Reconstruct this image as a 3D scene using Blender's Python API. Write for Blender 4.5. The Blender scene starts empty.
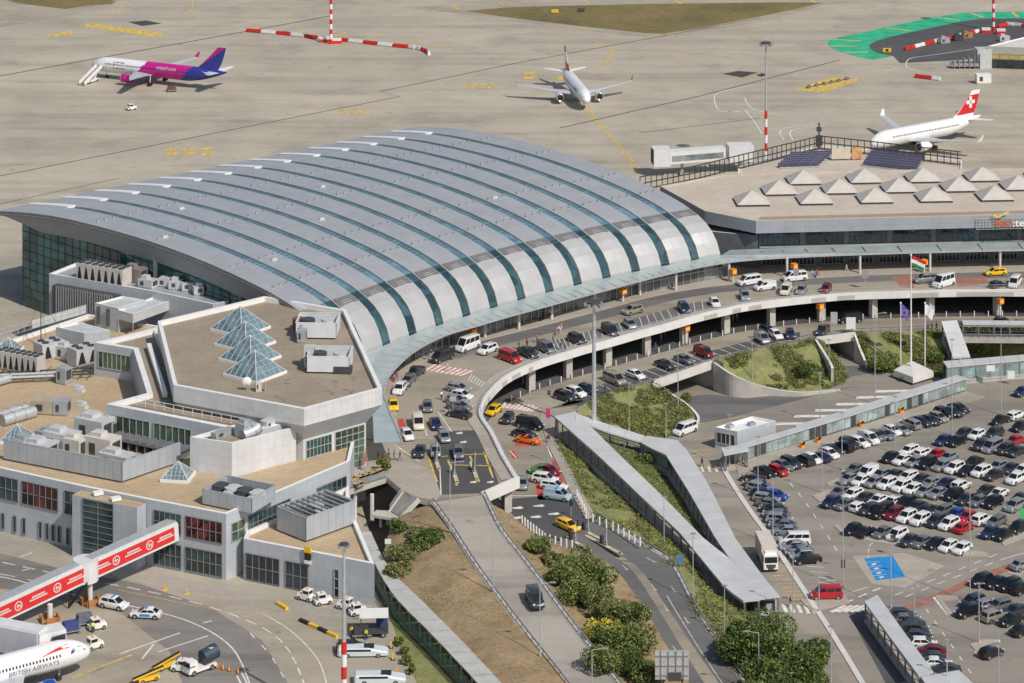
import bpy, bmesh, math, random
from mathutils import Vector, Matrix, noise
from mathutils.geometry import tessellate_polygon
random.seed(7)
C = bpy.context.scene.collection
SC = bpy.context.scene
H, F, YH = 178.0, 2700.0, -497.0
Z0, ZA, ZD, ZP = 0.0, 5.2, 10.6, 4.8       # car park, arrivals road, departures deck, apron
R = math.radians

def P(px, py, z=0.0):
    Y = F * (H - z) / (py - YH)
    return Vector(((px - 512) * Y / F, Y, z))
def pix(v):
    return 512 + F * v.x / v.y, F * (H - v.z) / v.y + YH
def PP(pts, z=None):
    return [P(p[0], p[1], p[2] if len(p) > 2 else z) for p in pts]
def heading(px, py, dx, dy, z=0.0):
    a, b = P(px - dx / 2, py - dy / 2, z), P(px + dx / 2, py + dy / 2, z)
    return math.atan2(b.y - a.y, b.x - a.x)

# ---------------------------------------------------------------- materials
MATS = {}
def mat(name, col, rough=.6, metal=0., var=.12, scale=.6, bump=0., spec=.5, emit=0, detail=4, coord='Object', coat=0):
    if name in MATS: return MATS[name]
    m = bpy.data.materials.new(name); m.use_nodes = True
    nt = m.node_tree; b = nt.nodes['Principled BSDF']
    b.inputs['Roughness'].default_value = rough; b.inputs['Metallic'].default_value = metal
    b.inputs['Specular IOR Level'].default_value = spec
    if coat: b.inputs['Coat Weight'].default_value = coat
    c = (*col, 1)
    if var > 0:
        tc = nt.nodes.new('ShaderNodeTexCoord'); n = nt.nodes.new('ShaderNodeTexNoise')
        n.inputs['Scale'].default_value = scale; n.inputs['Detail'].default_value = detail
        r = nt.nodes.new('ShaderNodeValToRGB')
        r.color_ramp.elements[0].position = .3; r.color_ramp.elements[1].position = .7
        r.color_ramp.elements[0].color = (*[x * (1 - var) for x in col], 1)
        r.color_ramp.elements[1].color = (*[min(1, x * (1 + var)) for x in col], 1)
        nt.links.new(tc.outputs[coord], n.inputs['Vector']); nt.links.new(n.outputs['Fac'], r.inputs['Fac'])
        nt.links.new(r.outputs['Color'], b.inputs['Base Color'])
        if bump:
            bp = nt.nodes.new('ShaderNodeBump'); bp.inputs['Strength'].default_value = bump
            nt.links.new(n.outputs['Fac'], bp.inputs['Height']); nt.links.new(bp.outputs['Normal'], b.inputs['Normal'])
    else:
        b.inputs['Base Color'].default_value = c
    if emit:
        b.inputs['Emission Color'].default_value = c; b.inputs['Emission Strength'].default_value = emit
    MATS[name] = m
    return m

class NT:
    def __init__(s, name, rough=.8):
        s.m = bpy.data.materials.new(name); s.m.use_nodes = True; s.t = s.m.node_tree
        s.b = s.t.nodes['Principled BSDF']; s.b.inputs['Roughness'].default_value = rough
        s.tc = s.t.nodes.new('ShaderNodeTexCoord'); MATS[name] = s.m
    def n(s, kind, **kw):
        x = s.t.nodes.new('ShaderNode' + kind)
        for k, v in kw.items():
            if k in x.inputs: x.inputs[k].default_value = v
            else: setattr(x, k, v)
        return x
    def l(s, a, b): s.t.links.new(a, b)
    def mapping(s, rot=0, scale=(1, 1, 1), src=None):
        mp = s.n('Mapping'); mp.inputs['Rotation'].default_value = (0, 0, rot); mp.inputs['Scale'].default_value = scale
        s.l(src or s.tc.outputs['Object'], mp.inputs['Vector']); return mp.outputs['Vector']
    def noise(s, scale, vec=None, detail=5, rough=.55):
        x = s.n('TexNoise', Scale=scale, Detail=detail, Roughness=rough); s.l(vec or s.tc.outputs['Object'], x.inputs['Vector']); return x.outputs['Fac']
    def ramp(s, fac, stops):
        r = s.n('ValToRGB'); e = r.color_ramp.elements
        while len(e) < len(stops): e.new(.5)
        for i, (p, c) in enumerate(stops):
            e[i].position = p; e[i].color = (*c, 1) if len(c) == 3 else c
        s.l(fac, r.inputs['Fac']); return r.outputs['Color']
    def mix(s, fac, a, b, mode='MIX'):
        x = s.n('MixRGB', blend_type=mode)
        for i, v in ((0, fac), (1, a), (2, b)):
            if isinstance(v, (int, float)): x.inputs[i].default_value = v
            elif isinstance(v, tuple): x.inputs[i].default_value = (*v, 1)
            else: s.l(v, x.inputs[i])
        return x.outputs[0]
    def out(s, col, bump=None, strength=.2):
        s.l(col, s.b.inputs['Base Color'])
        if bump is not None:
            bp = s.n('Bump', Strength=strength); s.l(bump, bp.inputs['Height']); s.l(bp.outputs['Normal'], s.b.inputs['Normal'])
        return s.m
def g3(v): return (v, v, v)

def paved(name, c0, c1, slab=7.5, rot=.68, joint=.75, streak_rot=.68, stain=.5, slabw=1.0, fine=1.5):
    t = NT(name, .85)
    big = t.noise(.012, detail=6); mid = t.noise(.07, detail=6, rough=.65); fin = t.noise(fine, detail=3)
    st = t.noise(.05, t.mapping(streak_rot, (.25, 3.2, 1)), detail=5, rough=.6)
    st2 = t.noise(.03, t.mapping(streak_rot - .25, (.2, 2.2, 1)), detail=4, rough=.6)
    col = t.mix(t.ramp(big, [(.35, g3(0)), (.65, g3(1))]), c0, c1)
    col = t.mix(.55, col, t.ramp(mid, [(.3, g3(.62)), (.5, g3(.95)), (.75, g3(1.0))]), 'MULTIPLY')
    col = t.mix(stain, col, t.ramp(st, [(.36, g3(.55)), (.52, g3(1.)), (.8, g3(1.0))]), 'MULTIPLY')
    col = t.mix(stain * .7, col, t.ramp(st2, [(.36, g3(.6)), (.5, g3(1.)), (.8, g3(1.0))]), 'MULTIPLY')
    col = t.mix(.3, col, t.ramp(fin, [(.3, g3(.75)), (.7, g3(1.0))]), 'MULTIPLY')
    if slab:
        br = t.n('TexBrick', offset=0.0); t.l(t.mapping(rot), br.inputs['Vector'])
        br.inputs['Color1'].default_value = (1, 1, 1, 1); br.inputs['Color2'].default_value = (.9, .9, .9, 1)
        br.inputs['Mortar'].default_value = (joint, joint, joint, 1); br.inputs['Scale'].default_value = 1.0
        br.inputs['Mortar Size'].default_value = .06; br.inputs['Brick Width'].default_value = slab * slabw; br.inputs['Row Height'].default_value = slab
        br.inputs['Mortar Smooth'].default_value = .3
        col = t.mix(.8, col, br.outputs['Color'], 'MULTIPLY')
    # dark drips and patches
    vor = t.noise(.35, detail=2, rough=.4)
    col = t.mix(.6, col, t.ramp(vor, [(.22, g3(.5)), (.3, g3(1.))]), 'MULTIPLY')
    return t.out(col, fin, .05)

M_apron = paved('apron_concrete', (.445, .40, .315), (.53, .475, .375), 7.5, .68, .82, .70, .34)
M_apron2 = paved('stand_concrete', (.40, .355, .275), (.46, .41, .32), 6.0, .9, .86, .95, .35)
M_asph = paved('asphalt', (.15, .147, .142), (.19, .185, .178), 0, 0, .7, .9, .5)
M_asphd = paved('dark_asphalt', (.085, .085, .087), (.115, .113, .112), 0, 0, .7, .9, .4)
M_deckroad = paved('deck_paving', (.335, .29, .225), (.385, .34, .27), 0, .6, .9, .55, .55)
M_arrroad = paved('arrivals_paving', (.335, .295, .23), (.385, .345, .275), 0, .6, .9, .5, .5)
M_park = paved('car_park_paving', (.285, .255, .21), (.33, .30, .25), 0, .6, .9, 2.1, .5)
M_walk = paved('pavement_slabs', (.43, .385, .32), (.5, .45, .38), 1.2, .6, .8, .6, .3)
M_conc = mat('concrete', (.45, .43, .39), .85, var=.14, scale=.4, bump=.1, detail=8)
M_concw = mat('white_concrete', (.62, .60, .56), .8, var=.08, scale=.5)
M_base = paved('land', (.30, .27, .21), (.36, .33, .26), 0, 0, .8, .6, .3)

def grassmat(name, cs, s1=.15, s2=1.2):
    t = NT(name, .95)
    a = t.noise(s1, detail=6, rough=.6); b = t.noise(s2, detail=4)
    col = t.ramp(a, [(.3, cs[0]), (.5, cs[1]), (.72, cs[2])])
    col = t.mix(.7, col, t.ramp(b, [(.3, g3(.6)), (.7, g3(1.1))]), 'MULTIPLY')
    return t.out(col, b, .5)
M_dry = grassmat('dry_grass', [(.24, .18, .09), (.34, .245, .14), (.42, .31, .18)], .22, 1.6)
M_ramp = paved('ramp_paving', (.39, .355, .30), (.44, .405, .345), 0, .6, .9, -1.0, .5)
M_dry2 = grassmat('mixed_grass', [(.15, .19, .055), (.24, .25, .09), (.33, .29, .14)], .3, 1.5)
M_green = grassmat('green_grass', [(.07, .10, .025), (.12, .14, .04), (.20, .19, .07)])
M_airgrass = grassmat('airfield_grass', [(.13, .11, .04), (.20, .16, .06), (.27, .20, .08)], .03, .4)

M_white = mat('white_paint', (.8, .8, .78), .45, var=.05)
M_line = mat('white_marking', (.68, .66, .61), .8, var=.25, scale=1.2, detail=6)
M_yline = mat('yellow_marking', (.60, .42, .11), .8, var=.35, scale=.8, detail=6)
M_rline = mat('red_marking', (.52, .07, .05), .8, var=.2, scale=1.0, detail=6)
M_bikelane = mat('red_lane', (.33, .15, .11), .85, var=.2, scale=.6, detail=6)
M_bline = mat('blue_marking', (.02, .24, .58), .7, var=.12, scale=1)
M_kline = mat('black_joint', (.06, .055, .05), .9, var=.3, scale=.5)
M_gline = mat('green_apron_paint', (.03, .42, .22), .75, var=.22, scale=.25, detail=7)
M_red = mat('red_plastic', (.62, .03, .02), .45, var=.08)
M_whiteplast = mat('white_plastic', (.78, .77, .74), .5, var=.06)
M_steel = mat('grey_steel', (.42, .43, .44), .45, .5, var=.1)
M_dsteel = mat('dark_steel', (.09, .095, .10), .5, .4, var=.15)
M_galv = mat('galvanised_steel', (.52, .54, .55), .45, .35, var=.12, scale=1.5)
M_black = mat('black_rubber', (.02, .02, .02), .7, var=.1)
M_tyre = mat('tyre_rubber', (.025, .025, .026), .85, var=.1)
M_rim = mat('alloy_rim', (.55, .56, .58), .3, .8, var=0)
M_orange = mat('orange_plastic', (.85, .27, .02), .5, var=.08)
M_yellow = mat('yellow_paint', (.80, .50, .03), .45, var=.08)
M_glass = mat('car_glass', (.012, .016, .02), .08, var=0, spec=.6)
M_lamp = mat('headlight_lens', (.75, .77, .8), .15, var=0)
M_tail = mat('tail_lens', (.42, .01, .01), .25, var=0)

def glassmat(name, col, rough=.06, metal=.0, scale=.25, var=.5):
    t = NT(name, rough); t.b.inputs['Specular IOR Level'].default_value = .8
    t.b.inputs['Metallic'].default_value = metal
    v = t.n('TexVoronoi', Scale=scale); t.l(t.tc.outputs['Object'], v.inputs['Vector'])
    f = t.noise(scale * .8, detail=2)
    col1 = t.mix(t.ramp(v.outputs['Color'], [(.2, g3(0)), (.8, g3(1))]), tuple(c * (1 - var) for c in col), tuple(c * (1 + var) for c in col))
    col1 = t.mix(.5, col1, t.ramp(f, [(.3, g3(.5)), (.7, g3(1.5))]), 'MULTIPLY')
    return t.out(col1)
M_teal = glassmat('teal_glazing', (.03, .12, .12))
M_green_gl = glassmat('green_glazing', (.055, .095, .06))
M_bluegl = glassmat('blue_roof_glazing', (.15, .27, .33), .2, .1, .4, .2)
M_win = glassmat('window_glazing', (.022, .055, .055), .08, 0, .3, .5)
M_mull = mat('mullion_grey', (.24, .26, .27), .5, .3, var=.08)
M_darkgl = glassmat('dark_glazing', (.02, .03, .04))
M_shopgl = glassmat('hall_glazing', (.004, .005, .009), .3)  # dark glass, colour deepened further to carry the shade under the deck
M_pyrgl = glassmat('pyramid_glazing', (.17, .27, .31), .1, .2, .5, .25)

def panelmat(name, col, w=1.2, h=1.2, joint=.7, rough=.5, metal=.1, var=.06):
    t = NT(name, rough); t.b.inputs['Metallic'].default_value = metal
    sep = t.n('SeparateXYZ'); t.l(t.tc.outputs['UV'], sep.inputs[0])
    br = t.n('TexBrick', offset=0.0); t.l(t.tc.outputs['UV'], br.inputs['Vector'])
    br.inputs['Color1'].default_value = (1, 1, 1, 1); br.inputs['Color2'].default_value = (1 - var, 1 - var, 1 - var, 1)
    br.inputs['Mortar'].default_value = (joint,) * 3 + (1,); br.inputs['Scale'].default_value = 1
    br.inputs['Mortar Size'].default_value = .035; br.inputs['Brick Width'].default_value = w; br.inputs['Row Height'].default_value = h
    dirt = t.noise(.25, detail=7, rough=.65)
    c = t.mix(1.0, col, br.outputs['Color'], 'MULTIPLY')
    c = t.mix(.75, c, t.ramp(dirt, [(.3, g3(.8)), (.65, g3(1.))]), 'MULTIPLY')
    return t.out(c)
M_panel = panelmat('white_wall_panels', (.72, .73, .74), 1.5, 1.5, .78)
M_bpanel = panelmat('grey_wall_panels', (.52, .56, .60), 1.5, 1.5, .8)
M_seam = panelmat('seamed_aluminium', (.53, .545, .55), 40, 1.0, .72, .42, .35, .02)
M_seamw = panelmat('ribbed_aluminium', (.56, .56, .555), 40, .55, .74, .42, .25, .02)
M_screen = panelmat('screen_panels', (.48, .52, .56), 1.6, 8, .55, .5, .2)
M_hvac = mat('hvac_white', (.55, .56, .56), .5, .1, var=.1, scale=.8, detail=6)
M_hvacg = mat('hvac_grey', (.42, .45, .47), .5, .3, var=.12, scale=.8, detail=6)
def roofmat(name, c0, c1):
    t = NT(name, .95)
    a = t.noise(.12, detail=8, rough=.65); b = t.noise(1.5, detail=4); d = t.noise(.5, t.mapping(.4, (1, 4, 1)), detail=5)
    col = t.ramp(a, [(.3, c0), (.7, c1)])
    col = t.mix(.5, col, t.ramp(b, [(.3, g3(.7)), (.7, g3(1.05))]), 'MULTIPLY')
    col = t.mix(.35, col, t.ramp(d, [(.3, g3(.65)), (.55, g3(1.0))]), 'MULTIPLY')
    return t.out(col, b, .3)
M_tan = roofmat('tan_gravel_roof', (.46, .345, .215), (.54, .42, .27))
M_brown = roofmat('brown_gravel_roof', (.30, .245, .18), (.37, .31, .23))
M_pale = roofmat('pale_membrane_roof', (.52, .45, .36), (.62, .55, .46))
M_canopy = mat('grey_canopy_roof', (.58, .59, .585), .5, .15, var=.08, scale=.3, detail=7)
M_cangl = mat('frosted_canopy_glass', (.40, .47, .46), .3, .1, var=.12, scale=.3, detail=6)

# ---------------------------------------------------------------- mesh builder
class MB:
    def __init__(s): s.v = []; s.f = []; s.m = []; s.uv = {}
    def add(s, vs, fs, mi=0):
        o = len(s.v); s.v += [Vector(v) for v in vs]
        for f in fs: s.f.append([i + o for i in f]); s.m.append(mi)
        return s
    def quad(s, a, b, c, d, mi=0, uv=None):
        s.add([a, b, c, d], [[0, 1, 2, 3]], mi)
        if uv: s.uv[len(s.f) - 1] = uv
        return s
    def box(s, c, size, rz=0, mi=0, taper=1.0, ry=0):
        x, y, z = [k / 2 for k in size]; M = Matrix.Rotation(rz, 3, 'Z') @ Matrix.Rotation(ry, 3, 'Y'); c = Vector(c)
        vs = [(-x, -y, -z), (x, -y, -z), (x, y, -z), (-x, y, -z)] + [(a * taper, b * taper, z) for a, b in ((-x, -y), (x, -y), (x, y), (-x, y))]
        return s.add([c + M @ Vector(v) for v in vs], [[3, 2, 1, 0], [4, 5, 6, 7], [0, 1, 5, 4], [1, 2, 6, 5], [2, 3, 7, 6], [3, 0, 4, 7]], mi)
    def beam(s, p0, p1, w, h, mi=0, up=Vector((0, 0, 1))):
        p0, p1 = Vector(p0), Vector(p1); d = (p1 - p0).normalized(); r = d.cross(up)
        if r.length < 1e-4: r = Vector((1, 0, 0))
        r.normalize(); u = r.cross(d)
        q = [(-w / 2, -h / 2), (w / 2, -h / 2), (w / 2, h / 2), (-w / 2, h / 2)]
        vs = [p0 + r * a + u * b for a, b in q] + [p1 + r * a + u * b for a, b in q]
        return s.add(vs, [[3, 2, 1, 0], [4, 5, 6, 7], [0, 1, 5, 4], [1, 2, 6, 5], [2, 3, 7, 6], [3, 0, 4, 7]][::1], mi)
    def tube(s, p0, p1, r0, r1=None, n=8, mi=0, cap=True):
        r1 = r0 if r1 is None else r1; p0, p1 = Vector(p0), Vector(p1); d = (p1 - p0).normalized()
        a = d.orthogonal().normalized(); b = d.cross(a)
        vs = []
        for p, r in ((p0, r0), (p1, r1)):
            for i in range(n):
                t = 2 * math.pi * i / n; vs.append(p + (a * math.cos(t) + b * math.sin(t)) * r)
        fs = [[i, (i + 1) % n, n + (i + 1) % n, n + i] for i in range(n)]
        if cap: fs += [list(range(n))[::-1], list(range(n, 2 * n))]
        return s.add(vs, fs, mi)
    def prism(s, poly, z0, z1, mi=0, mtop=None, bottom=True):
        """poly: list of (x,y); vertical walls with metre UVs."""
        n = len(poly); area = sum(poly[i][0] * poly[(i + 1) % n][1] - poly[(i + 1) % n][0] * poly[i][1] for i in range(n))
        if area < 0: poly = poly[::-1]
        u = 0
        for i in range(n):
            a, b = poly[i], poly[(i + 1) % n]; L = math.hypot(b[0] - a[0], b[1] - a[1])
            s.quad((a[0], a[1], z0), (b[0], b[1], z0), (b[0], b[1], z1), (a[0], a[1], z1), mi, [(u, z0), (u + L, z0), (u + L, z1), (u, z1)]); u += L
        s.poly([(p[0], p[1], z1) for p in poly], mi if mtop is None else mtop)
        if bottom: s.poly([(p[0], p[1], z0) for p in poly], mi, flip=True)
        return s
    def poly(s, pts, mi=0, flip=False):
        pts = [Vector(p) for p in pts]
        tris = tessellate_polygon([[Vector((p.x, p.y, 0)) for p in pts]])
        fs = []
        for t in tris:
            a, b, c = [pts[i] for i in t]
            up = (b - a).cross(c - a).z > 0
            fs.append(list(t) if up != flip else list(t)[::-1])
        return s.add(pts, fs, mi)
    def strip(s, L, Rr, mi=0):
        for i in range(len(L) - 1): s.quad(L[i], Rr[i], Rr[i + 1], L[i + 1], mi)
        return s
    def loft(s, rings, mi=0, close=True, cap=True):
        n = len(rings[0]); o = len(s.v); s.v += [Vector(v) for r in rings for v in r]
        for j in range(len(rings) - 1):
            for i in range(n if close else n - 1):
                k = (i + 1) % n
                s.f.append([o + j * n + i, o + j * n + k, o + (j + 1) * n + k, o + (j + 1) * n + i]); s.m.append(mi)
        if cap:
            s.f.append([o + i for i in range(n)][::-1]); s.m.append(mi)
            s.f.append([o + (len(rings) - 1) * n + i for i in range(n)]); s.m.append(mi)
        return s
    def blob(s, c, r, mi=0, n=8, m=5, sq=(1, 1, 1)):
        rings = []
        for j in range(1, m):
            a = math.pi * j / m
            rings.append([Vector(c) + Vector((r * sq[0] * math.sin(a) * math.cos(2 * math.pi * i / n), r * sq[1] * math.sin(a) * math.sin(2 * math.pi * i / n), -r * sq[2] * math.cos(a))) for i in range(n)])
        return s.loft(rings, mi)
    def build(s, name, mats, parent=None, off=None, smooth=False, recalc=True):
        me = bpy.data.meshes.new(name)
        if off is not None: vs = [v - off for v in s.v]
        else: vs = s.v
        me.from_pydata([tuple(v) for v in vs], [], s.f)
        for m in (mats if isinstance(mats, (list, tuple)) else [mats]): me.materials.append(m)
        me.polygons.foreach_set('material_index', s.m)
        if s.uv:
            ul = me.uv_layers.new(name='UVMap')
            for fi, uv in s.uv.items():
                p = me.polygons[fi]
                for k, li in enumerate(p.loop_indices): ul.data[li].uv = uv[k]
        if recalc:
            bm = bmesh.new(); bm.from_mesh(me); bmesh.ops.recalc_face_normals(bm, faces=bm.faces); bm.to_mesh(me); bm.free()
        if smooth: me.polygons.foreach_set('use_smooth', [True] * len(me.polygons))
        me.update()
        o = bpy.data.objects.new(name, me); C.objects.link(o)
        if parent: o.parent = parent
        return o

def autosmooth(o, ang=40):
    me = o.data; me.polygons.foreach_set('use_smooth', [True] * len(me.polygons))
    try: me.set_sharp_from_angle(angle=R(ang))
    except Exception: pass
    return o
def tag(o, label=None, cat=None, group=None, kind=None):
    if label: o['label'] = label
    if cat: o['category'] = cat
    if group: o['group'] = group
    if kind: o['kind'] = kind
    return o
def thing(name, label, cat, loc=(0, 0, 0), rz=0, group=None):
    o = bpy.data.objects.new(name, None); C.objects.link(o); o.location = loc; o.rotation_euler = (0, 0, rz); o.empty_display_size = .5
    return tag(o, label, cat, group)
def struct(name, mb, m, **k):
    o = mb.build(name, m, **k); o['kind'] = 'structure'; return o
def dup(root, loc, rz=0, label=None, group=None, mats=None, cat=None):
    r = root.copy(); C.objects.link(r); r.location = loc; r.rotation_euler = (0, 0, rz)
    if label: r['label'] = label
    if group: r['group'] = group
    if cat: r['category'] = cat
    for ch in list(root.children):
        c = ch.copy(); C.objects.link(c); c.parent = r
        for g in ch.children:
            d = g.copy(); C.objects.link(d); d.parent = c
    return r
def wire(pts, w): pass
ORD = 'first second third fourth fifth sixth seventh eighth ninth tenth eleventh twelfth thirteenth fourteenth fifteenth sixteenth seventeenth eighteenth nineteenth twentieth'.split() + ['twenty-' + k for k in 'first second third fourth fifth sixth seventh eighth ninth'.split()]

def offset_poly(poly, d):
    """inset a polygon of (x,y) by d (positive = inward)."""
    n = len(poly); area = sum(poly[i][0] * poly[(i + 1) % n][1] - poly[(i + 1) % n][0] * poly[i][1] for i in range(n))
    sgn = 1 if area > 0 else -1; out = []
    for i in range(n):
        p0, p1, p2 = Vector(poly[i - 1][:2]), Vector(poly[i][:2]), Vector(poly[(i + 1) % n][:2])
        d1 = (p1 - p0).normalized(); d2 = (p2 - p1).normalized()
        n1 = Vector((-d1.y, d1.x)) * sgn; n2 = Vector((-d2.y, d2.x)) * sgn
        b = (n1 + n2); k = 1 + n1.dot(n2)
        out.append(p1 + b * (d / max(k, .3)))
    return [(p.x, p.y) for p in out]
def xy(pts): return [(p.x, p.y) for p in pts]

def text_mesh(txt, size, bold=False, extrude=.01):
    cu = bpy.data.curves.new('lettering', 'FONT'); cu.body = txt; cu.size = size; cu.extrude = extrude; cu.align_x = 'CENTER'; cu.align_y = 'CENTER'
    if bold: cu.offset = size * .02
    o = bpy.data.objects.new('lettering', cu); C.objects.link(o)
    dg = bpy.context.evaluated_depsgraph_get(); me = bpy.data.meshes.new_from_object(o.evaluated_get(dg))
    bpy.data.objects.remove(o); bpy.data.curves.remove(cu); return me
def text_obj(txt, size, m, origin, xdir, ydir, parent=None, name='lettering', bold=False, width=None):
    """flat lettering with its own axes (world coords minus the parent's location)."""
    me = text_mesh(txt, size, bold); x = Vector(xdir).normalized(); y = Vector(ydir).normalized(); z = x.cross(y)
    if width:
        xs = [v.co.x for v in me.vertices]; k = width / max(1e-6, max(xs) - min(xs))
    else: k = 1
    for v in me.vertices: v.co = Vector(origin) + x * v.co.x * k + y * v.co.y + z * v.co.z
    me.materials.clear(); me.materials.append(m)
    o = bpy.data.objects.new(name, me); C.objects.link(o)
    if parent: o.parent = parent
    return o
# ---------------------------------------------------------------- the ground, aprons, roads
def sheet(name, pts, m, z=None, skirt=None, dz=0):
    mb = MB(); q = [p + Vector((0, 0, dz)) for p in PP(pts, z)]; mb.poly(q)
    if skirt is not None:
        for i in range(len(q)):
            a, b = q[i], q[(i + 1) % len(q)]
            mb.quad(a, b, Vector((b.x, b.y, skirt)), Vector((a.x, a.y, skirt)))
    return struct(name, mb, m)
def ribbon(mb, pts, w, mi=0, dz=0.0):
    L = []; Rr = []
    for i, p in enumerate(pts):
        a = pts[max(0, i - 1)]; b = pts[min(len(pts) - 1, i + 1)]
        d = (b - a); d.z = 0; d.normalize(); n = Vector((-d.y, d.x, 0)) * (w / 2); u = Vector((0, 0, dz))
        L.append(p + n + u); Rr.append(p - n + u)
    mb.strip(L, Rr, mi); return mb
def resample(pts, step):
    out = []; acc = 0
    for i in range(len(pts) - 1):
        a, b = pts[i], pts[i + 1]; L = (b - a).length
        t = acc
        while t < L: out.append(a.lerp(b, t / L)); t += step
        acc = t - L
    return out
def smooth_path(pts, n=6):
    out = []
    for i in range(len(pts) - 1):
        p0, p1, p2, p3 = pts[max(0, i - 1)], pts[i], pts[i + 1], pts[min(len(pts) - 1, i + 2)]
        for k in range(n):
            t = k / n
            out.append(.5 * ((2 * p1) + (p2 - p0) * t + (2 * p0 - 5 * p1 + 4 * p2 - p3) * t * t + (3 * p1 - p0 - 3 * p2 + p3) * t ** 3))
    out.append(pts[-1]); return out
def dashes(mb, pts, w, on, off, mi=0, dz=0.0):
    pts = smooth_path(pts, 4) if len(pts) > 2 else pts
    q = resample(pts, .5); n1, n2 = max(1, int(on / .5)), int(off / .5); i = 0
    while i + n1 < len(q):
        ribbon(mb, q[i:i + n1 + 1], w, mi, dz); i += n1 + n2
    return mb

mb = MB(); mb.poly([(-3500, 60, -.4), (3500, 60, -.4), (3500, 9000, -.4), (-3500, 9000, -.4)]); struct('ground', mb, M_base)
mb = MB(); mb.poly([(-90, 240, 0), (420, 240, 0), (420, 640, 0), (-90, 640, 0)]); struct('car_park_surface', mb, M_park)
# apron, a terrace 4.8 m above the car park
ap = [(-900, 200), (-60, 200)] + [(p.x, p.y) for p in PP([(438, 760), (419, 683), (392, 612), (383, 575), (372, 540), (360, 500), (420, 470), (500, 410), (620, 338), (760, 308), (900, 298), (1180, 296)], ZP)] + [(1800, 640), (2600, 4000), (-2600, 4000)]
mb = MB(); mb.poly([(x, y, ZP) for x, y in ap])
for i in range(len(ap)):
    a, b = ap[i], ap[(i + 1) % len(ap)]; mb.quad((*a, ZP), (*b, ZP), (*b, -.4), (*a, -.4))
struct('apron', mb, M_apron)
sheet('stand_apron', [(-300, 900), (-300, 545), (0, 541), (66, 556), (150, 578), (232, 596), (262, 600), (330, 628), (384, 612), (400, 640), (425, 700), (440, 900)], M_apron2, ZP, dz=.008)
sheet('service_road', [(-300, 540), (0, 553), (65, 570), (140, 584), (210, 607), (262, 640), (292, 690), (300, 760), (180, 760), (185, 690), (170, 652), (120, 612), (60, 600), (0, 588), (-300, 560)], paved('worn_asphalt', (.23, .215, .19), (.30, .28, .25), 0, 0, .7, .9, .7), ZP, dz=.016)
sheet('terminal_pavement', [(40, 541), (66, 548), (150, 570), (228, 590), (300, 602), (384, 608), (384, 620), (330, 618), (232, 604), (150, 586), (66, 562), (0, 549), (0, 535)], M_walk, ZP, dz=.024)
sheet('airfield_grass', [(465, 11), (512, 7), (640, 4), (770, 2.5), (824, 2.5), (768, 15), (700, 28), (662, 34), (645, 33), (579, 26), (512, 18)], M_airgrass, ZP, dz=.008)
sheet('airfield_grass', [(-10, -6), (16, 3), (40, 6), (66, 9), (84, 6), (112, 4), (120, -4), (160, -12), (40, -18)], M_airgrass, ZP, dz=.008)
sheet('taxiway_shoulder', [(-300, 66), (0, 28), (110, 8), (124, -3), (300, -30), (300, -40), (-300, -20)], M_apron2, ZP, dz=.004)
sheet('taxiway_shoulder', [(400, 7), (470, 5), (640, -1), (900, -6), (900, -1), (824, 5), (770, 20), (700, 32), (662, 38), (640, 37), (579, 30), (512, 21), (465, 14)], M_apron2, ZP, dz=.004)
outer = [(1200, 9), (1024, 11.6), (969, 12.4), (920, 20), (860, 33), (832, 39), (828, 43), (832, 48), (850, 55), (872, 60)]
inner = [(893, 56), (878, 53), (870, 48), (872, 43), (889.7, 37), (939.5, 26), (979, 19), (1024, 18.3), (1200, 14)]
o_ = smooth_path(PP(outer, ZP + .012), 4); i_ = smooth_path(PP(inner, ZP + .012), 4)
mb = MB(); mb.poly(o_ + i_); struct('green_apron_band', mb, M_gline)
mb = MB(); mb.poly([p + Vector((0, 0, .002)) for p in i_] + PP([(1200, 50), (1024, 52), (960, 60), (900, 63)], ZP + .014)); struct('stand_asphalt', mb, M_asphd)

yl = MB(); wl = MB(); kl = MB()
def L_(mb, pts, w, z=ZP, dz=.03, sm=False):
    q = PP(pts, z); q = smooth_path(q) if sm else q; return ribbon(mb, q, w, 0, dz)
L_(kl, [(-60, 191), (0, 176), (256, 125), (399.5, 96.6), (379.5, 91.6), (512, 64), (760, 18)], .45)
L_(kl, [(-60, 91), (0, 76), (243, 32), (330, 16)], .7)
L_(kl, [(0, 204), (120, 178)], .25); L_(kl, [(560, 128), (700, 96), (840, 60)], .5); L_(kl, [(640, 133), (760, 118)], .3)
for d in (-.45, .45):
    q = PP([(586, 108), (610, 136), (640, 172)], ZP); ribbon(yl, [p + Vector((d, 0, 0)) for p in q], .4, 0, .03)
L_(yl, [(596, 42), (606, 46), (611, 52), (609, 58), (598, 66), (560, 74)], .45, sm=True); L_(yl, [(600, 42), (609, 46), (614, 52), (612, 59), (602, 66)], .3, sm=True)
L_(yl, [(680, 52), (676, 56), (679, 62), (690, 67)], .35, sm=True); L_(yl, [(190, -2), (193, 6), (186, 14), (160, 20)], .5, sm=True); L_(yl, [(112, 0), (121, 5), (118, 12), (113, 14)], .4, sm=True)
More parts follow.
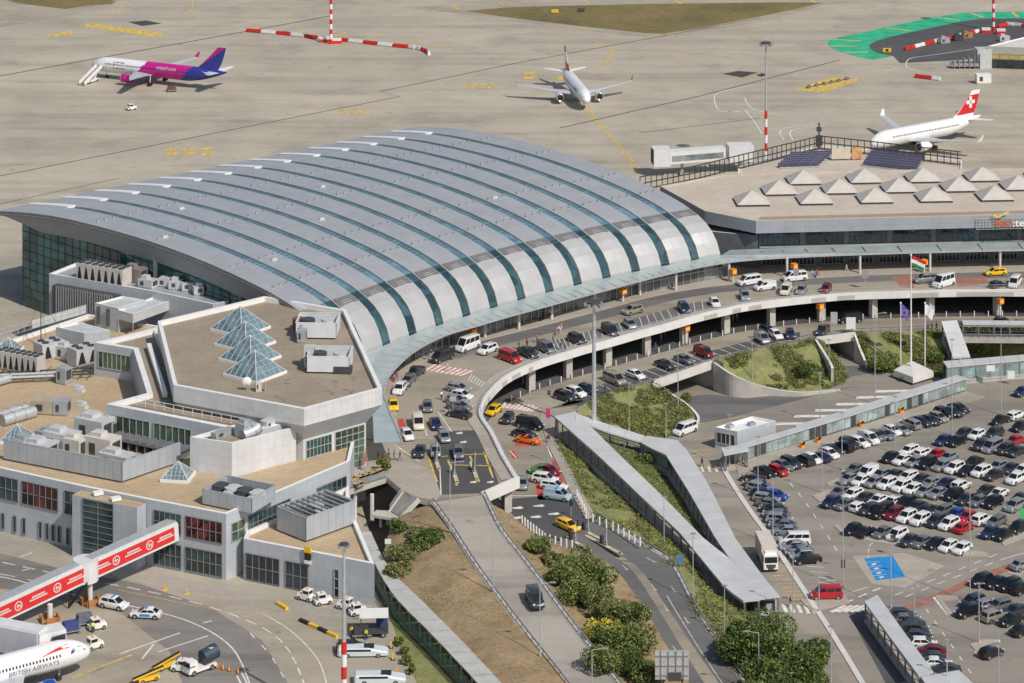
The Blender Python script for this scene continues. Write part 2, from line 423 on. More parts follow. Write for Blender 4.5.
for a, b in (((298, 34), (304, 30)), ((334, 37), (347, 32)), ((370, 38), (387, 34)), ((394, 44), (419, 40)), ((422, 48), (445, 46)), ((430, 12), (442, 9)), ((453, 5), (458, 9)), ((500, 2), (504, 6)), ((584, 1), (590, 4)), ((675, 0), (681, 4)), ((720, 26), (738, 24)), ((575, 29), (588, 27)), ((650, 36), (664, 34)), ((668, 35), (684, 37)),
             ((774, 15), (792, 16)), ((826, 4), (844, 6)), ((810, 0), (816, 3)), ((886, 28), (910, 31)), ((938, 17.5), (960, 20.5)), ((970, 13), (984, 17.5)), ((1012, 12), (1018, 17)), ((833, 39.5), (861, 41)), ((830, 46), (857, 46)), ((843, 53), (868, 52))):
    L_(yl, [a, b], 1.1, dz=.034)
def patch(mb, c, n, sx, sy, seed=1, dz=.03):
    rr = random.Random(seed)
    for k in range(n):
        x = c[0] + (k % max(1, n // 2)) * sx * 1.35; y = c[1] + (k // max(1, n // 2)) * sy * 1.6 + rr.uniform(-.3, .3)
        mb.poly([p + Vector((0, 0, dz)) for p in PP([(x, y), (x + sx, y - sy * .3), (x + sx * 1.1, y + sy * .5), (x + .1 * sx, y + sy)], ZP)])
patch(yl, (165, 148), 6, 13, 3.0, 2); patch(yl, (340, 110), 8, 6, 1.8, 3); patch(yl, (463, 84), 8, 6, 1.8, 4); patch(yl, (523, 72), 2, 13, 3, 5)
mb = yl
for q in ([(793, 90.5), (831, 77), (863, 79.5), (825, 92.5)], [(80, 26), (92, 23.5), (166, 33), (154, 37)], [(46, 35), (70, 31), (76, 34), (52, 37)], [(556, 78), (562, 75.5), (564, 80), (559, 81)]):
    mb.poly([p + Vector((0, 0, .03)) for p in PP(q, ZP)])
# dark glyph strokes painted inside the big yellow stand panels
for k in range(6):
    x = 806 + k * 7.5; y = 88.5 - k * 1.6
    L_(kl, [(x, y), (x + 3.5, y - 3.4)], .7, dz=.04); L_(kl, [(x + 2.5, y), (x + 6, y - 2.6)], .5, dz=.04)
for q in ([(722, 74), (738, 71), (758, 72.5), (742, 77.5)], [(128, 22), (146, 20.5), (162, 23.5), (142, 26)], [(756, 75), (762, 73), (768, 75), (761, 77)]):
    kl.poly([p + Vector((0, 0, .03)) for p in PP(q, ZP)])
for pts in ([(714, 98), (719, 110), (740, 112)], [(714, 98), (718, 93), (738, 88), (765, 84)], [(714, 112), (740, 111.5)], [(745, 98), (747, 103), (756, 110), (790, 117)], [(762, 129), (785, 129.5)],
            [(784, 140), (780, 133), (786, 128), (815, 124)], [(793, 140), (790, 133), (796, 129), (825, 126)], [(906, 63), (908, 68), (922, 72), (950, 74)], [(906, 63), (912, 58), (940, 54), (1000, 45)], [(884, 71), (897, 68)], [(745, 110), (756, 124), (762, 134)]):
    L_(wl, pts, .35, sm=len(pts) > 2)
for q in ([(-40, 580), (0, 577), (60, 592), (130, 606), (190, 622), (232, 648), (252, 690)], ): L_(wl, q, .25, sm=True)
dashes(wl, PP([(-60, 552), (0, 562), (70, 577), (150, 592), (225, 612), (280, 640), (306, 690), (312, 740)], ZP), .25, 2.5, 1.6, 0, .03)
dashes(wl, PP([(-60, 565), (0, 574), (60, 587)], ZP), .2, 3, 2.5, 0, .03); dashes(wl, PP([(250, 633), (270, 655), (284, 678)], ZP), .2, 2, 3, 0, .03)
L_(wl, [(262, 613), (292, 632), (318, 660), (328, 690)], .2, sm=True)
for pts in ([(142, 659), (154, 644)], [(120, 654), (180, 633)], [(158, 652), (208, 636)], [(20, 557), (32, 553)], [(22, 571), (32, 568)], [(203, 623), (212, 621)], [(237, 676), (244, 690)], [(241, 671), (250, 690)]): L_(wl, pts, .3)
L_(yl, [(72, 678), (100, 667), (132, 655)], .4); L_(yl, [(118, 590), (226, 612)], .15)
struct('apron_markings_white', wl, M_line); struct('apron_markings_yellow', yl, M_yline); struct('apron_joints', kl, M_kline)

# --- departures deck ---------------------------------------------------------
FASC = [(482.5, 411), (486.5, 400), (492, 393.5), (500, 385), (509.3, 377.6), (524, 370), (538.6, 364), (553, 359), (567.8, 354.6), (582.5, 350), (597, 346), (620, 339.6), (639, 334), (668.6, 326), (698, 317.4), (727, 310.6), (744, 307), (768, 303.6), (800.5, 299.8), (832.7, 296.6), (860, 295), (894, 294), (948, 292.5), (1024, 292), (1180, 293)]
fasc = PP(FASC, ZD)
tongue = PP([(481.6, 495.5), (518, 479.5), (504, 456), (493, 433.5), (484, 420)], ZD)          # its end and right side
fasc_all = tongue[1:] + fasc
deck_back = PP([(1180, 262), (880, 258), (720, 256), (560, 285), (440, 325), (350, 375), (330, 420)], ZD)
plaza = PP([(349, 490), (387, 477.5), (398, 487), (410, 495), (421, 498.5), (436, 502)], ZD)
deck_poly = [tongue[0]] + fasc_all + deck_back + plaza
mb = MB(); mb.prism(xy(deck_poly), ZD - .9, ZD - .004)
deck = thing('departures_deck', 'curved raised road deck with white edge beam in front of the terminal', 'bridge', (0, 0, 0))
mb.build('deck_slab', M_conc, deck)
def sheetw(name, pts, m, dz=0):
    mb = MB(); mb.poly([p + Vector((0, 0, dz)) for p in pts]); return struct(name, mb, m)
sheetw('deck_road', deck_poly, M_deckroad, .004)
# edge beam and kerb along the whole outer side
def offset_path(pts, d):
    out = []
    for i, p in enumerate(pts):
        a = pts[max(0, i - 1)]; b = pts[min(len(pts) - 1, i + 1)]; t = (b - a); t.z = 0; t.normalize()
        out.append(p + Vector((-t.y, t.x, 0)) * d)
    return out
fs = smooth_path([tongue[0]] + tongue[1:] [:1], 1)
edge = [fasc_all[0]] + smooth_path(fasc_all[1:], 4)
ein = offset_path(edge, .75); eo = offset_path(edge, -.05)
mb = MB()
for i in range(len(edge) - 1):
    a, b, c, d = eo[i], eo[i + 1], ein[i + 1], ein[i]
    up = Vector((0, 0, .45)); dn = Vector((0, 0, -.95))
    mb.quad(a + dn, b + dn, b + up, a + up); mb.quad(a + up, b + up, c + up, d + up); mb.quad(d + up, c + up, c + Vector((0, 0, .01)), d + Vector((0, 0, .01))); mb.quad(a + dn, b + dn, offset_path(edge, .6)[i + 1] + dn, offset_path(edge, .6)[i] + dn)
for a, b, z1 in ((tongue[0], tongue[1], .55),):
    dd = (b - a).normalized(); nn = Vector((-dd.y, dd.x, 0))
    mb.beam(a + Vector((0, 0, -.4)) - nn * .1, b + Vector((0, 0, -.4)) - nn * .1, .6, 1.9)
mb.build('edge_beam', mat('white_edge_paint', (.70, .69, .66), .7, var=.08, scale=.4, detail=7), deck)
# footway along the outer side
fw = offset_path(edge, 3.0)
mb = MB(); mb.strip([p + Vector((0, 0, .13)) for p in ein], [p + Vector((0, 0, .13)) for p in fw]); mb.strip([p + Vector((0, 0, .13)) for p in fw], [p + Vector((0, 0, 0)) for p in fw]); struct('deck_footway', mb, M_walk)
sheetw('plaza_paving', PP([(350, 489), (387, 477), (398, 486), (411, 494.5), (421, 498), (437, 500), (441, 494), (432, 470), (415, 464), (404, 455), (399, 442), (378, 440), (360, 452)], ZD), M_walk, .02)
# railing on the deck's outer edge
mb = MB(); q = resample(edge, 2.0); qi = offset_path(q, .35)
for p in qi: mb.beam(p + Vector((0, 0, .5)), p + Vector((0, 0, 1.45)), .06, .06)
for h in (.95, 1.45):
    for i in range(len(qi) - 1): mb.beam(qi[i] + Vector((0, 0, h)), qi[i + 1] + Vector((0, 0, h)), .05, .05)
mb.build('railing', M_galv, deck)
# pavement by the terminal doors with a kerb
kerb = smooth_path(PP([(399, 440), (396, 410), (397, 395), (403, 380), (418, 366), (440, 354), (480, 341.5), (550, 324), (620, 305.5), (639, 300), (669, 293.4), (698, 288.5), (727, 285), (780, 280.5), (840, 276.8), (912, 274), (1024, 271.5), (1180, 270)], ZD), 4)
back = PP([(1180, 258), (880, 256), (720, 256), (560, 285), (440, 325), (350, 375), (360, 440)], ZD)
mb = MB(); mb.poly([p + Vector((0, 0, .14)) for p in kerb] + [p + Vector((0, 0, .14)) for p in back])
for i in range(len(kerb) - 1): mb.quad(kerb[i], kerb[i + 1], kerb[i + 1] + Vector((0, 0, .14)), kerb[i] + Vector((0, 0, .14)))
struct('terminal_pavement', mb, M_walk)
k2 = offset_path(kerb, -4.6); i0 = 20
mb = MB(); mb.strip([p + Vector((0, 0, .014)) for p in offset_path(kerb, -.1)[i0:]], [p + Vector((0, 0, .014)) for p in k2[i0:]]); struct('kerb_lane', mb, M_asph)
mb = MB(); lo = offset_path(edge, 3.2); hi = offset_path(edge, 8.2)
i1 = 38
mb.strip([p + Vector((0, 0, .012)) for p in lo[i1:74]], [p + Vector((0, 0, .012)) for p in hi[i1:74]]); struct('deck_parking_bays', mb, M_asph)
wl = MB()
for k in range(i1, 74, 1):
    d = (edge[k + 1] - edge[k]).normalized(); n = Vector((-d.y, d.x, 0)); a = lo[k] + Vector((0, 0, .025))
    ribbon(wl, [a, a + (n + d * .75).normalized() * 6.2], .14)
sheetw('toll_lanes', PP([(450, 431), (479, 430), (499, 483.7), (484, 493), (440, 495), (428, 459)], ZD), M_asphd, .014)
sheetw('red_crossing', PP([(433, 364), (475, 371), (462, 376.5), (424, 370)], ZD), M_rline, .016)
for k in range(8):
    t = (k + .5) / 8; a = P(433, 364, ZD).lerp(P(475, 371, ZD), t); b = P(424, 370, ZD).lerp(P(462, 376.5, ZD), t); ribbon(wl, [a, b], .75, 0, .03)
sheetw('red_bay', PP([(891, 276.5), (914, 275.5), (914, 288), (901, 287)], ZD), M_bikelane, .02)
sheetw('red_bay', PP([(397, 420), (403, 418), (406, 427), (400, 428)], ZD), M_rline, .02)
for k in range(7): L_(wl, [(468 + k * 2.4, 381 + k * 1.2), (472 + k * 2.6, 374 + k * 1.6)], .2, ZD, .03)
for pts in ([(395, 445), (420, 462)], [(400, 436), (445, 440)], [(423, 424), (427, 436)], [(438, 412), (452, 432)], [(440, 470), (441, 495)]): L_(wl, pts, .2, ZD, .03)
for x, y in ((456, 433), (460, 442), (487, 482), (470, 482)): wl.poly([p + Vector((0, 0, .03)) for p in PP([(x, y), (x + 6, y - 1.2), (x + 7, y), (x + 5, y + 1.2), (x, y + 1)], ZD)])
struct('deck_markings_white', wl, M_line)
yl = MB()
for x0, y0 in ((428, 456), (448, 460), (470, 456), (484, 452)): L_(yl, [(x0, y0), (x0 + 9, y0 + 26)], .35, ZD, .03)
L_(yl, [(452, 465), (494, 466)], .35, ZD, .03); L_(yl, [(455, 455), (487, 454)], .3, ZD, .03); L_(yl, [(430, 458), (448, 456)], .4, ZD, .03)
sheetw('yellow_bay', PP([(955, 278), (985, 276), (990, 283), (958, 287)], ZD), M_bikelane, .018)
struct('deck_markings_yellow', yl, M_yline)
# pillars under the deck edge
pin = offset_path(edge, 2.0)
for px in (506, 531, 567.5, 606, 646, 687, 724, 769, 819, 873.5, 937, 999):
    k = min(range(len(pin)), key=lambda i: abs(pix(pin[i] + Vector((0, 0, -3)))[0] - px) + (1e3 if pin[i].y < 400 else 0))
    p = pin[k]; mb = MB()
    mb.box((p.x, p.y, (ZA + ZD - 1.3) / 2), (1.5, 1.1, ZD - 1.3 - ZA - .01), .6)
    mb.build('pillar', M_conc, deck)
# dark arrivals hall front behind the pillars
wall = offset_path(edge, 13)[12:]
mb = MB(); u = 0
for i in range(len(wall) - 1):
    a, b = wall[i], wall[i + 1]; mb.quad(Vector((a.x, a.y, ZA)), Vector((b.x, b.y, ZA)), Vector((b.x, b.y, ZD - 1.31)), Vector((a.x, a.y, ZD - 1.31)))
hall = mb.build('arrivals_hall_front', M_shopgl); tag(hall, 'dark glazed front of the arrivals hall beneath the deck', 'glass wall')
mb = MB()
for p in resample(wall, 3.2): mb.box((p.x, p.y - .1, (ZA + ZD - 1.4) / 2), (.16, .16, ZD - 1.4 - ZA))
mb.build('mullions', M_dsteel, hall)

mb = MB(); mb.strip([p + Vector((0, 0, ZA - ZD + .034)) for p in offset_path(edge, .9)[12:]], [p + Vector((0, 0, ZA - ZD + .034)) for p in offset_path(edge, 12.9)[12:]]); struct('under_deck_shade_floor', mb, M_asphd)  # dark floor strip added to paint in the shade under the deck
# --- arrivals road -------------------------------------------------------------
arr_front = [(1180, 333), (1024, 333.5), (941, 331), (855, 334.5), (816, 339.7), (756, 350.4), (714, 362), (653, 383), (615, 391), (577, 410), (556, 419), (556, 443), (570, 467), (583, 494.7), (596, 518)]
arr_back = [(521, 523), (489, 501), (481, 470), (470, 430), (470, 398), (520, 366), (620, 327), (760, 297), (900, 288), (1180, 286)]
af = PP(arr_front, ZA); ab = PP(arr_back, ZA)
mb = MB(); mb.poly([p + Vector((0, 0, .02)) for p in af + ab])
for i in range(len(af) - 1):
    if i in (3, 6): continue
    mb.quad(af[i] + Vector((0, 0, .02)), af[i + 1] + Vector((0, 0, .02)), Vector((af[i + 1].x, af[i + 1].y, 0)), Vector((af[i].x, af[i].y, 0)))
mb.quad(ab[0], ab[1], Vector((ab[1].x, ab[1].y, 0)), Vector((ab[0].x, ab[0].y, 0)))
struct('arrivals_road', mb, M_arrroad)
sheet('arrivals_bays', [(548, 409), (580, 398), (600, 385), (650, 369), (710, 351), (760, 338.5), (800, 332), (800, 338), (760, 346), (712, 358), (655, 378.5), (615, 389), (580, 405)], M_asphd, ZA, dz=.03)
wl = MB(); rl = MB()
A_, B_ = PP([(600, 385), (650, 369), (710, 351), (760, 338.5), (800, 332)], ZA), PP([(606, 391), (655, 378.5), (716, 357.5), (766, 345.5), (806, 337.5)], ZA)
ra, rb = resample(A_, 2.6), resample(B_, 2.6)
for a, b in zip(ra, rb): ribbon(wl, [a, b + Vector((1.5, 0, 0))], .16, 0, .04)
rl.poly([p + Vector((0, 0, .03)) for p in PP([(504, 402), (541, 406.5), (532, 412), (500.5, 407.5)], ZA)])
for k in range(8):
    t = (k + .5) / 8; a = P(504, 402, ZA).lerp(P(541, 406.5, ZA), t); b = P(500.5, 407.5, ZA).lerp(P(532, 412, ZA), t); ribbon(wl, [a, b], .7, 0, .04)
for q in ([(509, 451), (514, 450.5), (518.5, 458), (513, 459)], [(514, 443.5), (541, 443.5), (542, 446), (515, 446)], [(562, 404), (582, 400), (584, 402), (563, 406)], [(534, 478), (542, 478), (545, 500), (538, 500)], [(551, 460), (555, 461), (564, 482), (560, 484)], [(555, 422), (548, 432), (543, 431), (552, 420)], [(946, 324), (952, 321.5), (953, 324), (948, 328)]):
    rl.poly([p + Vector((0, 0, .03)) for p in PP(q, ZA)])
struct('arrivals_markings_red', rl, M_rline)
sheet('arrivals_worn_asphalt', [(497, 500), (545, 496), (584, 500), (596, 518), (560, 540), (521, 523)], M_asphd, ZA, dz=.03)
for pts in ([(502, 496), (538, 496)], [(510, 451), (516, 458)], [(547, 446), (552, 458)]): L_(wl, pts, .25, ZA, .05)
for x, y in ((512, 508), (533, 506), (511, 518), (530, 517), (548, 514)): wl.poly([p + Vector((0, 0, .05)) for p in PP([(x, y), (x + 9, y - 1.5), (x + 12, y), (x + 9, y + 1.2), (x + 1, y + 1)], ZA)])
struct('arrivals_markings_white', wl, M_line)
sheet('arrivals_pavement', [(541, 411), (556, 419.5), (556, 443), (570, 467), (583, 494.7), (596, 518), (586, 520), (572, 495), (560, 470), (548, 446), (540, 420)], M_walk, ZA, dz=.15)

# --- ramp road (left) and exit road (right), with the earth strip between them ---------
RL = PP([(436, 502, ZD), (455, 528, 10.2), (480, 566.6, 9.3), (519.5, 620, 8.0), (560, 671, 6.9), (590, 710, 6.2), (625, 760, 5.6)])
RR = PP([(482, 495.5, ZD), (497.6, 529, 10.1), (515, 552, 9.5), (535, 578, 9.0), (565.6, 620, 8.0), (614.7, 683, 6.7), (640, 715, 6.1), (680, 765, 5.5)])
def same(pts, n):
    tot = sum((pts[i + 1] - pts[i]).length for i in range(len(pts) - 1)); q = resample(pts, tot / n * .9999)
    return (q + [pts[-1]])[:n + 1]
RL, RR = same(smooth_path(RL, 5), 24), same(smooth_path(RR, 5), 24)
mb = MB(); mb.strip([p + Vector((0, 0, .03)) for p in RL], [p + Vector((0, 0, .03)) for p in RR]); struct('ramp_road', mb, M_ramp)
EL = PP([(521, 523, 5.2), (546, 542, 5.0), (585, 553, 4.5), (612, 566, 4.1), (634, 593, 3.6), (654, 624, 3.0), (675, 660, 2.4), (700, 700, 1.8), (735, 765, .8)])
ER = PP([(596, 518, 5.2), (620, 533, 4.9), (644.6, 547, 4.5), (669, 564, 4.0), (693, 609, 3.3), (716, 646, 2.6), (741.6, 683, 1.9), (770, 725, 1.2), (800, 775, .6)])
EL, ER = same(smooth_path(EL, 5), 24), same(smooth_path(ER, 5), 24)
mb = MB(); mb.strip([p + Vector((0, 0, .03)) for p in EL], [p + Vector((0, 0, .03)) for p in ER]); struct('exit_road', mb, M_asph)
mb = MB(); mid = [a.lerp(b, .28) for a, b in zip(EL, ER)]; mid2 = [a.lerp(b, .62) for a, b in zip(EL, ER)]
mb.strip([p + Vector((0, 0, .04)) for p in mid[5:]], [a.lerp(b, .36 + .012 * i) + Vector((0, 0, .04)) for i, (a, b) in enumerate(zip(EL, ER))][5:]); struct('worn_road_strip', mb, M_deckroad)
wl = MB(); ribbon(wl, [p + Vector((0, 0, .06)) for p in mid2[9:]], .18)
for t, k in ((.75, 5), (.8, 8), (.72, 11), (.45, 8), (.45, 10), (.12, 14), (.2, 6)):
    p = EL[k].lerp(ER[k], t) + Vector((0, 0, .06)); d = (EL[k + 1] - EL[k]).normalized()
    ribbon(wl, [p, p + d * 2.2], .2); ribbon(wl, [p + d * 1.9 + Vector((-.35, 0, 0)), p + d * 1.9 + Vector((.35, 0, 0))], .25)
struct('exit_markings', wl, mat('faded_marking', (.45, .44, .41), .8, var=.3, scale=1.2))
# earth strip between
mb = MB(); n = 24; rows = []
for i in range(n + 1):
    a, b = RR[i], EL[i]; row = []
    for k in range(7):
        t = k / 6; p = a.lerp(b, t); p.z = a.z + (b.z - a.z) * (t ** .8) + .35 * math.sin(t * 3.1) + (noise.noise(p * .2)) * .4 * math.sin(t * 3.14); row.append(p)
    rows.append(row)
for i in range(n):
    for k in range(6): mb.quad(rows[i][k], rows[i][k + 1], rows[i + 1][k + 1], rows[i + 1][k])
o = struct('earth_strip', mb, M_dry); autosmooth(o, 60); STRIP = rows
# embankment on the ramp's left
WR = PP([(428, 500.5, 8.6), (395, 520, 7.6), (384, 555, 7.4), (389, 572, 7.3), (423, 603, 7.1), (456, 636, 6.9), (501, 684, 6.7), (540, 730, 6.4), (580, 780, 6.0)])
WR = same(smooth_path(WR, 4), 24); rows = []; mb = MB()
for i in range(n + 1):
    a, b = RL[i], WR[i]; row = []
    for k in range(9):
        t = k / 8; p = a.lerp(b, t); p.z = a.z + (b.z - a.z) * t + .5 * math.sin(t * 3.1) * (1 if i else 0) + noise.noise(p * .15) * .5 * math.sin(t * 3.14); row.append(p)
    rows.append(row)
for i in range(n):
    for k in range(8): mb.quad(rows[i][k], rows[i + 1][k], rows[i + 1][k + 1], rows[i][k + 1])
for i in range(n): mb.quad(WR[i], WR[i + 1], WR[i + 1] + Vector((0, 0, -8)), WR[i] + Vector((0, 0, -8)))
o = struct('embankment', mb, M_dry); autosmooth(o, 60); EMB = rows
mb = MB(); k = 14
sheet('embankment_grass', [(388, 590), (398, 600), (432, 635), (478, 690), (500, 720), (440, 720), (420, 690), (402, 650), (388, 612)], M_dry2, ZP, dz=.03)
# slope between exit road and the covered walk
def slope(name, A, B, m, nb=6, bulge=.5):
    A, B = same(smooth_path(A, 4), 20), same(smooth_path(B, 4), 20); mb = MB(); rows = []
    for a, b in zip(A, B):
        row = []
        for k in range(nb + 1):
            t = k / nb; p = a.lerp(b, t); p.z += bulge * math.sin(3.14 * t) + noise.noise(p * .2) * .35 * math.sin(3.14 * t); row.append(p)
        rows.append(row)
    for i in range(20):
        for k in range(nb): mb.quad(rows[i][k], rows[i + 1][k], rows[i + 1][k + 1], rows[i][k + 1])
    ring = [r[0] for r in rows] + rows[-1][1:] + [r[-1] for r in reversed(rows[:-1])] + rows[0][1:-1][::-1]
    for i in range(len(ring)):
        a, b = ring[i], ring[(i + 1) % len(ring)]
        mb.quad(a, b, Vector((b.x, b.y, -.3)), Vector((a.x, a.y, -.3)))
    o = struct(name, mb, m); autosmooth(o, 50); return rows
SL1 = slope('green_slope', PP([(556, 443, ZA), (570, 467, ZA), (583, 494.7, ZA), (596, 518, ZA), (644.6, 547, 4.5), (669, 564, 4.0), (693, 609, 3.3), (716, 646, 2.6), (741.6, 683, 1.9), (770, 725, 1.2)]),
            PP([(560, 440, 5.1), (590, 470, 4.2), (620, 495, 3.2), (650, 519, 2.3), (680, 547, 1.4), (705, 575, .7), (726, 605, .2), (770, 625, .1), (810, 683, .1), (840, 725, .1)]), M_dry2)
SL2 = slope('walkway_lawn', PP([(590, 445, 4.5), (620, 472, 3.6), (650, 500, 2.6), (690, 535, 1.2), (722, 565, .3)]), PP([(640, 448, 2.0), (660, 475, 1.5), (690, 510, 1.0), (712, 540, .5), (726, 563, .15)]), M_green)
def mound(name, top, bot, m, bulge=.6): return slope(name, top, bot, m, 8, bulge)
MO1 = mound('planted_mound', PP([(577, 410, ZA), (615, 391, ZA), (640, 385.5, ZA), (653, 383.5, ZA), (664, 389, ZA - .3)]), PP([(580, 419, 4.9), (615, 431, 2.0), (646, 439, .4), (680, 432, .2), (697, 416, .6)]), M_dry2, .1)
MO2 = mound('planted_mound', PP([(714, 362.5, ZA), (735, 356, ZA), (756, 350.4, ZA), (790, 344, ZA), (816, 340, ZA), (821, 342, ZA - .4)]), PP([(717, 366.5, 4.9), (745, 381, 2.0), (776, 389, .7), (812, 391.5, .1), (842, 383, .1), (848, 376, .1)]), M_dry2, .5)
MO3 = mound('planted_mound', PP([(855, 334.5, ZA), (880, 333.5, ZA), (910, 332.5, ZA), (941, 331.2, ZA)]), PP([(866, 364, .2), (886, 371.5, .1), (905, 374, .1), (926, 375, .1), (950, 377.5, .1)]), M_dry2, .8)
MO4 = mound('planted_mound', PP([(957, 331.5, ZA), (985, 332.5, ZA), (1024, 333.5, ZA), (1180, 333, ZA)]), PP([(972, 357, .1), (990, 357, .1), (1024, 357, .1), (1180, 357, .1)]), M_dry2, .8)
# asphalt of the underpass road, chevrons, car park markings
sheet('underpass_road', [(650, 400), (709, 394), (745, 398.5), (801, 393), (860, 386), (826, 393), (760, 410), (700, 425), (684, 432), (690, 415), (668, 398)], M_asph, .0, dz=.008)
sheet('underpass_road', [(822, 366), (850, 366), (868, 366), (880, 372), (848, 377), (832, 372)], M_asph, .0, dz=.008)
wl = MB()
for x0, y0, x1, y1 in ((774, 424, 818, 423), (795, 416.3, 840, 415.8), (816, 410.5, 858, 409.8), (837, 404.3, 878, 403.7), (857, 397.7, 893, 396.5), (876, 391.5, 911, 390.5)):
    q = PP([(x0, y0 - 1.3), (x1, y1 - 1.0), (x1 + 1.5, y1 + 1), (x0 - 1.5, y0 + 1.2)], .02); wl.poly(q)
for k in range(5):
    x = 781 + k * 7.4; wl.poly(PP([(x, 604 + k * .3), (x + 3.6, 604 + k * .3), (x + 7.4, 612 + k * .4), (x + 3.6, 612.4 + k * .4)], .02))
for k in range(5):
    x, y = 829 + k * 6.6, 611.5 - .1 * k; wl.poly(PP([(x, y), (x + 15, y - 6.5), (x + 18, y - 5.8), (x + 4, y + 1.2)], .02))
for k in range(3): x = 700 + k * 7; wl.poly(PP([(x, 466), (x + 2.5, 466), (x + 4.5, 472), (x + 2, 472)], .02))
dashes(wl, PP([(790, 483), (806, 503), (822, 527), (838, 552)], .02), .18, 2, 3)
dashes(wl, PP([(845, 603), (880, 588), (893, 584)], .02), .35, 2.2, 1.6)
dashes(wl, PP([(895, 595), (940, 577), (1000, 553)], .02), .18, 2.4, 2.2); dashes(wl, PP([(905, 597), (945, 581), (1000, 560)], .02), .18, 2.4, 2.2)
dashes(wl, PP([(926, 609), (945, 636), (962, 660), (978, 683)], .02), .2, 1.8, 3.4)
dashes(wl, PP([(842, 471), (858, 478)], .02), .3, 3, 1); dashes(wl, PP([(868, 560), (870, 545), (880, 540)], .02), .15, 2, 1)
for pts in ([(852, 592), (868, 587)], [(826, 581), (836, 580)], [(1000, 560), (1024, 553)]): L_(wl, pts, .2, 0, .02)
L_(wl, [(935, 597), (950, 615.5)], .9, 0, .02); L_(wl, [(938, 597), (957, 597)], .9, 0, .02)
L_(wl, [(974, 645), (980, 656)], .9, 0, .02)
for k in range(7): L_(wl, [(981 + k * 2.8, 640), (982 + k * 2.8, 642.5)], .6, 0, .02)
for k in range(5): L_(wl, [(1008 + k * 7, 572 - k * 1.6), (1022 + k * 7, 575 - k * 1.6)], .2, 0, .02)
for k in range(4): L_(wl, [(806 + k * 4, 566 + k * 5.5), (824 + k * 4, 567.5 + k * 5.5)], .2, 0, .02)
struct('car_park_markings_white', wl, M_line)
sheet('blue_bays', [(864, 558.5), (893, 556), (905.5, 577), (876, 580.5)], M_bline, 0, dz=.03)
sheet('bike_lane', [(890, 611), (918, 601), (945, 590), (970, 578), (1030, 556), (1030, 563), (972, 584.5), (945, 597), (918, 608), (895, 613.5)], M_bikelane, 0, dz=.012)
sheet('pale_island', [(852, 556), (905, 553), (945, 566), (905, 588), (872, 584)], M_walk, 0, dz=.012)
wl = MB()
for k in range(1, 5):
    a = P(864, 558.5).lerp(P(876, 580.5), k / 5); b = P(893, 556).lerp(P(905.5, 577), k / 5); ribbon(wl, [a, a.lerp(b, .45)], .12, 0, .045)
    wl.box(a.lerp(b, .22) + Vector((0, 0, .045)) + (P(876, 580.5) - P(864, 558.5)) * .1, (.9, .5, .004), .6)
struct('blue_bay_symbols', wl, M_line)
yl = MB()
for k in range(9): L_(yl, [(770 + k * 2.6, 572 + k * 4.0), (790 + k * 2.5, 571 + k * 4.0)], .25, 0, .02)
for k in range(4): L_(yl, [(684, 452 + k * 5), (716, 449 + k * 5)], .2, 0, .02)
L_(yl, [(700, 424), (745, 416)], .25, 0, .02); L_(yl, [(693, 440), (730, 436)], .25, 0, .02)
struct('car_park_markings_yellow', yl, M_yline)
sheet('access_road', [(684, 446), (722, 463), (727, 475), (748, 508), (770, 538), (791, 571), (812, 603), (836, 640), (862, 683), (890, 730), (880, 740), (820, 650), (770, 590), (735, 540), (700, 485)], paved('access_paving', (.33, .285, .235), (.38, .335, .28), 0, 0, .9, 2.1, .7), 0, dz=.006)
sheet('shelter_lane', [(848, 612), (864, 606), (930, 690), (945, 720), (905, 720)], M_asphd, 0, dz=.012)
mb = MB(); q = smooth_path(PP([(722, 463), (727, 475), (748, 508), (770, 538), (791, 571), (812, 603), (836, 640), (862, 683), (890, 730)], 0), 4); ribbon(mb, [p + Vector((0, 0, .14)) for p in q], .9)
a = offset_path(q, .45); b = offset_path(q, -.45)
for s in (a, b):
    for i in range(len(s) - 1): mb.quad(s[i], s[i + 1], s[i + 1] + Vector((0, 0, .14)), s[i] + Vector((0, 0, .14)))
struct('car_park_kerb', mb, M_concw)
def island(pts, m=M_walk):
    mb = MB(); mb.prism(xy(PP(pts, 0)), 0, .13); struct('kerb_island', mb, m)
island([(834, 527), (838, 525), (848, 534), (905, 541), (986, 553), (990, 557), (960, 556), (846, 537)])
island([(812, 496), (828, 490), (836, 493), (831, 501), (826, 508)]); island([(826, 483), (848, 476), (850, 478), (828, 486)]); island([(970, 645), (983, 640), (999, 640), (982, 647), (979, 655)])
island([(800, 600), (845, 596), (850, 603), (812, 612)]); island([(1000, 541), (1024, 533), (1030, 536), (1004, 546)]); island([(935, 596), (958, 596), (958, 600), (942, 601), (954, 615), (949, 616)])
island([(735, 462), (850, 430), (966, 392), (985, 397), (860, 438), (760, 468), (738, 474)]); island([(885, 690), (930, 672), (940, 690), (900, 720)])
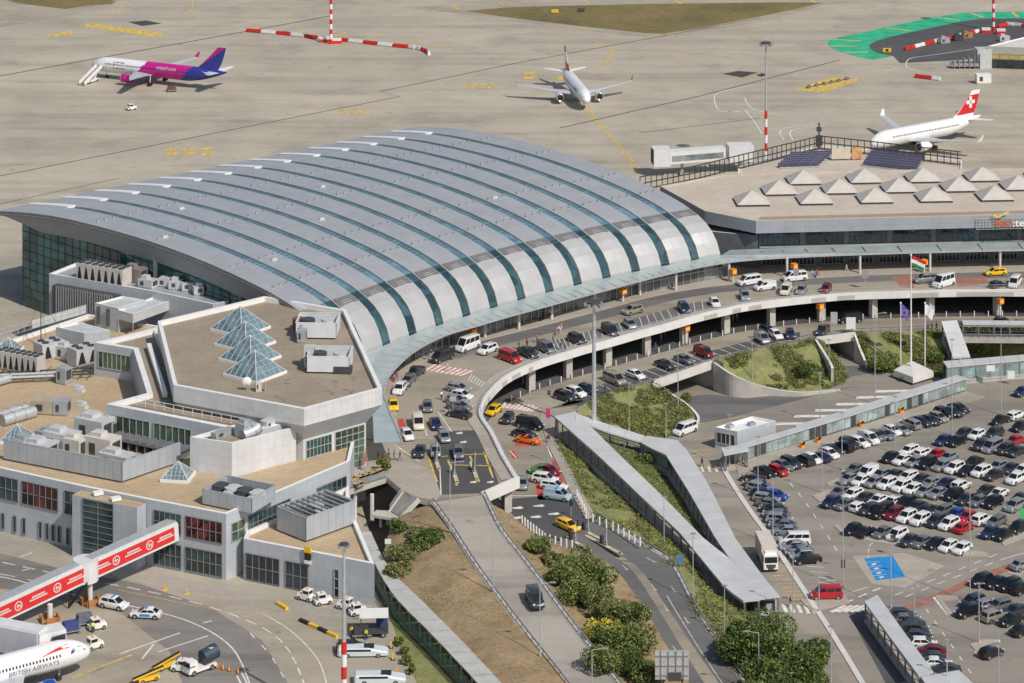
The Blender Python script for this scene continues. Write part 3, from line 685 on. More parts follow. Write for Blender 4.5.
# ---------------------------------------------------------------- the arched terminal hall
ZT = [(0, 24), (.1, 25.7), (.2, 26.9), (.3, 27.5), (.4, 27.85), (.5, 27.9), (.6, 27.6), (.7, 26.9), (.8, 25.8), (.87, 24.6), (.92, 23.2), (.955, 21.6), (.978, 19.6), (.992, 17.4), (1.0, 14.9), (1.0, 10.7)]
def prof(n=46):
    """points (t, z) along the roof, evenly spread by arc length (span 108 m)."""
    pts = [Vector((t * 108, z, 0)) for t, z in ZT]
    sm = smooth_path(pts[:-1], 5) + [pts[-1]]
    tot = sum((sm[i + 1] - sm[i]).length for i in range(len(sm) - 1)); q = resample(sm, tot / n * .9999)
    q = (q + [pts[-1]])[:n + 1]
    return [(v.x / 108, v.y) for v in q]
PR = prof()
AIRX = [(63, 206.5), (95, 200), (125, 193.8), (156, 187), (185, 180.5), (215, 174), (245, 167.5), (273, 161), (301, 154.5), (330, 148), (358, 141.5), (385, 135), (412, 128.6)]
A0, A1 = P(-3, 211.0, 24), P(418, 126.5, 24)
LX = [(383.5 - 33, 366), (387, 349), (417, 335), (447, 325), (476, 315), (505, 309), (533, 301), (562, 294), (589, 287), (616, 281), (644, 275), (670, 269), (696, 264)]
LPts = [P(x, y, 14.5) for x, y in LX]
# smooth landside arc through the window feet
def arcfit(pts):
    a, b = pts[0], pts[-1]; d = (b - a); L = d.length; d.normalize(); n = Vector((-d.y, d.x, 0))
    ks = [((p - a).dot(n)) / max(1e-3, ((p - a).dot(d) / L) * (1 - (p - a).dot(d) / L)) for p in pts[2:-2]]
    k = sum(ks) / len(ks); return a, d, n, L, k
a_, d_, n_, L_a, k_ = arcfit(LPts[1:])
def arc(u):
    return a_ + d_ * (u * L_a) + n_ * (k_ * u * (1 - u))
NB = 13
lu = [-1 / 11 + i / 11 for i in range(13)]
# airside points: evenly spaced between the first and last stripe tip
ad = (A1 - A0)
S0 = P(35, 205, 24); 
air = [A0.lerp(A1, (i + 1) / 14) for i in range(13)]
land = [arc(u) for u in lu]
air_e = [A0] + air + [A1]; land_e = [arc(-2.0 / 11)] + land + [arc(1 + .82 / 11)]
hall = thing('arched_terminal_hall', 'large silver arched terminal hall with blue glass roof stripes', 'terminal', (0, 0, 0))
def rp(a, l, t, z): return Vector((a.x + (l.x - a.x) * t, a.y + (l.y - a.y) * t, z))
SW_A, SW_L = .085, .145                # half width of a stripe as a share of the bay
seamM = [M_seam, M_seamw]
for b in range(14):
    a0, a1, l0, l1 = air_e[b], air_e[b + 1], land_e[b], land_e[b + 1]
    mb = MB(); ncol = 3; rows = []; S = 0
    w0 = 0 if b == 0 else 1; w1 = 0 if b == 13 else 1
    for j, (t, z) in enumerate(PR):
        sw = SW_A + (SW_L - SW_A) * t; row = []
        for c in range(ncol + 1):
            f0 = sw * w0 * (.6 + .4 * (t > .1)); f1 = 1 - sw * w1
            u = f0 + (f1 - f0) * c / ncol
            p = rp(a0.lerp(a1, u), l0.lerp(l1, u), t, z); p.z += .28 * math.sin(math.pi * c / ncol) * .6
            row.append(p)
        rows.append(row)
    d = 0
    for j in range(len(rows) - 1):
        L = (rows[j + 1][0] - rows[j][0]).length
        facade = PR[j][0] > .9
        for c in range(ncol):
            x0, x1 = c * 2.2, (c + 1) * 2.2
            mb.quad(rows[j][c], rows[j][c + 1], rows[j + 1][c + 1], rows[j + 1][c], 1 if facade else 0,
                    [(d, x0), (d, x1), (d + L, x1), (d + L, x0)])
        d += L
    # side returns of the bay shell down to the glass
    for j in range(len(rows) - 1):
        for c in (0, ncol):
            p, q = rows[j][c], rows[j + 1][c]; n = Vector((0, 0, -.55)) if PR[j][0] < .9 else Vector((-.45, .45, 0)) * 1.2
            n2 = Vector((0, 0, -.55)) if PR[j + 1][0] < .9 else Vector((-.45, .45, 0)) * 1.2
            mb.quad(p, q, q + n2, p + n, 0)
    r0 = rows[0]
    for c in range(ncol): mb.quad(r0[c], r0[c + 1], r0[c + 1] + Vector((0, 0, -.5)), r0[c] + Vector((0, 0, -.5)), 1)
    o = mb.build('roof_bay', seamM, hall, recalc=False); autosmooth(o, 50)
    # dark louvre at the knee of the bay
    mb = MB(); j = min(range(len(PR)), key=lambda i: abs(PR[i][0] - .905))
    nn = Vector((.25, -.25, .5))
    p = [rows[j][0] + (rows[j][-1] - rows[j][0]) * .05 + nn * .35, rows[j][0] + (rows[j][-1] - rows[j][0]) * .95 + nn * .35, rows[j + 1][0] + (rows[j + 1][-1] - rows[j + 1][0]) * .95 + nn * .25, rows[j + 1][0] + (rows[j + 1][-1] - rows[j + 1][0]) * .05 + nn * .25]
    for q in range(4):
        s = [p[0].lerp(p[3], q / 4 + .03), p[1].lerp(p[2], q / 4 + .03), p[1].lerp(p[2], q / 4 + .2), p[0].lerp(p[3], q / 4 + .2)]
        mb.quad(*s)
    mb.quad(*[v - nn * .08 for v in p])
    mb.build('louvre', mat('louvre_grey', (.21, .205, .20), .6, .2), hall)
for k in range(13):
    mb = MB(); rows = []
    for j, (t, z) in enumerate(PR):
        sw = SW_A + (SW_L - SW_A) * t + .03
        aL, aR = air_e[k].lerp(air_e[k + 1], 1 - sw), air_e[k + 1].lerp(air_e[k + 2], sw)
        lL, lR = land_e[k].lerp(land_e[k + 1], 1 - sw), land_e[k + 1].lerp(land_e[k + 2], sw)
        off = Vector((0, 0, -.38)) if t < .9 else Vector((-.3, .3, -.05))
        rows.append([rp(aL, lL, t, z) + off, rp(aR, lR, t, z) + off])
    js = next(i for i, (t, z) in enumerate(PR) if t > .125)
    tp = MB(); ss = SW_A * 1.0
    for j in range(js):
        up = Vector((0, 0, .62)); tp.quad(rows[j][0] + up, rows[j][1] + up, rows[j + 1][1] + up, rows[j + 1][0] + up); tp.quad(rows[j][0] - Vector((0, 0, .3)), rows[j][0] + up, rows[j + 1][0] + up, rows[j + 1][0] - Vector((0, 0, .3))); tp.quad(rows[j][1] - Vector((0, 0, .3)), rows[j][1] + up, rows[j + 1][1] + up, rows[j + 1][1] - Vector((0, 0, .3)))
    tp.quad(rows[js][0] + Vector((0, 0, -.3)), rows[js][1] + Vector((0, 0, -.3)), rows[js][1] + up, rows[js][0] + up)
    tp.build('white_tip', M_white, hall)
    for j in range(len(rows) - 1):
        mb.quad(rows[j][0], rows[j][1], rows[j + 1][1], rows[j + 1][0], 2 if PR[j][0] > .9 else 0 if j >= js else 1)
    o = mb.build('glass_stripe', [M_bluegl, M_whiteplast, glassmat('facade_glass', (.035, .08, .092), .1, 0, .35, .4)], hall)
    mb = MB()
    for j in range(js, len(rows) - 1):
        if PR[j][0] > .86 and j % 4: continue
        for q in ((0, .5) if PR[j][0] < .86 else (0,)):
            a = rows[j][0].lerp(rows[j + 1][0], q); b2 = rows[j][1].lerp(rows[j + 1][1], q)
            up = Vector((.12, -.12, .22)) * (.4 if PR[j][0] < .86 else .25); mb.beam(a + up, b2 + up, .16, .1)
    for e in (0, 1):
        for j in range(js, len(rows) - 1): mb.beam(rows[j][e] + Vector((0, 0, .12)), rows[j + 1][e] + Vector((0, 0, .12)), .12, .1)
    mb.build('glazing_bars', mat('slate_bars', (.13, .19, .22), .5, .2, var=0), o)
# roof skin beneath so nothing shows through, end gables, soffit
mb = MB(); rows = []
for (t, z) in PR:
    rows.append([rp(a, l, t, z) + (Vector((0, 0, -.95)) if t < .9 else Vector((-.75, .75, -.3))) for a, l in zip(air_e, land_e)])
for j in range(len(rows) - 1):
    for c in range(14): mb.quad(rows[j][c], rows[j][c + 1], rows[j + 1][c + 1], rows[j + 1][c])
mb.build('roof_lining', M_dsteel, hall)
M_gable = mat('gable_metal', (.30, .31, .33), .5, .3, var=.06)
for e, s in ((0, 1), (-1, -1)):
    mb = MB(); ax = (air_e[1] - air_e[0]).normalized(); out = ax * -s
    top = [rp(air_e[e], land_e[e], t, z) for t, z in PR]; ins = []
    for (t, z), p in zip(PR, top):
        k_ = min(1, .12 + t / .16); ins.append(p + ax * s * .9 * k_ + Vector((0, 0, -4.2 * k_)) + (Vector((.5, -.5, 0)) * -(0 if t < .9 else 2)))
    for i in range(len(top) - 1):
        mb.quad(top[i], top[i + 1], top[i + 1] + Vector((0, 0, -.7)), top[i] + Vector((0, 0, -.7)), 1)
        mb.quad(top[i] + Vector((0, 0, -.7)), top[i + 1] + Vector((0, 0, -.7)), ins[i + 1], ins[i])
    mb.build('gable_soffit', [M_gable, M_seamw], hall)
    # glass gable wall
    mb = MB(); fr = MB()
    g = [rp(air_e[e], land_e[e], t, z) + ax * s * 1.3 for t, z in PR if .055 < t]
    for i in range(len(g) - 1):
        mb.quad(Vector((g[i].x, g[i].y, ZP)), Vector((g[i + 1].x, g[i + 1].y, ZP)), g[i + 1] + Vector((0, 0, -1)), g[i] + Vector((0, 0, -1)))
    o = mb.build('gable_glass', M_teal if e == 0 else M_gable, hall)
    if e == 0:
        nn = Vector((-ax.x, -ax.y, 0)) * .12
        for i in range(0, len(g) - 1): fr.beam(Vector((g[i].x, g[i].y, ZP)) + nn, g[i] + Vector((0, 0, -1)) + nn, .08, .1)
        for h in range(7, 25, 2):
            seg = [p for p in g if p.z - 1 > h]
            if len(seg) > 1: fr.beam(Vector((seg[0].x, seg[0].y, h)) + nn, Vector((seg[-1].x, seg[-1].y, h)) + nn, .07, .08)
        fr.build('gable_mullions', mat('teal_frame', (.05, .10, .10), .5, .2, var=0), o)
# airside glass front and eave soffit
mb = MB(); i0 = rp(air_e[0].lerp(air_e[1], .6), land_e[0].lerp(land_e[1], .6), .06, 0); i1 = rp(air_e[-1], land_e[-1], .06, 0)
mb.quad(Vector((i0.x, i0.y, ZP)), Vector((i1.x, i1.y, ZP)), Vector((i1.x, i1.y, 24)), Vector((i0.x, i0.y, 24))); mb.build('airside_glass', M_teal, hall)
# landside ground storey below the shell: shopfront glazing between ribs and doors
mb = MB(); fr = MB()
for b in range(0, 14):
    for c in range(4):
        a, q = land_e[b].lerp(land_e[b + 1], c / 4), land_e[b].lerp(land_e[b + 1], (c + 1) / 4); o_ = Vector((.35, -.35, 0))
        a, q = a + o_, q + o_
        mb.quad(Vector((a.x, a.y, ZD + .14)), Vector((q.x, q.y, ZD + .14)), Vector((q.x, q.y, 14.4)), Vector((a.x, a.y, 14.4)))
        fr.box((a.x + .06, a.y - .06, (ZD + 14.4) / 2 + .07), (.14, .14, 14.4 - ZD - .15), .7)
    a, q = land_e[b] + Vector((.42, -.42, 0)), land_e[b + 1] + Vector((.42, -.42, 0))
    for z in (12.9, 14.3): fr.beam(Vector((a.x, a.y, z)), Vector((q.x, q.y, z)), .12, .16)
o = mb.build('entrance_glazing', glassmat('entrance_glass', (.16, .18, .19), .15, 0, .3, .5), hall); fr.build('entrance_frames', M_galv, o)
# small roof domes / vents on the shell
for (b, t) in ((2, .35), (6, .42), (0, .5), (9, .7), (4, .62), (1, .72)):
    j = min(range(len(PR)), key=lambda i: abs(PR[i][0] - t)); c = rp(air_e[b].lerp(air_e[b + 1], .45), land_e[b].lerp(land_e[b + 1], .45), *PR[j])
    mb = MB(); mb.box((c.x, c.y, c.z + .25), (1.3, .8, .5), .7, taper=.8); mb.build('roof_vent', M_hvac, hall)
# rows of small snow-guard studs on the shell
mb = MB()
for b in range(14):
    for t in (.3, .5, .7, .82):
        j = min(range(len(PR)), key=lambda i: abs(PR[i][0] - t))
        for u in (.25, .5, .75):
            c = rp(air_e[b].lerp(air_e[b + 1], u), land_e[b].lerp(land_e[b + 1], u), *PR[j]); mb.box((c.x, c.y, c.z + .3), (.55, .3, .3), .7)
mb.build('roof_anchors', M_steel, hall)['kind'] = 'stuff'

# ---- glass canopy along the doors
cf = smooth_path(PP([(402, 441), (386, 402), (384, 392), (390, 375), (412, 353), (443, 336), (476, 326), (512, 315.5), (560, 302.5), (595, 293), (640, 281), (672, 273), (719, 263.5), (768, 258.5), (868, 254), (1024, 250), (1180, 248)], 14.9), 4)
back_ = PP([(1180, 239.5), (880, 244), (730, 250)], 15.0) + [Vector((p.x, p.y, 15.4)) for p in reversed(land_e[:])] + PP([(372, 400), (374, 443)], 15.0)
can = thing('entrance_canopy', 'long curved frosted glass canopy over the terminal doors', 'canopy')
mb = MB(); mb.poly(cf + back_); o = mb.build('canopy_glass', M_cangl, can)
mb = MB()
for i in range(len(cf) - 1): mb.beam(cf[i], cf[i + 1], .25, .35)
n_ = len(cf)
for i in range(6, n_ - 1, 1):
    d = (cf[min(i + 1, n_ - 1)] - cf[i]); nrm = Vector((-d.y, d.x, 0)).normalized()
    if nrm.dot(Vector((-.3, 1, 0))) < 0: nrm = -nrm
    mb.beam(cf[i] + Vector((0, 0, .1)), cf[i] + nrm * 5.0 + Vector((0, 0, .35)), .16, .2)
mb.build('canopy_ribs', M_galv, can)
for px, py in ((485, 337), (519, 329), (552, 319), (595, 308), (640, 295), (676, 290), (729, 280.5), (787, 277), (860, 273), (930, 271), (1000, 269)):
    b = P(px, py, ZD + .14); mb = MB(); mb.tube(b, b + Vector((0, 0, 4.2)), .28, n=10); mb.build('column', M_concw, can, smooth=False)

# ---- wall helper for the other buildings ---------------------------------------
def bld(root, poly, z0, z1, wall, roof, par=.9, th=.5, name='wall', dz=0, cap=None):
    """walls with a parapet, the roof sunk behind it."""
    mb = MB(); n = len(poly); area = sum(poly[i][0] * poly[(i + 1) % n][1] - poly[(i + 1) % n][0] * poly[i][1] for i in range(n))
    if area < 0: poly = poly[::-1]
    inn = offset_poly(poly, th); u = 0
    for i in range(n):
        k = (i + 1) % n; a, b, c, d = poly[i], poly[k], inn[k], inn[i]; L = math.hypot(b[0] - a[0], b[1] - a[1])
        mb.quad((*a, z0), (*b, z0), (*b, z1), (*a, z1), 0, [(u, z0), (u + L, z0), (u + L, z1), (u, z1)]); u += L
        mb.quad((*a, z1), (*b, z1), (*c, z1), (*d, z1), 1); mb.quad((*d, z1), (*c, z1), (*c, z1 - par), (*d, z1 - par), 1)
    w = mb.build(name, [wall, cap or M_white], root, recalc=False)
    mb = MB(); mb.poly([(*p, z1 - par + .02) for p in inn]); r = mb.build('roof', roof, root)
    return w, r
def band(root, a, b, z0, z1, nc, nr, glass, frame=None, name='window', out=.06, rec=0, bars=.1, sub=True):
    """a glazed band on the wall from a to b (xy), outside is on the right when walking from a to b."""
    a, b = Vector((a[0], a[1], 0)), Vector((b[0], b[1], 0)); d = (b - a).normalized(); n = Vector((d.y, -d.x, 0)); L = (b - a).length
    mb = MB(); q = n * out; mb.quad(a + q + Vector((0, 0, z0)), b + q + Vector((0, 0, z0)), b + q + Vector((0, 0, z1)), a + q + Vector((0, 0, z1)))
    for e0, e1 in ((a + Vector((0, 0, z0)), b + Vector((0, 0, z0))), (b + Vector((0, 0, z1)), a + Vector((0, 0, z1)))): mb.quad(e0, e1, e1 + q, e0 + q)
    w = mb.build(name, glass, root, recalc=False)
    fr = MB(); q = n * (out + .05)
    for i in range(nc + 1):
        p = a + d * (L * i / nc) + q; fr.box((p.x, p.y, (z0 + z1) / 2), (bars, .14, z1 - z0 + bars), math.atan2(d.y, d.x))
    for i in range(nr + 1):
        z = z0 + (z1 - z0) * i / nr; fr.beam(a + q + Vector((0, 0, z)), b + q + Vector((0, 0, z)), .13, bars)
    fr.build('frame', frame or M_galv, w); return w
def along(a, b, s): return (a[0] + (b[0] - a[0]) * s, a[1] + (b[1] - a[1]) * s)
def glass_pyramid(root, c, s, h, rz, name='glass_pyramid', ld=None, label=None):
    t = thing(name, label, 'skylight', c, rz) if label else root
    o = Vector((0, 0, 0)); q = [Vector((x * s / 2, y * s / 2, .55)) for x, y in ((-1, -1), (1, -1), (1, 1), (-1, 1))]; ap = Vector((0, 0, h))
    mb = MB()
    for i in range(4): mb.add([q[i], q[(i + 1) % 4], ap], [[0, 1, 2]])
    g = mb.build('glazing', M_pyrgl, t, recalc=False)
    mb = MB(); mb.box((0, 0, .25), (s + .45, s + .45, .5)); mb.build('kerb', M_white, t)
    mb = MB(); nb = 6
    for i in range(4):
        a, b = q[i], q[(i + 1) % 4]; nrm = (b - a).cross(ap - a).normalized() * .05
        mb.beam(a + nrm, ap + nrm, .15, .12)
        for k in range(1, nb):
            f = k / nb; p0 = a.lerp(b, f); top = 1 - abs(2 * f - 1)
            e = (a if f < .5 else b).lerp(ap, top); mb.beam(p0 + nrm, e + nrm, .07, .06)
        for k in range(1, 5): mb.beam(a.lerp(ap, k / 5) + nrm, b.lerp(ap, k / 5) + nrm, .06, .06)
    mb.build('glazing_bars', M_hvac, t)
    return t

# ---- octagonal hall at the near end ---------------------------------------------
oc = thing('polygonal_hall', 'six sided flat roofed hall with brown gravel roof and white fascia', 'building', (0, 0, 0))
OC = xy(PP([(157.7, 321), (264.5, 296), (346, 309.5), (382, 388), (304, 409), (173.5, 385)], 24.5))
w, r = bld(oc, OC, 21.6, 24.5, M_panel, M_brown, .9, .7, 'fascia')
inn = offset_poly(OC, 2.6); n = len(OC)
mb = MB(); u = 0
for i in range(n):
    k = (i + 1) % n; L = math.hypot(OC[k][0] - OC[i][0], OC[k][1] - OC[i][1])
    mb.quad((*OC[i], 21.6), (*OC[k], 21.6), (*inn[k], 18.2), (*inn[i], 18.2), 0, [(u, 0), (u + L, 0), (u + L - 1, 4), (u + 1, 4)]); u += L
mb.build('sloping_fascia', M_bpanel, oc)
mb = MB(); mb.prism(inn, ZP, 18.3, 0); mb.build('wall', M_panel, oc)
# walls run clockwise in the list; the front right face is between corners 3 and 4
c3, c4 = inn[3], inn[4]
band(oc, along(c4, c3, .50), along(c4, c3, .965), 10.9, 18.0, 5, 6, M_green_gl, M_galv, 'tall_window')
band(oc, along(c4, c3, .04), along(c4, c3, .44), 14.9, 17.9, 7, 2, M_teal, M_galv, 'window')
for px, py in ((243, 330), (248, 344), (253.5, 359), (256, 375)):
    pass
PYR = [(240.5, 329.5), (245, 344.5), (250, 359), (255, 374.5)]
ax = math.atan2(OC[5][1] - OC[0][1], OC[5][0] - OC[0][0])
for i, (px, py) in enumerate(PYR):
    c = P(px, py, 23.6); glass_pyramid(oc, c, 7.6, 4.3, .92, label=['glass pyramid skylight farthest back of four on the brown roof', 'second glass pyramid skylight from the back on the brown roof', 'third glass pyramid skylight from the back on the brown roof', 'front glass pyramid skylight nearest the fascia of the brown roof'][i], name='glass_pyramid')
    bpy.data.objects[-1] if False else None
for o in list(C.objects):
    if o.name.startswith('glass_pyramid') and o.type == 'EMPTY': o['group'] = 'glass pyramids on the brown roof'
# ---------------------------------------------------------------- low terminal building (left)
ZR = 15.5
def V3(p, z): return Vector((p[0], p[1], z))
M_adv = mat('red_advert', (.62, .045, .05), .5, var=.05)
M_redgl = glassmat('red_lit_glazing', (.085, .013, .016), .1, 0, .35, .95)
tb = thing('low_terminal', 'low grey terminal with tan gravel roof beside the red passenger bridge', 'building', (0, 0, 0))
# main block, anticlockwise from its right corner
A_px = [(226, 514), (350, 461), (357, 430), (300, 395), (160, 326), (88, 314), (0, 343), (-160, 378), (-160, 436), (0, 468), (86, 487), (152, 500)]
AP_ = xy(PP(A_px, ZR))
bld(tb, AP_, ZP, ZR, M_bpanel, M_tan, .7, .6)
C1, C2, CL1, CL0, CLL, CM = AP_[0], AP_[1], AP_[11], AP_[9], AP_[8], AP_[10]
# right hand face: window band, E wing attaches lower
band(tb, along(C1, C2, .04), along(C1, C2, .14), 10.6, 13.6, 2, 2, M_green_gl)
band(tb, along(C1, C2, .17), along(C1, C2, .50), 10.6, 13.6, 9, 2, M_win, M_mull)
band(tb, along(C1, C2, .72), along(C1, C2, .965), 9.6, 13.3, 6, 2, M_win, M_mull)
# front faces (walk with outside on the right: from left to right seen from the front)
f1 = lambda s: along(CL1, C1, s)
f0 = lambda s: along(CL0, CM, s)
f2 = lambda s: along(CM, CL1, s)
band(tb, f1(.03), f1(.40), 10.6, 14.0, 5, 2, M_win, M_mull); band(tb, f1(.46), f1(.95), 10.6, 14.0, 6, 2, M_redgl, M_mull)
band(tb, f1(.03), f1(.40), 5.2, 9.0, 5, 2, M_win, M_mull); band(tb, f1(.46), f1(.95), 5.2, 9.0, 6, 2, M_win, M_mull)
band(tb, f0(.0), f0(.215), 10.4, 14.2, 3, 2, M_win, M_mull); band(tb, f0(.26), f0(.68), 10.4, 14.2, 6, 2, M_redgl, M_mull); band(tb, f0(.76), f0(.90), 10.4, 14.2, 2, 2, M_win, M_mull)
for s in (.02, .16, .27, .46, .54, .61, .68, .78, .86): band(tb, f0(s), f0(s + .035), 5.4, 8.0, 1, 1, M_darkgl, M_mull)
band(tb, along(CLL, CL0, .3), along(CLL, CL0, .97), 10.4, 14.2, 14, 2, M_win, M_mull)
mb = MB()
a, b = V3(C1, 10.0), V3(C2, 10.0)
mb.build('ledge', M_white, tb) if False else None
# stair tower in front of the wall
st = xy(PP([(68, 484.5), (83, 488)], ZR)); nrm = Vector((CM[0] - CL0[0], CM[1] - CL0[1], 0)).normalized(); nrm = Vector((nrm.y, -nrm.x, 0))
q = [Vector((*f0(.955), 0)), Vector((*f2(.92), 0))]
tw = [(q[0] + nrm * .2)[:2], (q[0] + nrm * 2.6)[:2], (q[1] + nrm * 2.6)[:2], (q[1] + nrm * .2)[:2]]
tw = [tuple(x) for x in tw]
mb = MB(); mb.prism(tw, ZP, ZR - .6, 0, 1); mb.build('stair_tower', [M_bpanel, M_tan], tb)
band(tb, along(tw[1], tw[2], .17), along(tw[1], tw[2], .64), 5.6, 14.7, 2, 9, M_win, M_mull); 
for s in (.3, .62):
    c = along(tw[0], tw[2], s); mb = MB(); mb.box((c[0], c[1], ZR - .2), (1.6, 1.1, .5), .5); mb.build('roof_hatch', M_white, tb)

# front wing (lower)
ew = thing('front_wing', 'lower grey wing with tan roof at the end of the low terminal', 'building')
EP = xy(PP([(243.5, 538.5), (374.5, 564), (350, 505.5), (338, 486), (283, 500), (251, 513)], 11.4))
# keep its back inside the main block's wall line
bld(ew, [EP[0], EP[1], EP[2], along(C1, C2, .985), along(C1, C2, .16)], ZP, 11.4, M_bpanel, M_tan, .7, .6)
e0, e1 = EP[0], EP[1]
band(ew, along(e0, e1, .02), along(e0, e1, .28), 5.0, 9.2, 5, 2, M_darkgl, M_mull); band(ew, along(e0, e1, .33), along(e0, e1, .50), 5.0, 9.2, 3, 2, M_darkgl, M_mull)
band(ew, along(e0, e1, .70), along(e0, e1, .735), 5.0, 9.4, 1, 3, M_darkgl, M_bpanel)
mb = MB(); c = V3(along(e0, e1, .505), 10.3); d = Vector((e1[0] - e0[0], e1[1] - e0[1], 0)).normalized(); nn = Vector((d.y, -d.x, 0))

def signbox(p, rz, label):
    t = thing('gate_sign', label, 'sign', p, rz)
    mb = MB(); mb.box((0, 0, 1.6), (1.5, .4, 1.2)); mb.build('yellow_panel', M_yellow, t)
    mb = MB(); mb.box((0, 0, .25), (1.3, .38, 1.45)); mb.build('black_panel', M_black, t)
    mb = MB(); mb.box((0, 0, -.85), (1.4, .36, .7)); mb.build('base_panel', M_whiteplast, t); t.scale = (.8,) * 3
    return t
rzE = math.atan2(d.y, d.x)
signbox(c + nn * .35 + Vector((0, 0, .2)), rzE, 'yellow and black gate sign on the front wing wall')
dA = Vector((CM[0] - CL0[0], CM[1] - CL0[1], 0)).normalized(); nA = Vector((dA.y, -dA.x, 0))
signbox(V3(f0(.93), 10.4) + nA * .5, math.atan2(dA.y, dA.x), 'yellow and black gate sign left of the stair tower')

# upper block B with green windows
ub = thing('upper_block', 'white edged upper storey with green windows around the brown roofed hall', 'building')
ZB = 21.0
BP = xy(PP([(106, 404), (250, 432), (300, 420), (304, 408), (180, 383), (158, 327), (94, 342.5), (133.5, 349), (147, 393)], ZB))
bld(ub, BP, ZR - .7, ZB, M_bpanel, M_brown, .8, 1.0)
band(ub, along(BP[0], BP[1], .03), along(BP[0], BP[1], .31), 16.2, 19.4, 6, 1, M_green_gl); band(ub, along(BP[0], BP[1], .34), along(BP[0], BP[1], .60), 16.2, 19.4, 6, 1, M_green_gl)
band(ub, along(BP[6], BP[7], .12), along(BP[6], BP[7], .92), 16.6, 19.6, 7, 1, M_green_gl)
mb = MB(); q = PP([(150, 398), (152, 402), (142, 360), (138, 352)], ZB + .1)
# inner raised rim on the wing roof and a terrace railing
i2 = offset_poly(BP, 3.0)
for i in (0, 7, 8):
    k = (i + 1) % 9; a, b = V3(i2[i], ZB), V3(i2[k], ZB); mb.beam(a, b, .7, .9)
mb = MB(); a, b = V3(i2[8], ZB), V3(i2[7], ZB); mb.beam(a, b, .8, .9); mb.build('inner_parapet', M_white, ub)
mb = MB(); a, b = V3(i2[0], ZB - .4), V3(i2[1], ZB - .4)
for i in range(13): p = a.lerp(b, i / 12); mb.tube(p, p + Vector((0, 0, 1.3)), .05, n=5)
for h in (.6, 1.3): mb.tube(a + Vector((0, 0, h)), b + Vector((0, 0, h)), .05, n=5)
mb.build('railing', M_white, ub)
# white plant block D
dk = thing('roof_plant_room', 'white panelled plant room box standing on the tan roof', 'plant room')
DP = xy(PP([(190, 437), (232, 443), (296, 427), (262, 417)], 20.6))
bld(dk, DP, ZR - .68, 20.6, M_panel, M_brown, .6, .4)

# block F below the arch's gable, G hut
fb = thing('service_block', 'pale grey service block with roof machinery against the teal glass gable', 'building')
FP = xy(PP([(49, 273.5), (150, 290.5), (213, 304), (240, 299), (222, 291), (75, 263)], 20.5))
bld(fb, FP, ZP, 20.5, M_bpanel, M_hvacg, .5, .4)
g0, g1 = FP[0], FP[1]
mb = MB(); d = Vector((g1[0] - g0[0], g1[1] - g0[1], 0)).normalized(); nn = Vector((d.y, -d.x, 0))
c = V3(along(g0, g1, .40), 16.0) + nn * .9
mb.box(c, (16, 1.6, 5.6), math.atan2(d.y, d.x))
mb.build('louvred_box', M_dsteel, fb)
mb = MB()
for k in range(24): p = V3(along(g0, g1, .13 + .55 * k / 23), 16.0) + nn * 1.8; mb.box(p, (.25, .2, 5.6), math.atan2(d.y, d.x))
mb.build('louvre_posts', M_steel, fb)
gb = thing('roof_hut', 'small grey roof hut between the fence and the service block', 'hut')
GP = xy(PP([(95, 303), (118, 308), (146, 300), (122, 296)], 19.6)); bld(gb, GP, ZR - .7, 19.6, M_bpanel, M_hvac, .3, .3)
mb = MB(); 
for s in (.2, .62): 
    p = along(GP[0], GP[1], s); mb.box((p[0], p[1] - .05, 17.4), (1.2, .15, 3.4), .3)
mb.build('door', M_dsteel, gb)
gb2 = thing('roof_hut', 'long low grey roof hut with dark underside before the octagon', 'hut')
GP2 = xy(PP([(118, 310), (133, 314), (172, 300), (158, 295)], 19.2)); bld(gb2, GP2, 17.4, 19.2, M_hvac, M_hvac, .3, .3)
mb = MB()
for p in GP2: mb.tube((p[0], p[1], ZR - .7), (p[0], p[1], 17.4), .14, n=6)
mb.build('legs', M_steel, gb2)
gb3 = thing('roof_hut', 'plain pale grey roof store behind the white chillers', 'hut')
GP3 = xy(PP([(56, 327), (84, 333), (110, 330), (78, 322)], 18.6)); bld(gb3, GP3, ZR - .7, 18.6, M_bpanel, M_hvac, .3, .3)

# ---- roof machinery -------------------------------------------------------------
def chiller(p, L, W, Hh, nb, rz, label, m=None, group=None):
    t = thing('rooftop_chiller', label, 'chiller', p, rz, group); m = m or M_hvac
    mb = MB(); mb.box((0, 0, Hh * .5 + .25), (L, W, Hh - .3)); mb.box((0, 0, .2), (L, W * .9, .25)); mb.build('casing', m, t)
    mb = MB()
    for k in range(nb):
        x = -L / 2 + L * (k + .5) / nb; w = L / nb * .34
        for s in (-1, 1): mb.add([(x - w, s * (W / 2 + .02), .5), (x + w, s * (W / 2 + .02), .5), (x + w * .25, s * (W / 2 + .02), Hh * .85), (x - w * .25, s * (W / 2 + .02), Hh * .85)], [[0, 1, 2, 3]])
    mb.build('coil_bays', M_black, t)
    mb = MB()
    for k in range(nb):
        for s in (-.25, .25): mb.tube((-L / 2 + L * (k + .5) / nb, s * W, Hh + .1), (-L / 2 + L * (k + .5) / nb, s * W, Hh + .3), min(L / nb, W / 2) * .42, n=10)
    mb.build('fans', M_dsteel, t); return t
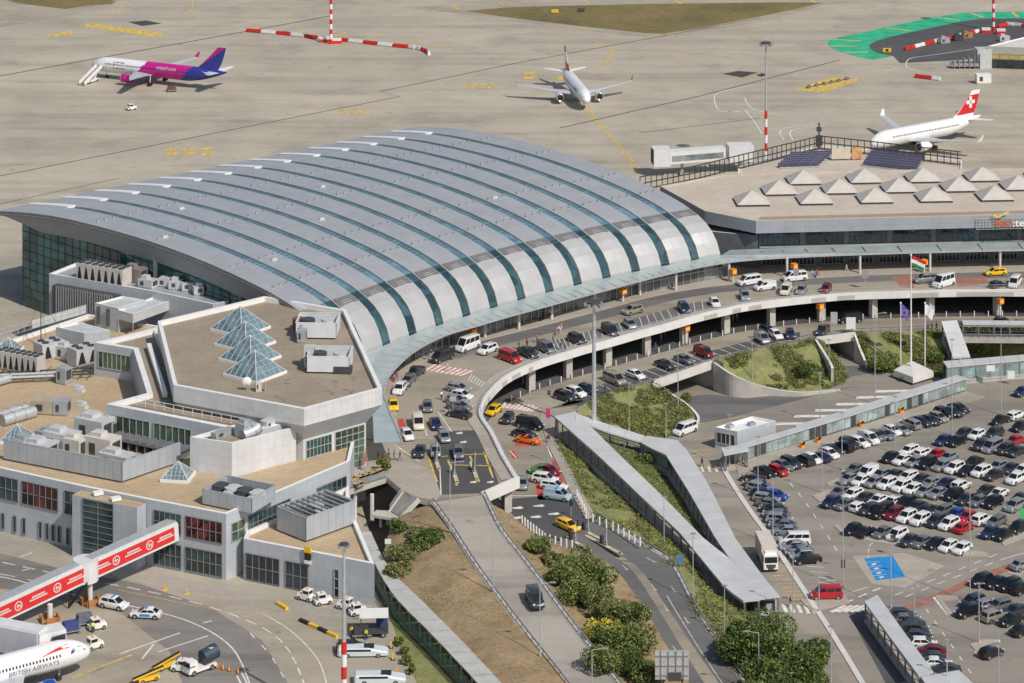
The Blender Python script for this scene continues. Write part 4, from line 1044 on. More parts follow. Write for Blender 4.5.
def ahu(p, L, W, Hh, rz, label, m=None, group=None, top=True):
    t = thing('air_handling_unit', label, 'ventilation unit', p, rz, group); m = m or M_hvac
    mb = MB(); mb.box((0, 0, Hh * .5 + .2), (L, W, Hh)); mb.box((0, 0, .1), (L * .95, W * .9, .2))
    for k in range(1, max(2, int(L / 1.6))): mb.box((-L / 2 + k * 1.6, 0, Hh * .5 + .2), (.07, W + .06, Hh + .05))
    mb.build('casing', m, t)
    mb = MB(); mb.box((L / 2 + .03, 0, Hh * .55 + .2), (.08, W * .7, Hh * .6)); mb.box((-L * .2, -W / 2 - .03, Hh * .5 + .2), (L * .22, .08, Hh * .5)); mb.build('louvre', M_dsteel, t)
    if top: mb = MB(); mb.box((-L * .15, 0, Hh + .5), (L * .4, W * .6, .65)); mb.build('cowl', m, t)
    return t
def duct(pts, r, label, m=None):
    t = thing('roof_duct', label, 'duct', pts[0]); mb = MB()
    for a, b in zip(pts, pts[1:]): mb.tube(a, b, r, n=12)
    for p in pts[1:-1]: mb.blob(p, r * 1.03, n=12)
    o = mb.build('duct_pipe', m or M_galv, t, off=pts[0]); autosmooth(o, 40)
    mb = MB()
    for a, b in zip(pts, pts[1:]):
        n_ = max(1, int((b - a).length / 2))
        for k in range(n_ + 1):
            q = a.lerp(b, k / n_); d = (b - a).normalized() * .06; mb.tube(q - d, q + d, r * 1.07, n=12)
    mb.build('flange', M_steel, t, off=pts[0]); return t
zr = ZR - .66
hA = heading(60, 480, 86, 19, ZR); hC = heading(290, 490, 124, -53, ZR)
chiller(P(21, 371, zr), 9.5, 2.6, 3.4, 7, heading(20, 370, 42, 8, ZR), 'long dark topped chiller with seven arches on the tan roof', mat('beige_casing', (.55, .53, .48), .5, var=.1))
chiller(P(49, 358, zr), 5, 3.2, 3.2, 2, heading(20, 370, 40, -10, ZR), 'white two bay chiller beside the long arched chiller')
chiller(P(83, 363.5, zr), 5, 3.2, 3.2, 2, heading(20, 370, 40, -10, ZR), 'white two bay chiller against the upper block wall')
ahu(P(66, 359, zr), 3.4, 2.4, 2.4, hA, 'small cream cabinet between the two white chillers')
chiller(P(104, 282, 20.05), 11.5, 3.2, 3.4, 7, heading(100, 280, 42, 7, 20), 'seven bay white chiller on the service block roof', mat('beige_casing', (.55, .53, .48)))
ahu(P(135, 281, 20.05), 4.4, 2.6, 2.6, heading(100, 280, 42, 7, 20), 'brown louvred unit right of the seven bay chiller', mat('brown_casing', (.24, .21, .20), .6))
t = thing('roof_flue', 'short round grey flue above the service block machinery', 'flue', P(156, 279, 20.05)); mb = MB(); mb.tube((0, 0, 0), (0, 0, 4.2), .55, n=10); mb.build('pipe', M_galv, t); mb = MB(); mb.tube((0, 0, 4.2), (0, 0, 4.7), .75, n=10); mb.build('cap', M_steel, t)
for i, (px, py, l_, lab) in enumerate(((148, 287, 3.5, 'leftmost low white fan box on the service block'), (167, 286, 3.2, 'low white fan box in the middle of the service block'), (178, 288.5, 3.4, 'low white fan box right of the middle one'), (190, 290, 3.2, 'low white fan box near the right of the service block'), (203, 293.5, 4, 'rightmost and largest low white fan box on the service block'))):
    ahu(P(px, py, 20.05), l_, 2.2, 1.5, hA + .2 * i, lab, group='fan boxes on the service block', top=i % 2 == 0)
ahu(P(30, 367, zr - .1), 2, 1.2, 1, hA, 'small grey pump skid before the long chiller', M_hvacg, top=False)
t = thing('pipe_rack', 'low steel frame of pipes in front of the roof chillers', 'pipe rack', P(35, 375, zr)); mb = MB()
o_ = P(35, 375, zr)
for dy in (0, 3, 6): mb.beam(P(-10, 373 + dy, zr + .9) - o_, P(92, 368 + dy * .9, zr + .9) - o_, .22, .22)
for k in range(12):
    q = P(-8 + k * 9, 377, zr) - o_; mb.beam(q, q + Vector((0, 0, 1)), .15, .15); mb.beam(q + Vector((0, -2.5, .95)), q + Vector((.4, 3.5, .95)), .12, .12)
mb.build('frame', M_dsteel, t)
mb = MB()
for dy in (1.5, 4.5): mb.tube(P(-10, 374 + dy, zr + 1.2) - o_, P(60, 371 + dy, zr + 1.2) - o_, .25, n=8)
mb.build('pipes', M_galv, t)
ahu(P(64, 383, zr), 2.2, 2.0, 2.8, hA, 'squat upright grey box on the tan roof', M_hvacg, top=False)
duct([P(-4, 418, zr + 1), P(19, 411, zr + 1), P(26, 409, zr + 1)], 1.05, 'fat grey roof duct, upper of the pair at the left edge')
duct([P(2, 420.5, zr + 1), P(34, 411.5, zr + 1)], 1.05, 'fat grey roof duct, lower of the pair at the left edge')
duct([P(-8, 383, zr + .9), P(10, 378, zr + .9)], .8, 'short silver duct beside the long dark chiller')
ahu(P(47, 413, zr), 5.6, 2.4, 2.2, heading(47, 411, 60, 3, ZR), 'brown and grey unit at the end of the fat roof ducts', mat('tan_casing', (.42, .37, .29), .6, var=.1), top=False)
ahu(P(62, 414, zr), 2.6, 2.4, 2.4, heading(47, 411, 60, 3, ZR), 'grey square box closing the brown unit', M_hvacg, top=False)
for i, (px, py) in enumerate(((78, 388), (80, 391.5), (81, 404), (83, 408))):
    t = tag(MB().box((0, 0, .25), (1.9, 1.2, .5), taper=.85).build('roof_hatch', M_hvac), 'flat white roof hatch, %s of four on the tan roof counted from the back' % ORD[i], 'hatch', 'roof hatches on the tan roof'); t.location = P(px, py, zr); t.rotation_euler.z = hA
# screened plant enclosure
sc = thing('plant_screen', 'grey panelled screen wall around the white machines on the tan roof', 'screen', P(122, 483, zr)); o_ = sc.location.copy()
S = [P(4, 460, zr), P(122, 483, zr), P(180, 463, zr)]
for i, (a, b) in enumerate(zip(S, S[1:])):
    mb = MB(); d = (b - a); d.z = 0; L = d.length; d.normalize(); n_ = Vector((d.y, -d.x, 0)) * .12
    for s in (1, -1):
        q = [a + n_ * s, b + n_ * s]; mb.quad(q[0] + Vector((0, 0, .3)), q[1] + Vector((0, 0, .3)), q[1] + Vector((0, 0, 3.5)), q[0] + Vector((0, 0, 3.5)), 0, [(0, 0), (L, 0), (L, 3), (0, 3)])
    mb.beam(a + Vector((0, 0, 3.5)), b + Vector((0, 0, 3.5)), .3, .1)
    mb.build('screen_panel', M_screen, sc, off=o_)
    mb = MB()
    for k in range(int(L / 3.2) + 1): q = a + d * k * 3.2; mb.beam(q - n_ * 3 + Vector((0, 0, 0)), q - n_ * 3 + Vector((0, 0, 3.4)), .14, .14)
    mb.build('posts', M_dsteel, sc, off=o_)
for i, (px, py, L, W, h, lab, m) in enumerate((
    (40, 448, 5, 4, 2.6, 'wide low white unit at the left inside the screen', M_hvac), (62, 443, 6, 3.4, 3.6, 'tall white unit in the middle inside the screen', M_hvac), (76, 448, 3.5, 3, 3.4, 'cream block unit with grey box front inside the screen', mat('cream_casing', (.60, .57, .50), .5, var=.1)),
    (95, 432, 6, 4, 4.2, 'tallest white unit at the back inside the screen', M_hvac), (103, 449, 5.5, 3.2, 3.8, 'large cream unit near the front corner inside the screen', mat('cream_casing', (.6, .57, .5))), (117, 458, 6, 3.0, 2.4, 'long low white unit just behind the screen corner', M_hvac),
    (26, 440, 4, 3, 1.8, 'low grey box near the glass pyramid inside the screen', M_hvacg), (110, 430, 3, 3, 3.6, 'grey box beside the tallest unit inside the screen', M_hvacg), (56, 434, 7, 3, 2.0, 'long grey flat unit at the back inside the screen', M_hvacg))):
    ahu(P(px, py + 10, zr), L, W, h, hA if i % 2 else hA + .02, lab, m)
t = thing('condenser_rack', 'dark open rack of condensers right of the screened machines', 'condenser', P(150, 452, zr), hA); mb = MB(); mb.box((0, 0, 1.6), (15, 3.4, .3))
for k in range(9): mb.box((-7 + k * 1.75, 0, .8), (.15, 3.2, 1.6)); mb.box((-7 + k * 1.75, 0, 1.85), (1.2, 3.0, .25))
mb.build('rack', mat('rack_grey', (.16, .17, .18), .6), t); mb = MB(); mb.box((-4, 2.1, 1.5), (9, .3, 2.6)); mb.build('back_panel', M_hvacg, t)
for px, py, lab in ((17, 440, 'small glass pyramid skylight at the left end of the plant screen'), (178, 478, 'small glass pyramid skylight right of the plant screen'), (8, 352, 'small glass pyramid skylight behind the long chiller')):
    glass_pyramid(tb, P(px, py, zr), 4.4, 2.8, hA + .35, label=lab)
def pen(p, L, W, h, rz, label, m=M_screen, units=3):
    t = thing('plant_enclosure', label, 'plant enclosure', p, rz); mb = MB()
    for a, b in (((-1, -1), (1, -1)), ((1, -1), (1, 1)), ((1, 1), (-1, 1)), ((-1, 1), (-1, -1))):
        A, B = Vector((a[0] * L / 2, a[1] * W / 2, 0)), Vector((b[0] * L / 2, b[1] * W / 2, 0)); Lq = (B - A).length; d = (B - A).normalized(); n_ = Vector((d.y, -d.x, 0)) * .1
        for s in (1, -1): mb.quad(A + n_ * s + Vector((0, 0, .3)), B + n_ * s + Vector((0, 0, .3)), B + n_ * s + Vector((0, 0, h)), A + n_ * s + Vector((0, 0, h)), 0, [(0, 0), (Lq, 0), (Lq, 3), (0, 3)])
        mb.beam(A + Vector((0, 0, h)), B + Vector((0, 0, h)), .25, .1)
    mb.build('screen', m, t)
    for k in range(units):
        mb = MB(); x = -L / 2 + L * (k + .5) / units; mb.box((x, 0, h * .42), (L / units * .6, W * .55, h * .8)); mb.tube((x, 0, h * .8), (x, 0, h * .95), W * .2, n=10); mb.build('machine', M_hvac if k % 2 else M_dsteel, t)
    return t
pen(P(239, 503, zr), 9.5, 7, 2.6, hA + .02, 'grey screened fan pen on the tan roof above the corner', units=4)
pen(P(316, 528, 10.75), 10.5, 7.0, 4.0, hC - .12, 'tall grey panelled plant box on the front wing roof', units=3)
mb = MB(); t = thing('plant_box_grille', 'dark bar grille over the tall plant box', 'grille', V3(P(316, 528, 10.75), 14.7), hC - .12)
for k in range(9): mb.box((-4.8 + k * 1.2, 0, 0), (.3, 6.6, .3))
mb.build('bars', M_steel, t)
hO = heading(330, 330, 60, 1, 24)
for px, py, lab in ((318, 334, 'white walled open plant pen nearer the back edge of the brown roof'), (330, 368, 'white walled open plant pen nearer the front edge of the brown roof')):
    pen(P(px, py, 23.65), 7.4, 6.2, 3.0, hO, lab, mat('white_screen', (.66, .68, .70), .5, var=.06), 2)
t = thing('roof_tank', 'rust brown round tank beside the back plant pen', 'tank', P(298.5, 332, 23.65)); mb = MB(); mb.tube((0, 0, .3), (0, 0, 2.6), 1.15, n=14); o = mb.build('vessel', mat('rusty_metal', (.21, .085, .045), .7, var=.3), t); autosmooth(o); mb = MB(); mb.tube((0, 0, 0), (0, 0, .3), 1.3, n=14); mb.build('base', M_steel, t)
ahu(P(302, 342, 23.65), 1.6, 1.6, 2.2, hO, 'grey fan cabinet left of the back plant pen', M_hvacg); ahu(P(309.5, 367, 23.65), 1.8, 1.8, 3.6, hO, 'tall narrow white cabinet left of the front plant pen', top=False)
ahu(P(343, 373, 23.65), 3.2, 1.4, 1.1, hO, 'low dark pump set before the front plant pen', M_dsteel, top=False)
def dish(p, r, rz, label):
    t = thing('satellite_dish', label, 'satellite dish', p, rz); mb = MB(); rings = []
    for k in range(4): a = k / 3; rings.append([Vector((a * r * math.cos(2 * math.pi * i / 12), .25 * r * a * a, a * r * math.sin(2 * math.pi * i / 12) + 1.6)) for i in range(12)])
    rings[0] = [v + Vector((.001 * i, 0, .001 * (i % 3))) for i, v in enumerate(rings[0])]
    o = mb.loft(rings, cap=False).build('reflector', M_white, t, recalc=False); mb = MB(); mb.tube((0, .1, 0), (0, .1, 1.5), .08, n=6); mb.tube((0, 0, 1.1), (0, -.9, 1.6), .04, n=5); mb.build('mount', M_steel, t)
dish(P(247, 391, 23.65), .8, .2, 'white satellite dish by the front parapet of the brown roof')
ahu(P(258.5, 391, 23.65), 1.0, .9, 1.4, .2, 'small cream box beside the satellite dish', mat('cream_casing', (.6, .57, .5)), top=False)
def mast_small(p, h, label):
    t = thing('roof_antenna', label, 'antenna', p); mb = MB(); mb.tube((0, 0, 0), (0, 0, h), .06, n=5); mb.box((0, 0, .1), (.8, .8, .2)); mb.build('pole', M_steel, t); mb = MB()
    for k in (.75, .9): mb.tube((-.5, 0, h * k), (.5, .1, h * k), .04, n=4)
    mb.build('aerials', M_dsteel, t)
mast_small(P(287, 401, 23.65), 4.0, 'thin antenna behind the front corner of the brown roof'); mast_small(P(335, 394, 23.65), 2.6, 'short double antenna at the right of the brown roof front'); mast_small(P(354, 393, 23.65), 3.0, 'antenna nearest the right front corner of the brown roof')
zd = 20.05
duct([P(243, 435, zd + .7), P(253, 431, zd + 1.0), P(258, 427, zd + 1.4)], 1.0, 'fat bent silver duct on the white plant room'); ahu(P(245, 436, zd), 2.6, 2.2, 2.2, hC, 'grey square unit beside the bent duct on the plant room', M_hvacg); ahu(P(268, 430, zd), 2.4, 1.6, 1.6, hC, 'pale box at the right end of the plant room roof', top=False); ahu(P(222, 437, zd), 4.2, 1.2, 1.0, hC, 'low pipe skid at the left end of the plant room roof', M_hvacg, top=False)
for i, (px, py) in enumerate(((267, 467), (275, 464), (279, 462), (285, 460), (292, 459))):
    ahu(P(px, py, zr), .9, .5, .9 if i else 2.2, hC, 'small split unit along the wall, %s from the left' % ORD[i], M_hvacg, 'split units along the plant room wall', top=False)
# railing / fence at the back edge of the tan roof
t = thing('roof_fence', 'pale mesh fence along the back edge of the tan roof', 'fence', P(45, 330, ZR)); o_ = t.location.copy(); mb = MB(); a, b = P(-60, 356, ZR), P(86, 313.5, ZR)
for k in range(24): q = a.lerp(b, k / 23); mb.beam(q, q + Vector((0, 0, 1.8)), .12, .12)
for h in (.1, .9, 1.75): mb.beam(a + Vector((0, 0, h)), b + Vector((0, 0, h)), .1, .1)
mb.build('rails', M_galv, t, off=o_); mb = MB(); q = a.lerp(b, .62); mb.quad(q + Vector((0, 0, .1)), b + Vector((0, 0, .1)), b + Vector((0, 0, 1.75)), q + Vector((0, 0, 1.75))); mb.build('solid_panel', M_hvac, t, off=o_)
t = thing('roof_mast', 'slim lattice roof mast with stays near the white chiller', 'mast', P(41, 345, zr)); mb = MB(); mb.tube((0, 0, 0), (0, 0, 17), .12, .06, n=5)
for dx, dy in ((5, 2), (-4, 3), (2, -4)): mb.tube((0, 0, 9), (dx, dy, 0), .04, n=4)
mb.build('pole', M_dsteel, t)
# cafe terrace on the deck behind the front wing
t = thing('terrace_balustrade', 'grey panelled balustrade around the cafe terrace', 'railing', P(370, 484, ZD)); o_ = t.location.copy(); mb = MB(); a, b = P(350, 489, ZD), P(387, 477.5, ZD)
mb.beam(a + Vector((0, 0, .6)), b + Vector((0, 0, .6)), .08, .8); mb.beam(a + Vector((0, 0, 1.1)), b + Vector((0, 0, 1.1)), .14, .08)
for k in range(14): q = a.lerp(b, k / 13); mb.beam(q, q + Vector((0, 0, 1.1)), .12, .1)
mb.build('panels', M_steel, t, off=o_)
for i, (px, py) in enumerate(((351, 476), (363, 470), (365.5, 466))):
    t = thing('parasol', 'closed brown parasol on the terrace, %s from the left' % ORD[i], 'parasol', P(px, py, ZD), 0, 'closed parasols on the terrace'); mb = MB(); mb.tube((0, 0, 0), (0, 0, 3.2), .05, n=6); mb.tube((0, 0, 0), (0, 0, .15), .4, n=10); mb.build('pole', M_steel, t)
    mb = MB(); mb.tube((0, 0, 1.0), (0, 0, 3.3), .42, .08, n=8); mb.build('cover', mat('brown_canvas', (.30, .17, .12), .9), t)
M_wood = mat('light_wood', (.45, .30, .12), .7, var=.15)
for i, (px, py) in enumerate(((354, 484), (360, 480), (366, 478), (372, 476.5), (357, 487), (378, 474))):
    t = thing('terrace_table', 'yellow wooden bench table on the terrace, %s from the left' % ORD[[0, 2, 3, 4, 1, 5][i]], 'table', P(px, py, ZD), hC, 'bench tables on the terrace'); mb = MB(); mb.box((0, 0, .75), (1.8, .8, .06)); mb.build('tabletop', M_wood, t)
    mb = MB(); mb.box((0, .8, .42), (1.8, .35, .08)); mb.box((0, -.8, .42), (1.8, .35, .08)); mb.build('benches', M_wood, t); mb = MB()
    for x in (-.7, .7): mb.box((x, 0, .38), (.08, 1.7, .74))
    mb.build('legs', M_dsteel, t)
# stairs down from the plaza
st_ = thing('outdoor_stairs', 'concrete outdoor stairs with grey railings beside the dark passage', 'stairs', P(410, 497, ZD)); o_ = st_.location.copy()
top = [P(404, 491, ZD), P(419, 498, ZD)]; bot = [P(390, 511, 7.4), P(401, 517, 7.4)]
mb = MB(); ns = 16
for k in range(ns):
    a, b = top[0].lerp(bot[0], k / ns), top[1].lerp(bot[1], k / ns); c, d = top[0].lerp(bot[0], (k + 1) / ns), top[1].lerp(bot[1], (k + 1) / ns)
    z = a.z; mb.quad(V3(a, z), V3(b, z), V3(d, z), V3(c, z)); mb.quad(V3(c, z), V3(d, z), V3(d, d.z), V3(c, c.z))
mb.build('steps', M_conc, st_, off=o_)
for e in (0, 1):
    mb = MB(); a, b = top[e], bot[e]; mb.beam(a + Vector((0, 0, -.25)), b + Vector((0, 0, -.25)), .35, .8); mb.build('stringer', M_concw, st_, off=o_); mb = MB()
    for k in range(13): q = a.lerp(b, k / 12); mb.beam(q, q + Vector((0, 0, 1.1)), .06, .06)
    for h in (.4, .75, 1.1): mb.beam(a + Vector((0, 0, h)), b + Vector((0, 0, h)), .06, .06)
    mb.build('handrail', M_galv, st_, off=o_)
mb = MB(); L = PP([(376, 510), (390, 510.5), (403, 516.5), (402, 520), (385, 517), (372, 515)], 7.3); mb.prism(xy(L), 6.9, 7.3); mb.build('landing', M_conc, st_, off=o_)
for px, py in ((400, 518), (381, 514), (388, 512)): q = P(px, py, 7.0); mb = MB(); mb.tube(V3(q, ZP), V3(q, 6.95), .25, n=8); mb.build('post', M_concw, st_, off=o_)
for q_ in ((372, 497), (355, 495)): q = P(*q_, ZP + 4); mb = MB(); mb.tube(V3(q, ZP), V3(q, ZD - 1.3), .35, n=10); mb.build('pillar', M_concw, deck)
# covered footpath along the apron fence
pg = thing('covered_footpath', 'long grey segmented roof of the footpath between fence and embankment', 'canopy', P(420, 620, 7.8)); o_ = pg.location.copy()
LL = same(smooth_path(PP([(361, 532), (376, 566), (396, 598), (429.5, 632), (477.7, 683), (520, 730), (560, 775)], 7.7), 4), 22); RRr = same(smooth_path(PP([(370.5, 531), (389, 568), (423, 601.7), (456, 635), (500.5, 682), (545, 730), (588, 775)], 7.7), 4), 22)
for k in range(22):
    mb = MB(); g = .04; a, b, c, d = LL[k].lerp(LL[k + 1], g), RRr[k].lerp(RRr[k + 1], g), RRr[k].lerp(RRr[k + 1], 1 - g), LL[k].lerp(LL[k + 1], 1 - g)
    mb.prism([x[:2] for x in (a, b, c, d)], 7.5 + .04 * (k % 2), 7.72 + .04 * (k % 2)); mb.build('roof_panel', mat('path_roof', (.46, .46, .43), .7, var=.12, scale=.5, detail=7), pg, off=o_)
mb = MB()
for k in range(23):
    for s in (LL[k].lerp(RRr[k], .06),): mb.beam(V3(s, ZP), V3(s, 7.5), .2, .2)
mb.build('posts', M_galv, pg, off=o_)
fg = thing('green_fence', 'dark green mesh fence beside the covered footpath', 'fence', P(420, 640, ZP)); o_ = fg.location.copy(); mb = MB(); pn = MB()
fl = [l + (l - r).normalized() * .7 for l, r in zip(LL, RRr)]
for k in range(22):
    a, b = V3(fl[k], ZP), V3(fl[k + 1], ZP); mb.beam(a, a + Vector((0, 0, 2.6)), .12, .12)
    for j in range(9): q = a.lerp(b, j / 9); pn.beam(q, q + Vector((0, 0, 2.4)), .07, .05)
    for h in (.3, 1.3, 2.4): pn.beam(a + Vector((0, 0, h)), b + Vector((0, 0, h)), .06, .06)
mb.build('posts', M_dsteel, fg, off=o_); pn.build('mesh_panel', mat('dark_green_steel', (.03, .07, .05), .6), fg, off=o_)

# ---------------------------------------------------------------- right hand terminal
rt = thing('flat_terminal', 'long flat roofed terminal with pale roof and white roof pyramids', 'terminal')
RT = xy(PP([(756, 221), (1024, 214.5), (1240, 210), (1240, 165.5), (1024, 168), (840, 170.5), (724, 174), (660, 186), (705, 211)], 21.5))
M_fasc = panelmat('ribbed_grey_fascia', (.42, .45, .50), .9, 10, .75, .5, .2)
bld(rt, RT, 18.8, 21.5, M_fasc, M_pale, .25, .8, 'fascia', cap=M_pale)
i_ = offset_poly(RT, 3.2); mb = MB(); mb.prism(i_, ZP, 18.9); 
M_rtw = mat('dark_grey_cladding', (.13, .14, .16), .5, .1, var=.1); mb.build('wall', M_rtw, rt)
q0, q1, q2 = i_[0], i_[1], i_[2]
for s in range(6):
    band(rt, along(q0, q1, s / 6 + .012), along(q0, q1, (s + 1) / 6 - .012), 15.3, 18.6, 7, 2, M_darkgl if s % 2 else glassmat('blue_dark_glazing', (.02, .05, .07)), M_dsteel, out=.1)
    band(rt, along(q1, q2, s / 6 + .012), along(q1, q2, (s + 1) / 6 - .012), 15.3, 18.6, 5, 2, M_darkgl, M_dsteel, out=.1)
for s in range(9): band(rt, along(q0, q1, s / 9 + .012), along(q0, q1, (s + 1) / 9 - .012), 10.9, 13.8, 6, 1, M_darkgl, M_steel, out=.1)
mb = MB(); a, b = V3(along(q0, q1, -.3), 0), V3(q2, 0)
i8 = i_[8]
for a, b in ((q0, q1), (q1, q2)):
    d = Vector((b[0] - a[0], b[1] - a[1], 0)).normalized(); n_ = Vector((d.y, -d.x, 0))
    mb.beam(V3(a, 14.95) + n_ * .3, V3(b, 14.95) + n_ * .3, .6, .3)
mb.build('ledge_roof', M_hvacg, rt)
band(rt, along(i8, q0, .35), along(i8, q0, .95), 15.3, 18.6, 5, 2, glassmat('blue_dark_glazing', (.02, .05, .07)), M_dsteel, out=.1)
# brown gravel strip along the roof edge
mb = MB(); a1, b1 = offset_poly(RT, 1.6), offset_poly(RT, 4.2); mb.strip([V3(a1[0], 21.28), V3(a1[1], 21.28), V3(a1[2], 21.28)], [V3(b1[0], 21.28), V3(b1[1], 21.28), V3(b1[2], 21.28)]); mb.build('gravel_edge', roofmat('edge_gravel', (.36, .26, .17), (.42, .31, .21)), rt)
# white pyramids
py1 = [(774 + 0, 196), (828, 195), (888 - 3, 193.6), (945, 192.8), (1005, 191.4), (1065, 190)]
PYRW = []
for k, (x0, y) in enumerate([(789, 185.5), (850, 184.3), (909, 183.4), (968.5, 182.4), (1030, 181)]): PYRW.append((x0, y, 'back', k))
for k, (x0, y) in enumerate([(764.5, 196), (825, 194.8), (885, 193.6), (945, 192.7), (1005, 191.3)]): PYRW.append((x0, y, 'middle', k))
for k, (x0, y) in enumerate([(737, 206.5), (800, 205.2), (860.5, 204), (920, 202.8), (981, 201.7)]): PYRW.append((x0, y, 'front', k))
M_pyw = mat('white_grp', (.54, .51, .455), .6, var=.06)
proto = None; rz2 = heading(900, 195, 60, -1.0, 24)
for x0, y, row, k in PYRW:
    a, b = P(x0, y, 21.4), P(x0 + 32.3, y - .4, 21.4); s = (b - a).length; m = (a + b) / 2 + Vector((0, s / 2, 0)); m.z = 21.25
    lab = 'white roof pyramid, %s from the left in the %s row' % (ORD[k], row)
    if proto is None:
        t = proto = thing('roof_pyramid', lab, 'skylight', m, rz2, 'white roof pyramids'); mb = MB(); h = 2.35
        q = [Vector((i * s / 2, j * s / 2, .5)) for i, j in ((-1, -1), (1, -1), (1, 1), (-1, 1))]
        for i in range(4): mb.add([q[i], q[(i + 1) % 4], Vector((0, 0, .5 + h))], [[0, 1, 2]])
        mb.build('pyramid', M_pyw, t, recalc=False); mb = MB(); mb.box((0, 0, .25), (s - .3, s - .3, .5)); mb.build('kerb', M_dsteel, t)
    else: dup(proto, m, rz2, lab)
# sign: lattice, orange and white letters, yellow tick
sg = thing('terminal_sign', 'rooftop name sign with orange and white letters on a lattice', 'sign', P(1000, 222, 20)); o_ = sg.location.copy()
d = Vector((RT[1][0] - RT[0][0], RT[1][1] - RT[0][1], 0)).normalized(); n_ = Vector((d.y, -d.x, 0)); base = P(1000, 222, 21.5)
fl0 = V3(RT[0], 0); s0 = (V3(P(978, 222, 20.5), 0) - fl0).dot(d); 
g0 = fl0 + d * s0 + n_ * .5
mb = MB()
for k in range(46): q = g0 + d * k * .75; mb.beam(q + Vector((0, 0, 18.6)), q + Vector((0, 0, 21.0)), .09, .09)
for k in range(5): z = 18.6 + k * .6; mb.beam(g0 + Vector((0, 0, z)), g0 + d * 34 + Vector((0, 0, z)), .09, .09)
mb.build('lattice', M_galv, sg, off=o_)
text_obj('BUD', 2.0, mat('orange_letters', (.62, .12, .02), .5, var=0), g0 + d * 5.9 + n_ * .25 + Vector((0, 0, 19.8)) - o_, d, (0, 0, 1), sg, 'orange_letters', True, 3.6)
text_obj(':terminal', 2.2, M_white, g0 + d * 12.8 + n_ * .25 + Vector((0, 0, 19.8)) - o_, d, (0, 0, 1), sg, 'white_letters', True, 9.6)
mb = MB(); q = g0 + d * 3.6 + n_ * .3
mb.beam(q + Vector((0, 0, 21.9)), q + d * .9 + Vector((0, 0, 21.2)), .25, .4); mb.beam(q + d * .8 + Vector((0, 0, 21.2)), q + d * 3.4 + Vector((0, 0, 22.4)), .25, .35); mb.build('yellow_tick', mat('pale_yellow', (.8, .62, .15), .5, var=0), sg, off=o_)
# connecting dark block between the arch and the flat terminal
cb = thing('link_block', 'dark grey link block between the arched hall and flat terminal', 'building'); LP_ = xy(PP([(708, 231), (758, 236), (750, 210), (690, 203)], 17.8)); bld(cb, LP_, ZD, 17.8, M_rtw, M_hvacg, .4, .4)
# terrace on the airside roof with solar rows and lattice fence
tr = thing('roof_terrace', 'lower airside roof terrace behind the pale roof', 'terrace'); TP = xy(PP([(738, 174), (840, 171), (962, 171), (962, 160), (868, 149), (820, 145), (738, 166)], 18.5))
bld(tr, TP, ZP, 18.5, M_rtw, M_pale, .3, .4)
tf = thing('terrace_fence', 'tall dark steel lattice fence around the roof terrace', 'fence', P(820, 140, 18.3)); o_ = tf.location.copy(); pts = PP([(640, 177), (700, 165), (730, 157.5), (820, 136), (868, 141), (915, 146.5), (961, 152)], 21.6); pts = [p - Vector((0, 0, 3.3)) for p in pts]; mb = MB()
pts2 = resample(pts, 1.7)
for q in pts2: mb.beam(q, q + Vector((0, 0, 3.4)), .2, .2)
for a, b in zip(pts, pts[1:]):
    for h in (3.3, 1.7, .3): mb.beam(a + Vector((0, 0, h)), b + Vector((0, 0, h)), .22, .22)
mb.build('frame', mat('dark_brown_steel', (.06, .05, .045), .6), tf, off=o_)
M_solar = mat('purple_solar_panel', (.075, .07, .115), .3, .0, var=.1)
def solar(p, n, L, rz, label):
    t = thing('solar_row', label, 'solar panels', p, rz, 'solar panel rows on the terrace'); mb = MB()
    for k in range(n): x = -L / 2 + L * (k + .5) / n; mb.add([(x - L / n * .46, -.6, .45), (x + L / n * .46, -.6, .45), (x + L / n * .46, .5, 1.1), (x - L / n * .46, .5, 1.1), (x - L / n * .46, -.6, .37), (x + L / n * .46, -.6, .37), (x + L / n * .46, .5, 1.02), (x - L / n * .46, .5, 1.02)], [[0, 1, 2, 3], [7, 6, 5, 4], [0, 4, 5, 1], [1, 5, 6, 2], [2, 6, 7, 3], [3, 7, 4, 0]])
    mb.build('panels', M_solar, t); mb = MB(); mb.box((0, -.8, .15), (L, .1, .3)); mb.box((0, .6, .55), (L, .1, 1.1)); mb.build('rack', M_galv, t)
for g, (xa, ya, xb, yb, L, nr, nm) in enumerate(((799, 167, 812, 156, 10.0, 6, 'left'), (890, 168.5, 898, 156, 13.5, 6, 'right'))):
    for k in range(nr):
        f = k / (nr - 1); solar(P(xa + (xb - xa) * f, ya + (yb - ya) * f, 18.3), 7, L, heading(850, 158, 60, -2 if g == 0 else 7, 20), 'purple solar row, %s from the front in the %s field' % (ORD[k], nm))
t = thing('advert_panel', 'cream and orange panel between the two solar fields', 'panel', P(845, 160, 18.3), .1); mb = MB(); mb.box((-1, 0, 1.6), (4.6, .3, 2.6)); mb.build('cream_board', mat('cream_board', (.62, .55, .44), .6), t); mb = MB(); mb.box((3.0, 0, 1.6), (2.6, .3, 2.9)); mb.build('orange_board', mat('faded_orange', (.62, .33, .15), .6, var=.4, scale=1.5), t)
t = thing('terrace_mast', 'dark equipment mast at the top of the terrace fence', 'mast', P(819, 147, 18.3)); mb = MB(); mb.tube((0, 0, 0), (0, 0, 6.0), .2, n=6); mb.box((0, 0, 4.4), (1.2, .8, 1.0)); mb.box((0, 0, 1.6), (1.6, 1.2, 2.4)); mb.build('mast_body', M_dsteel, t)
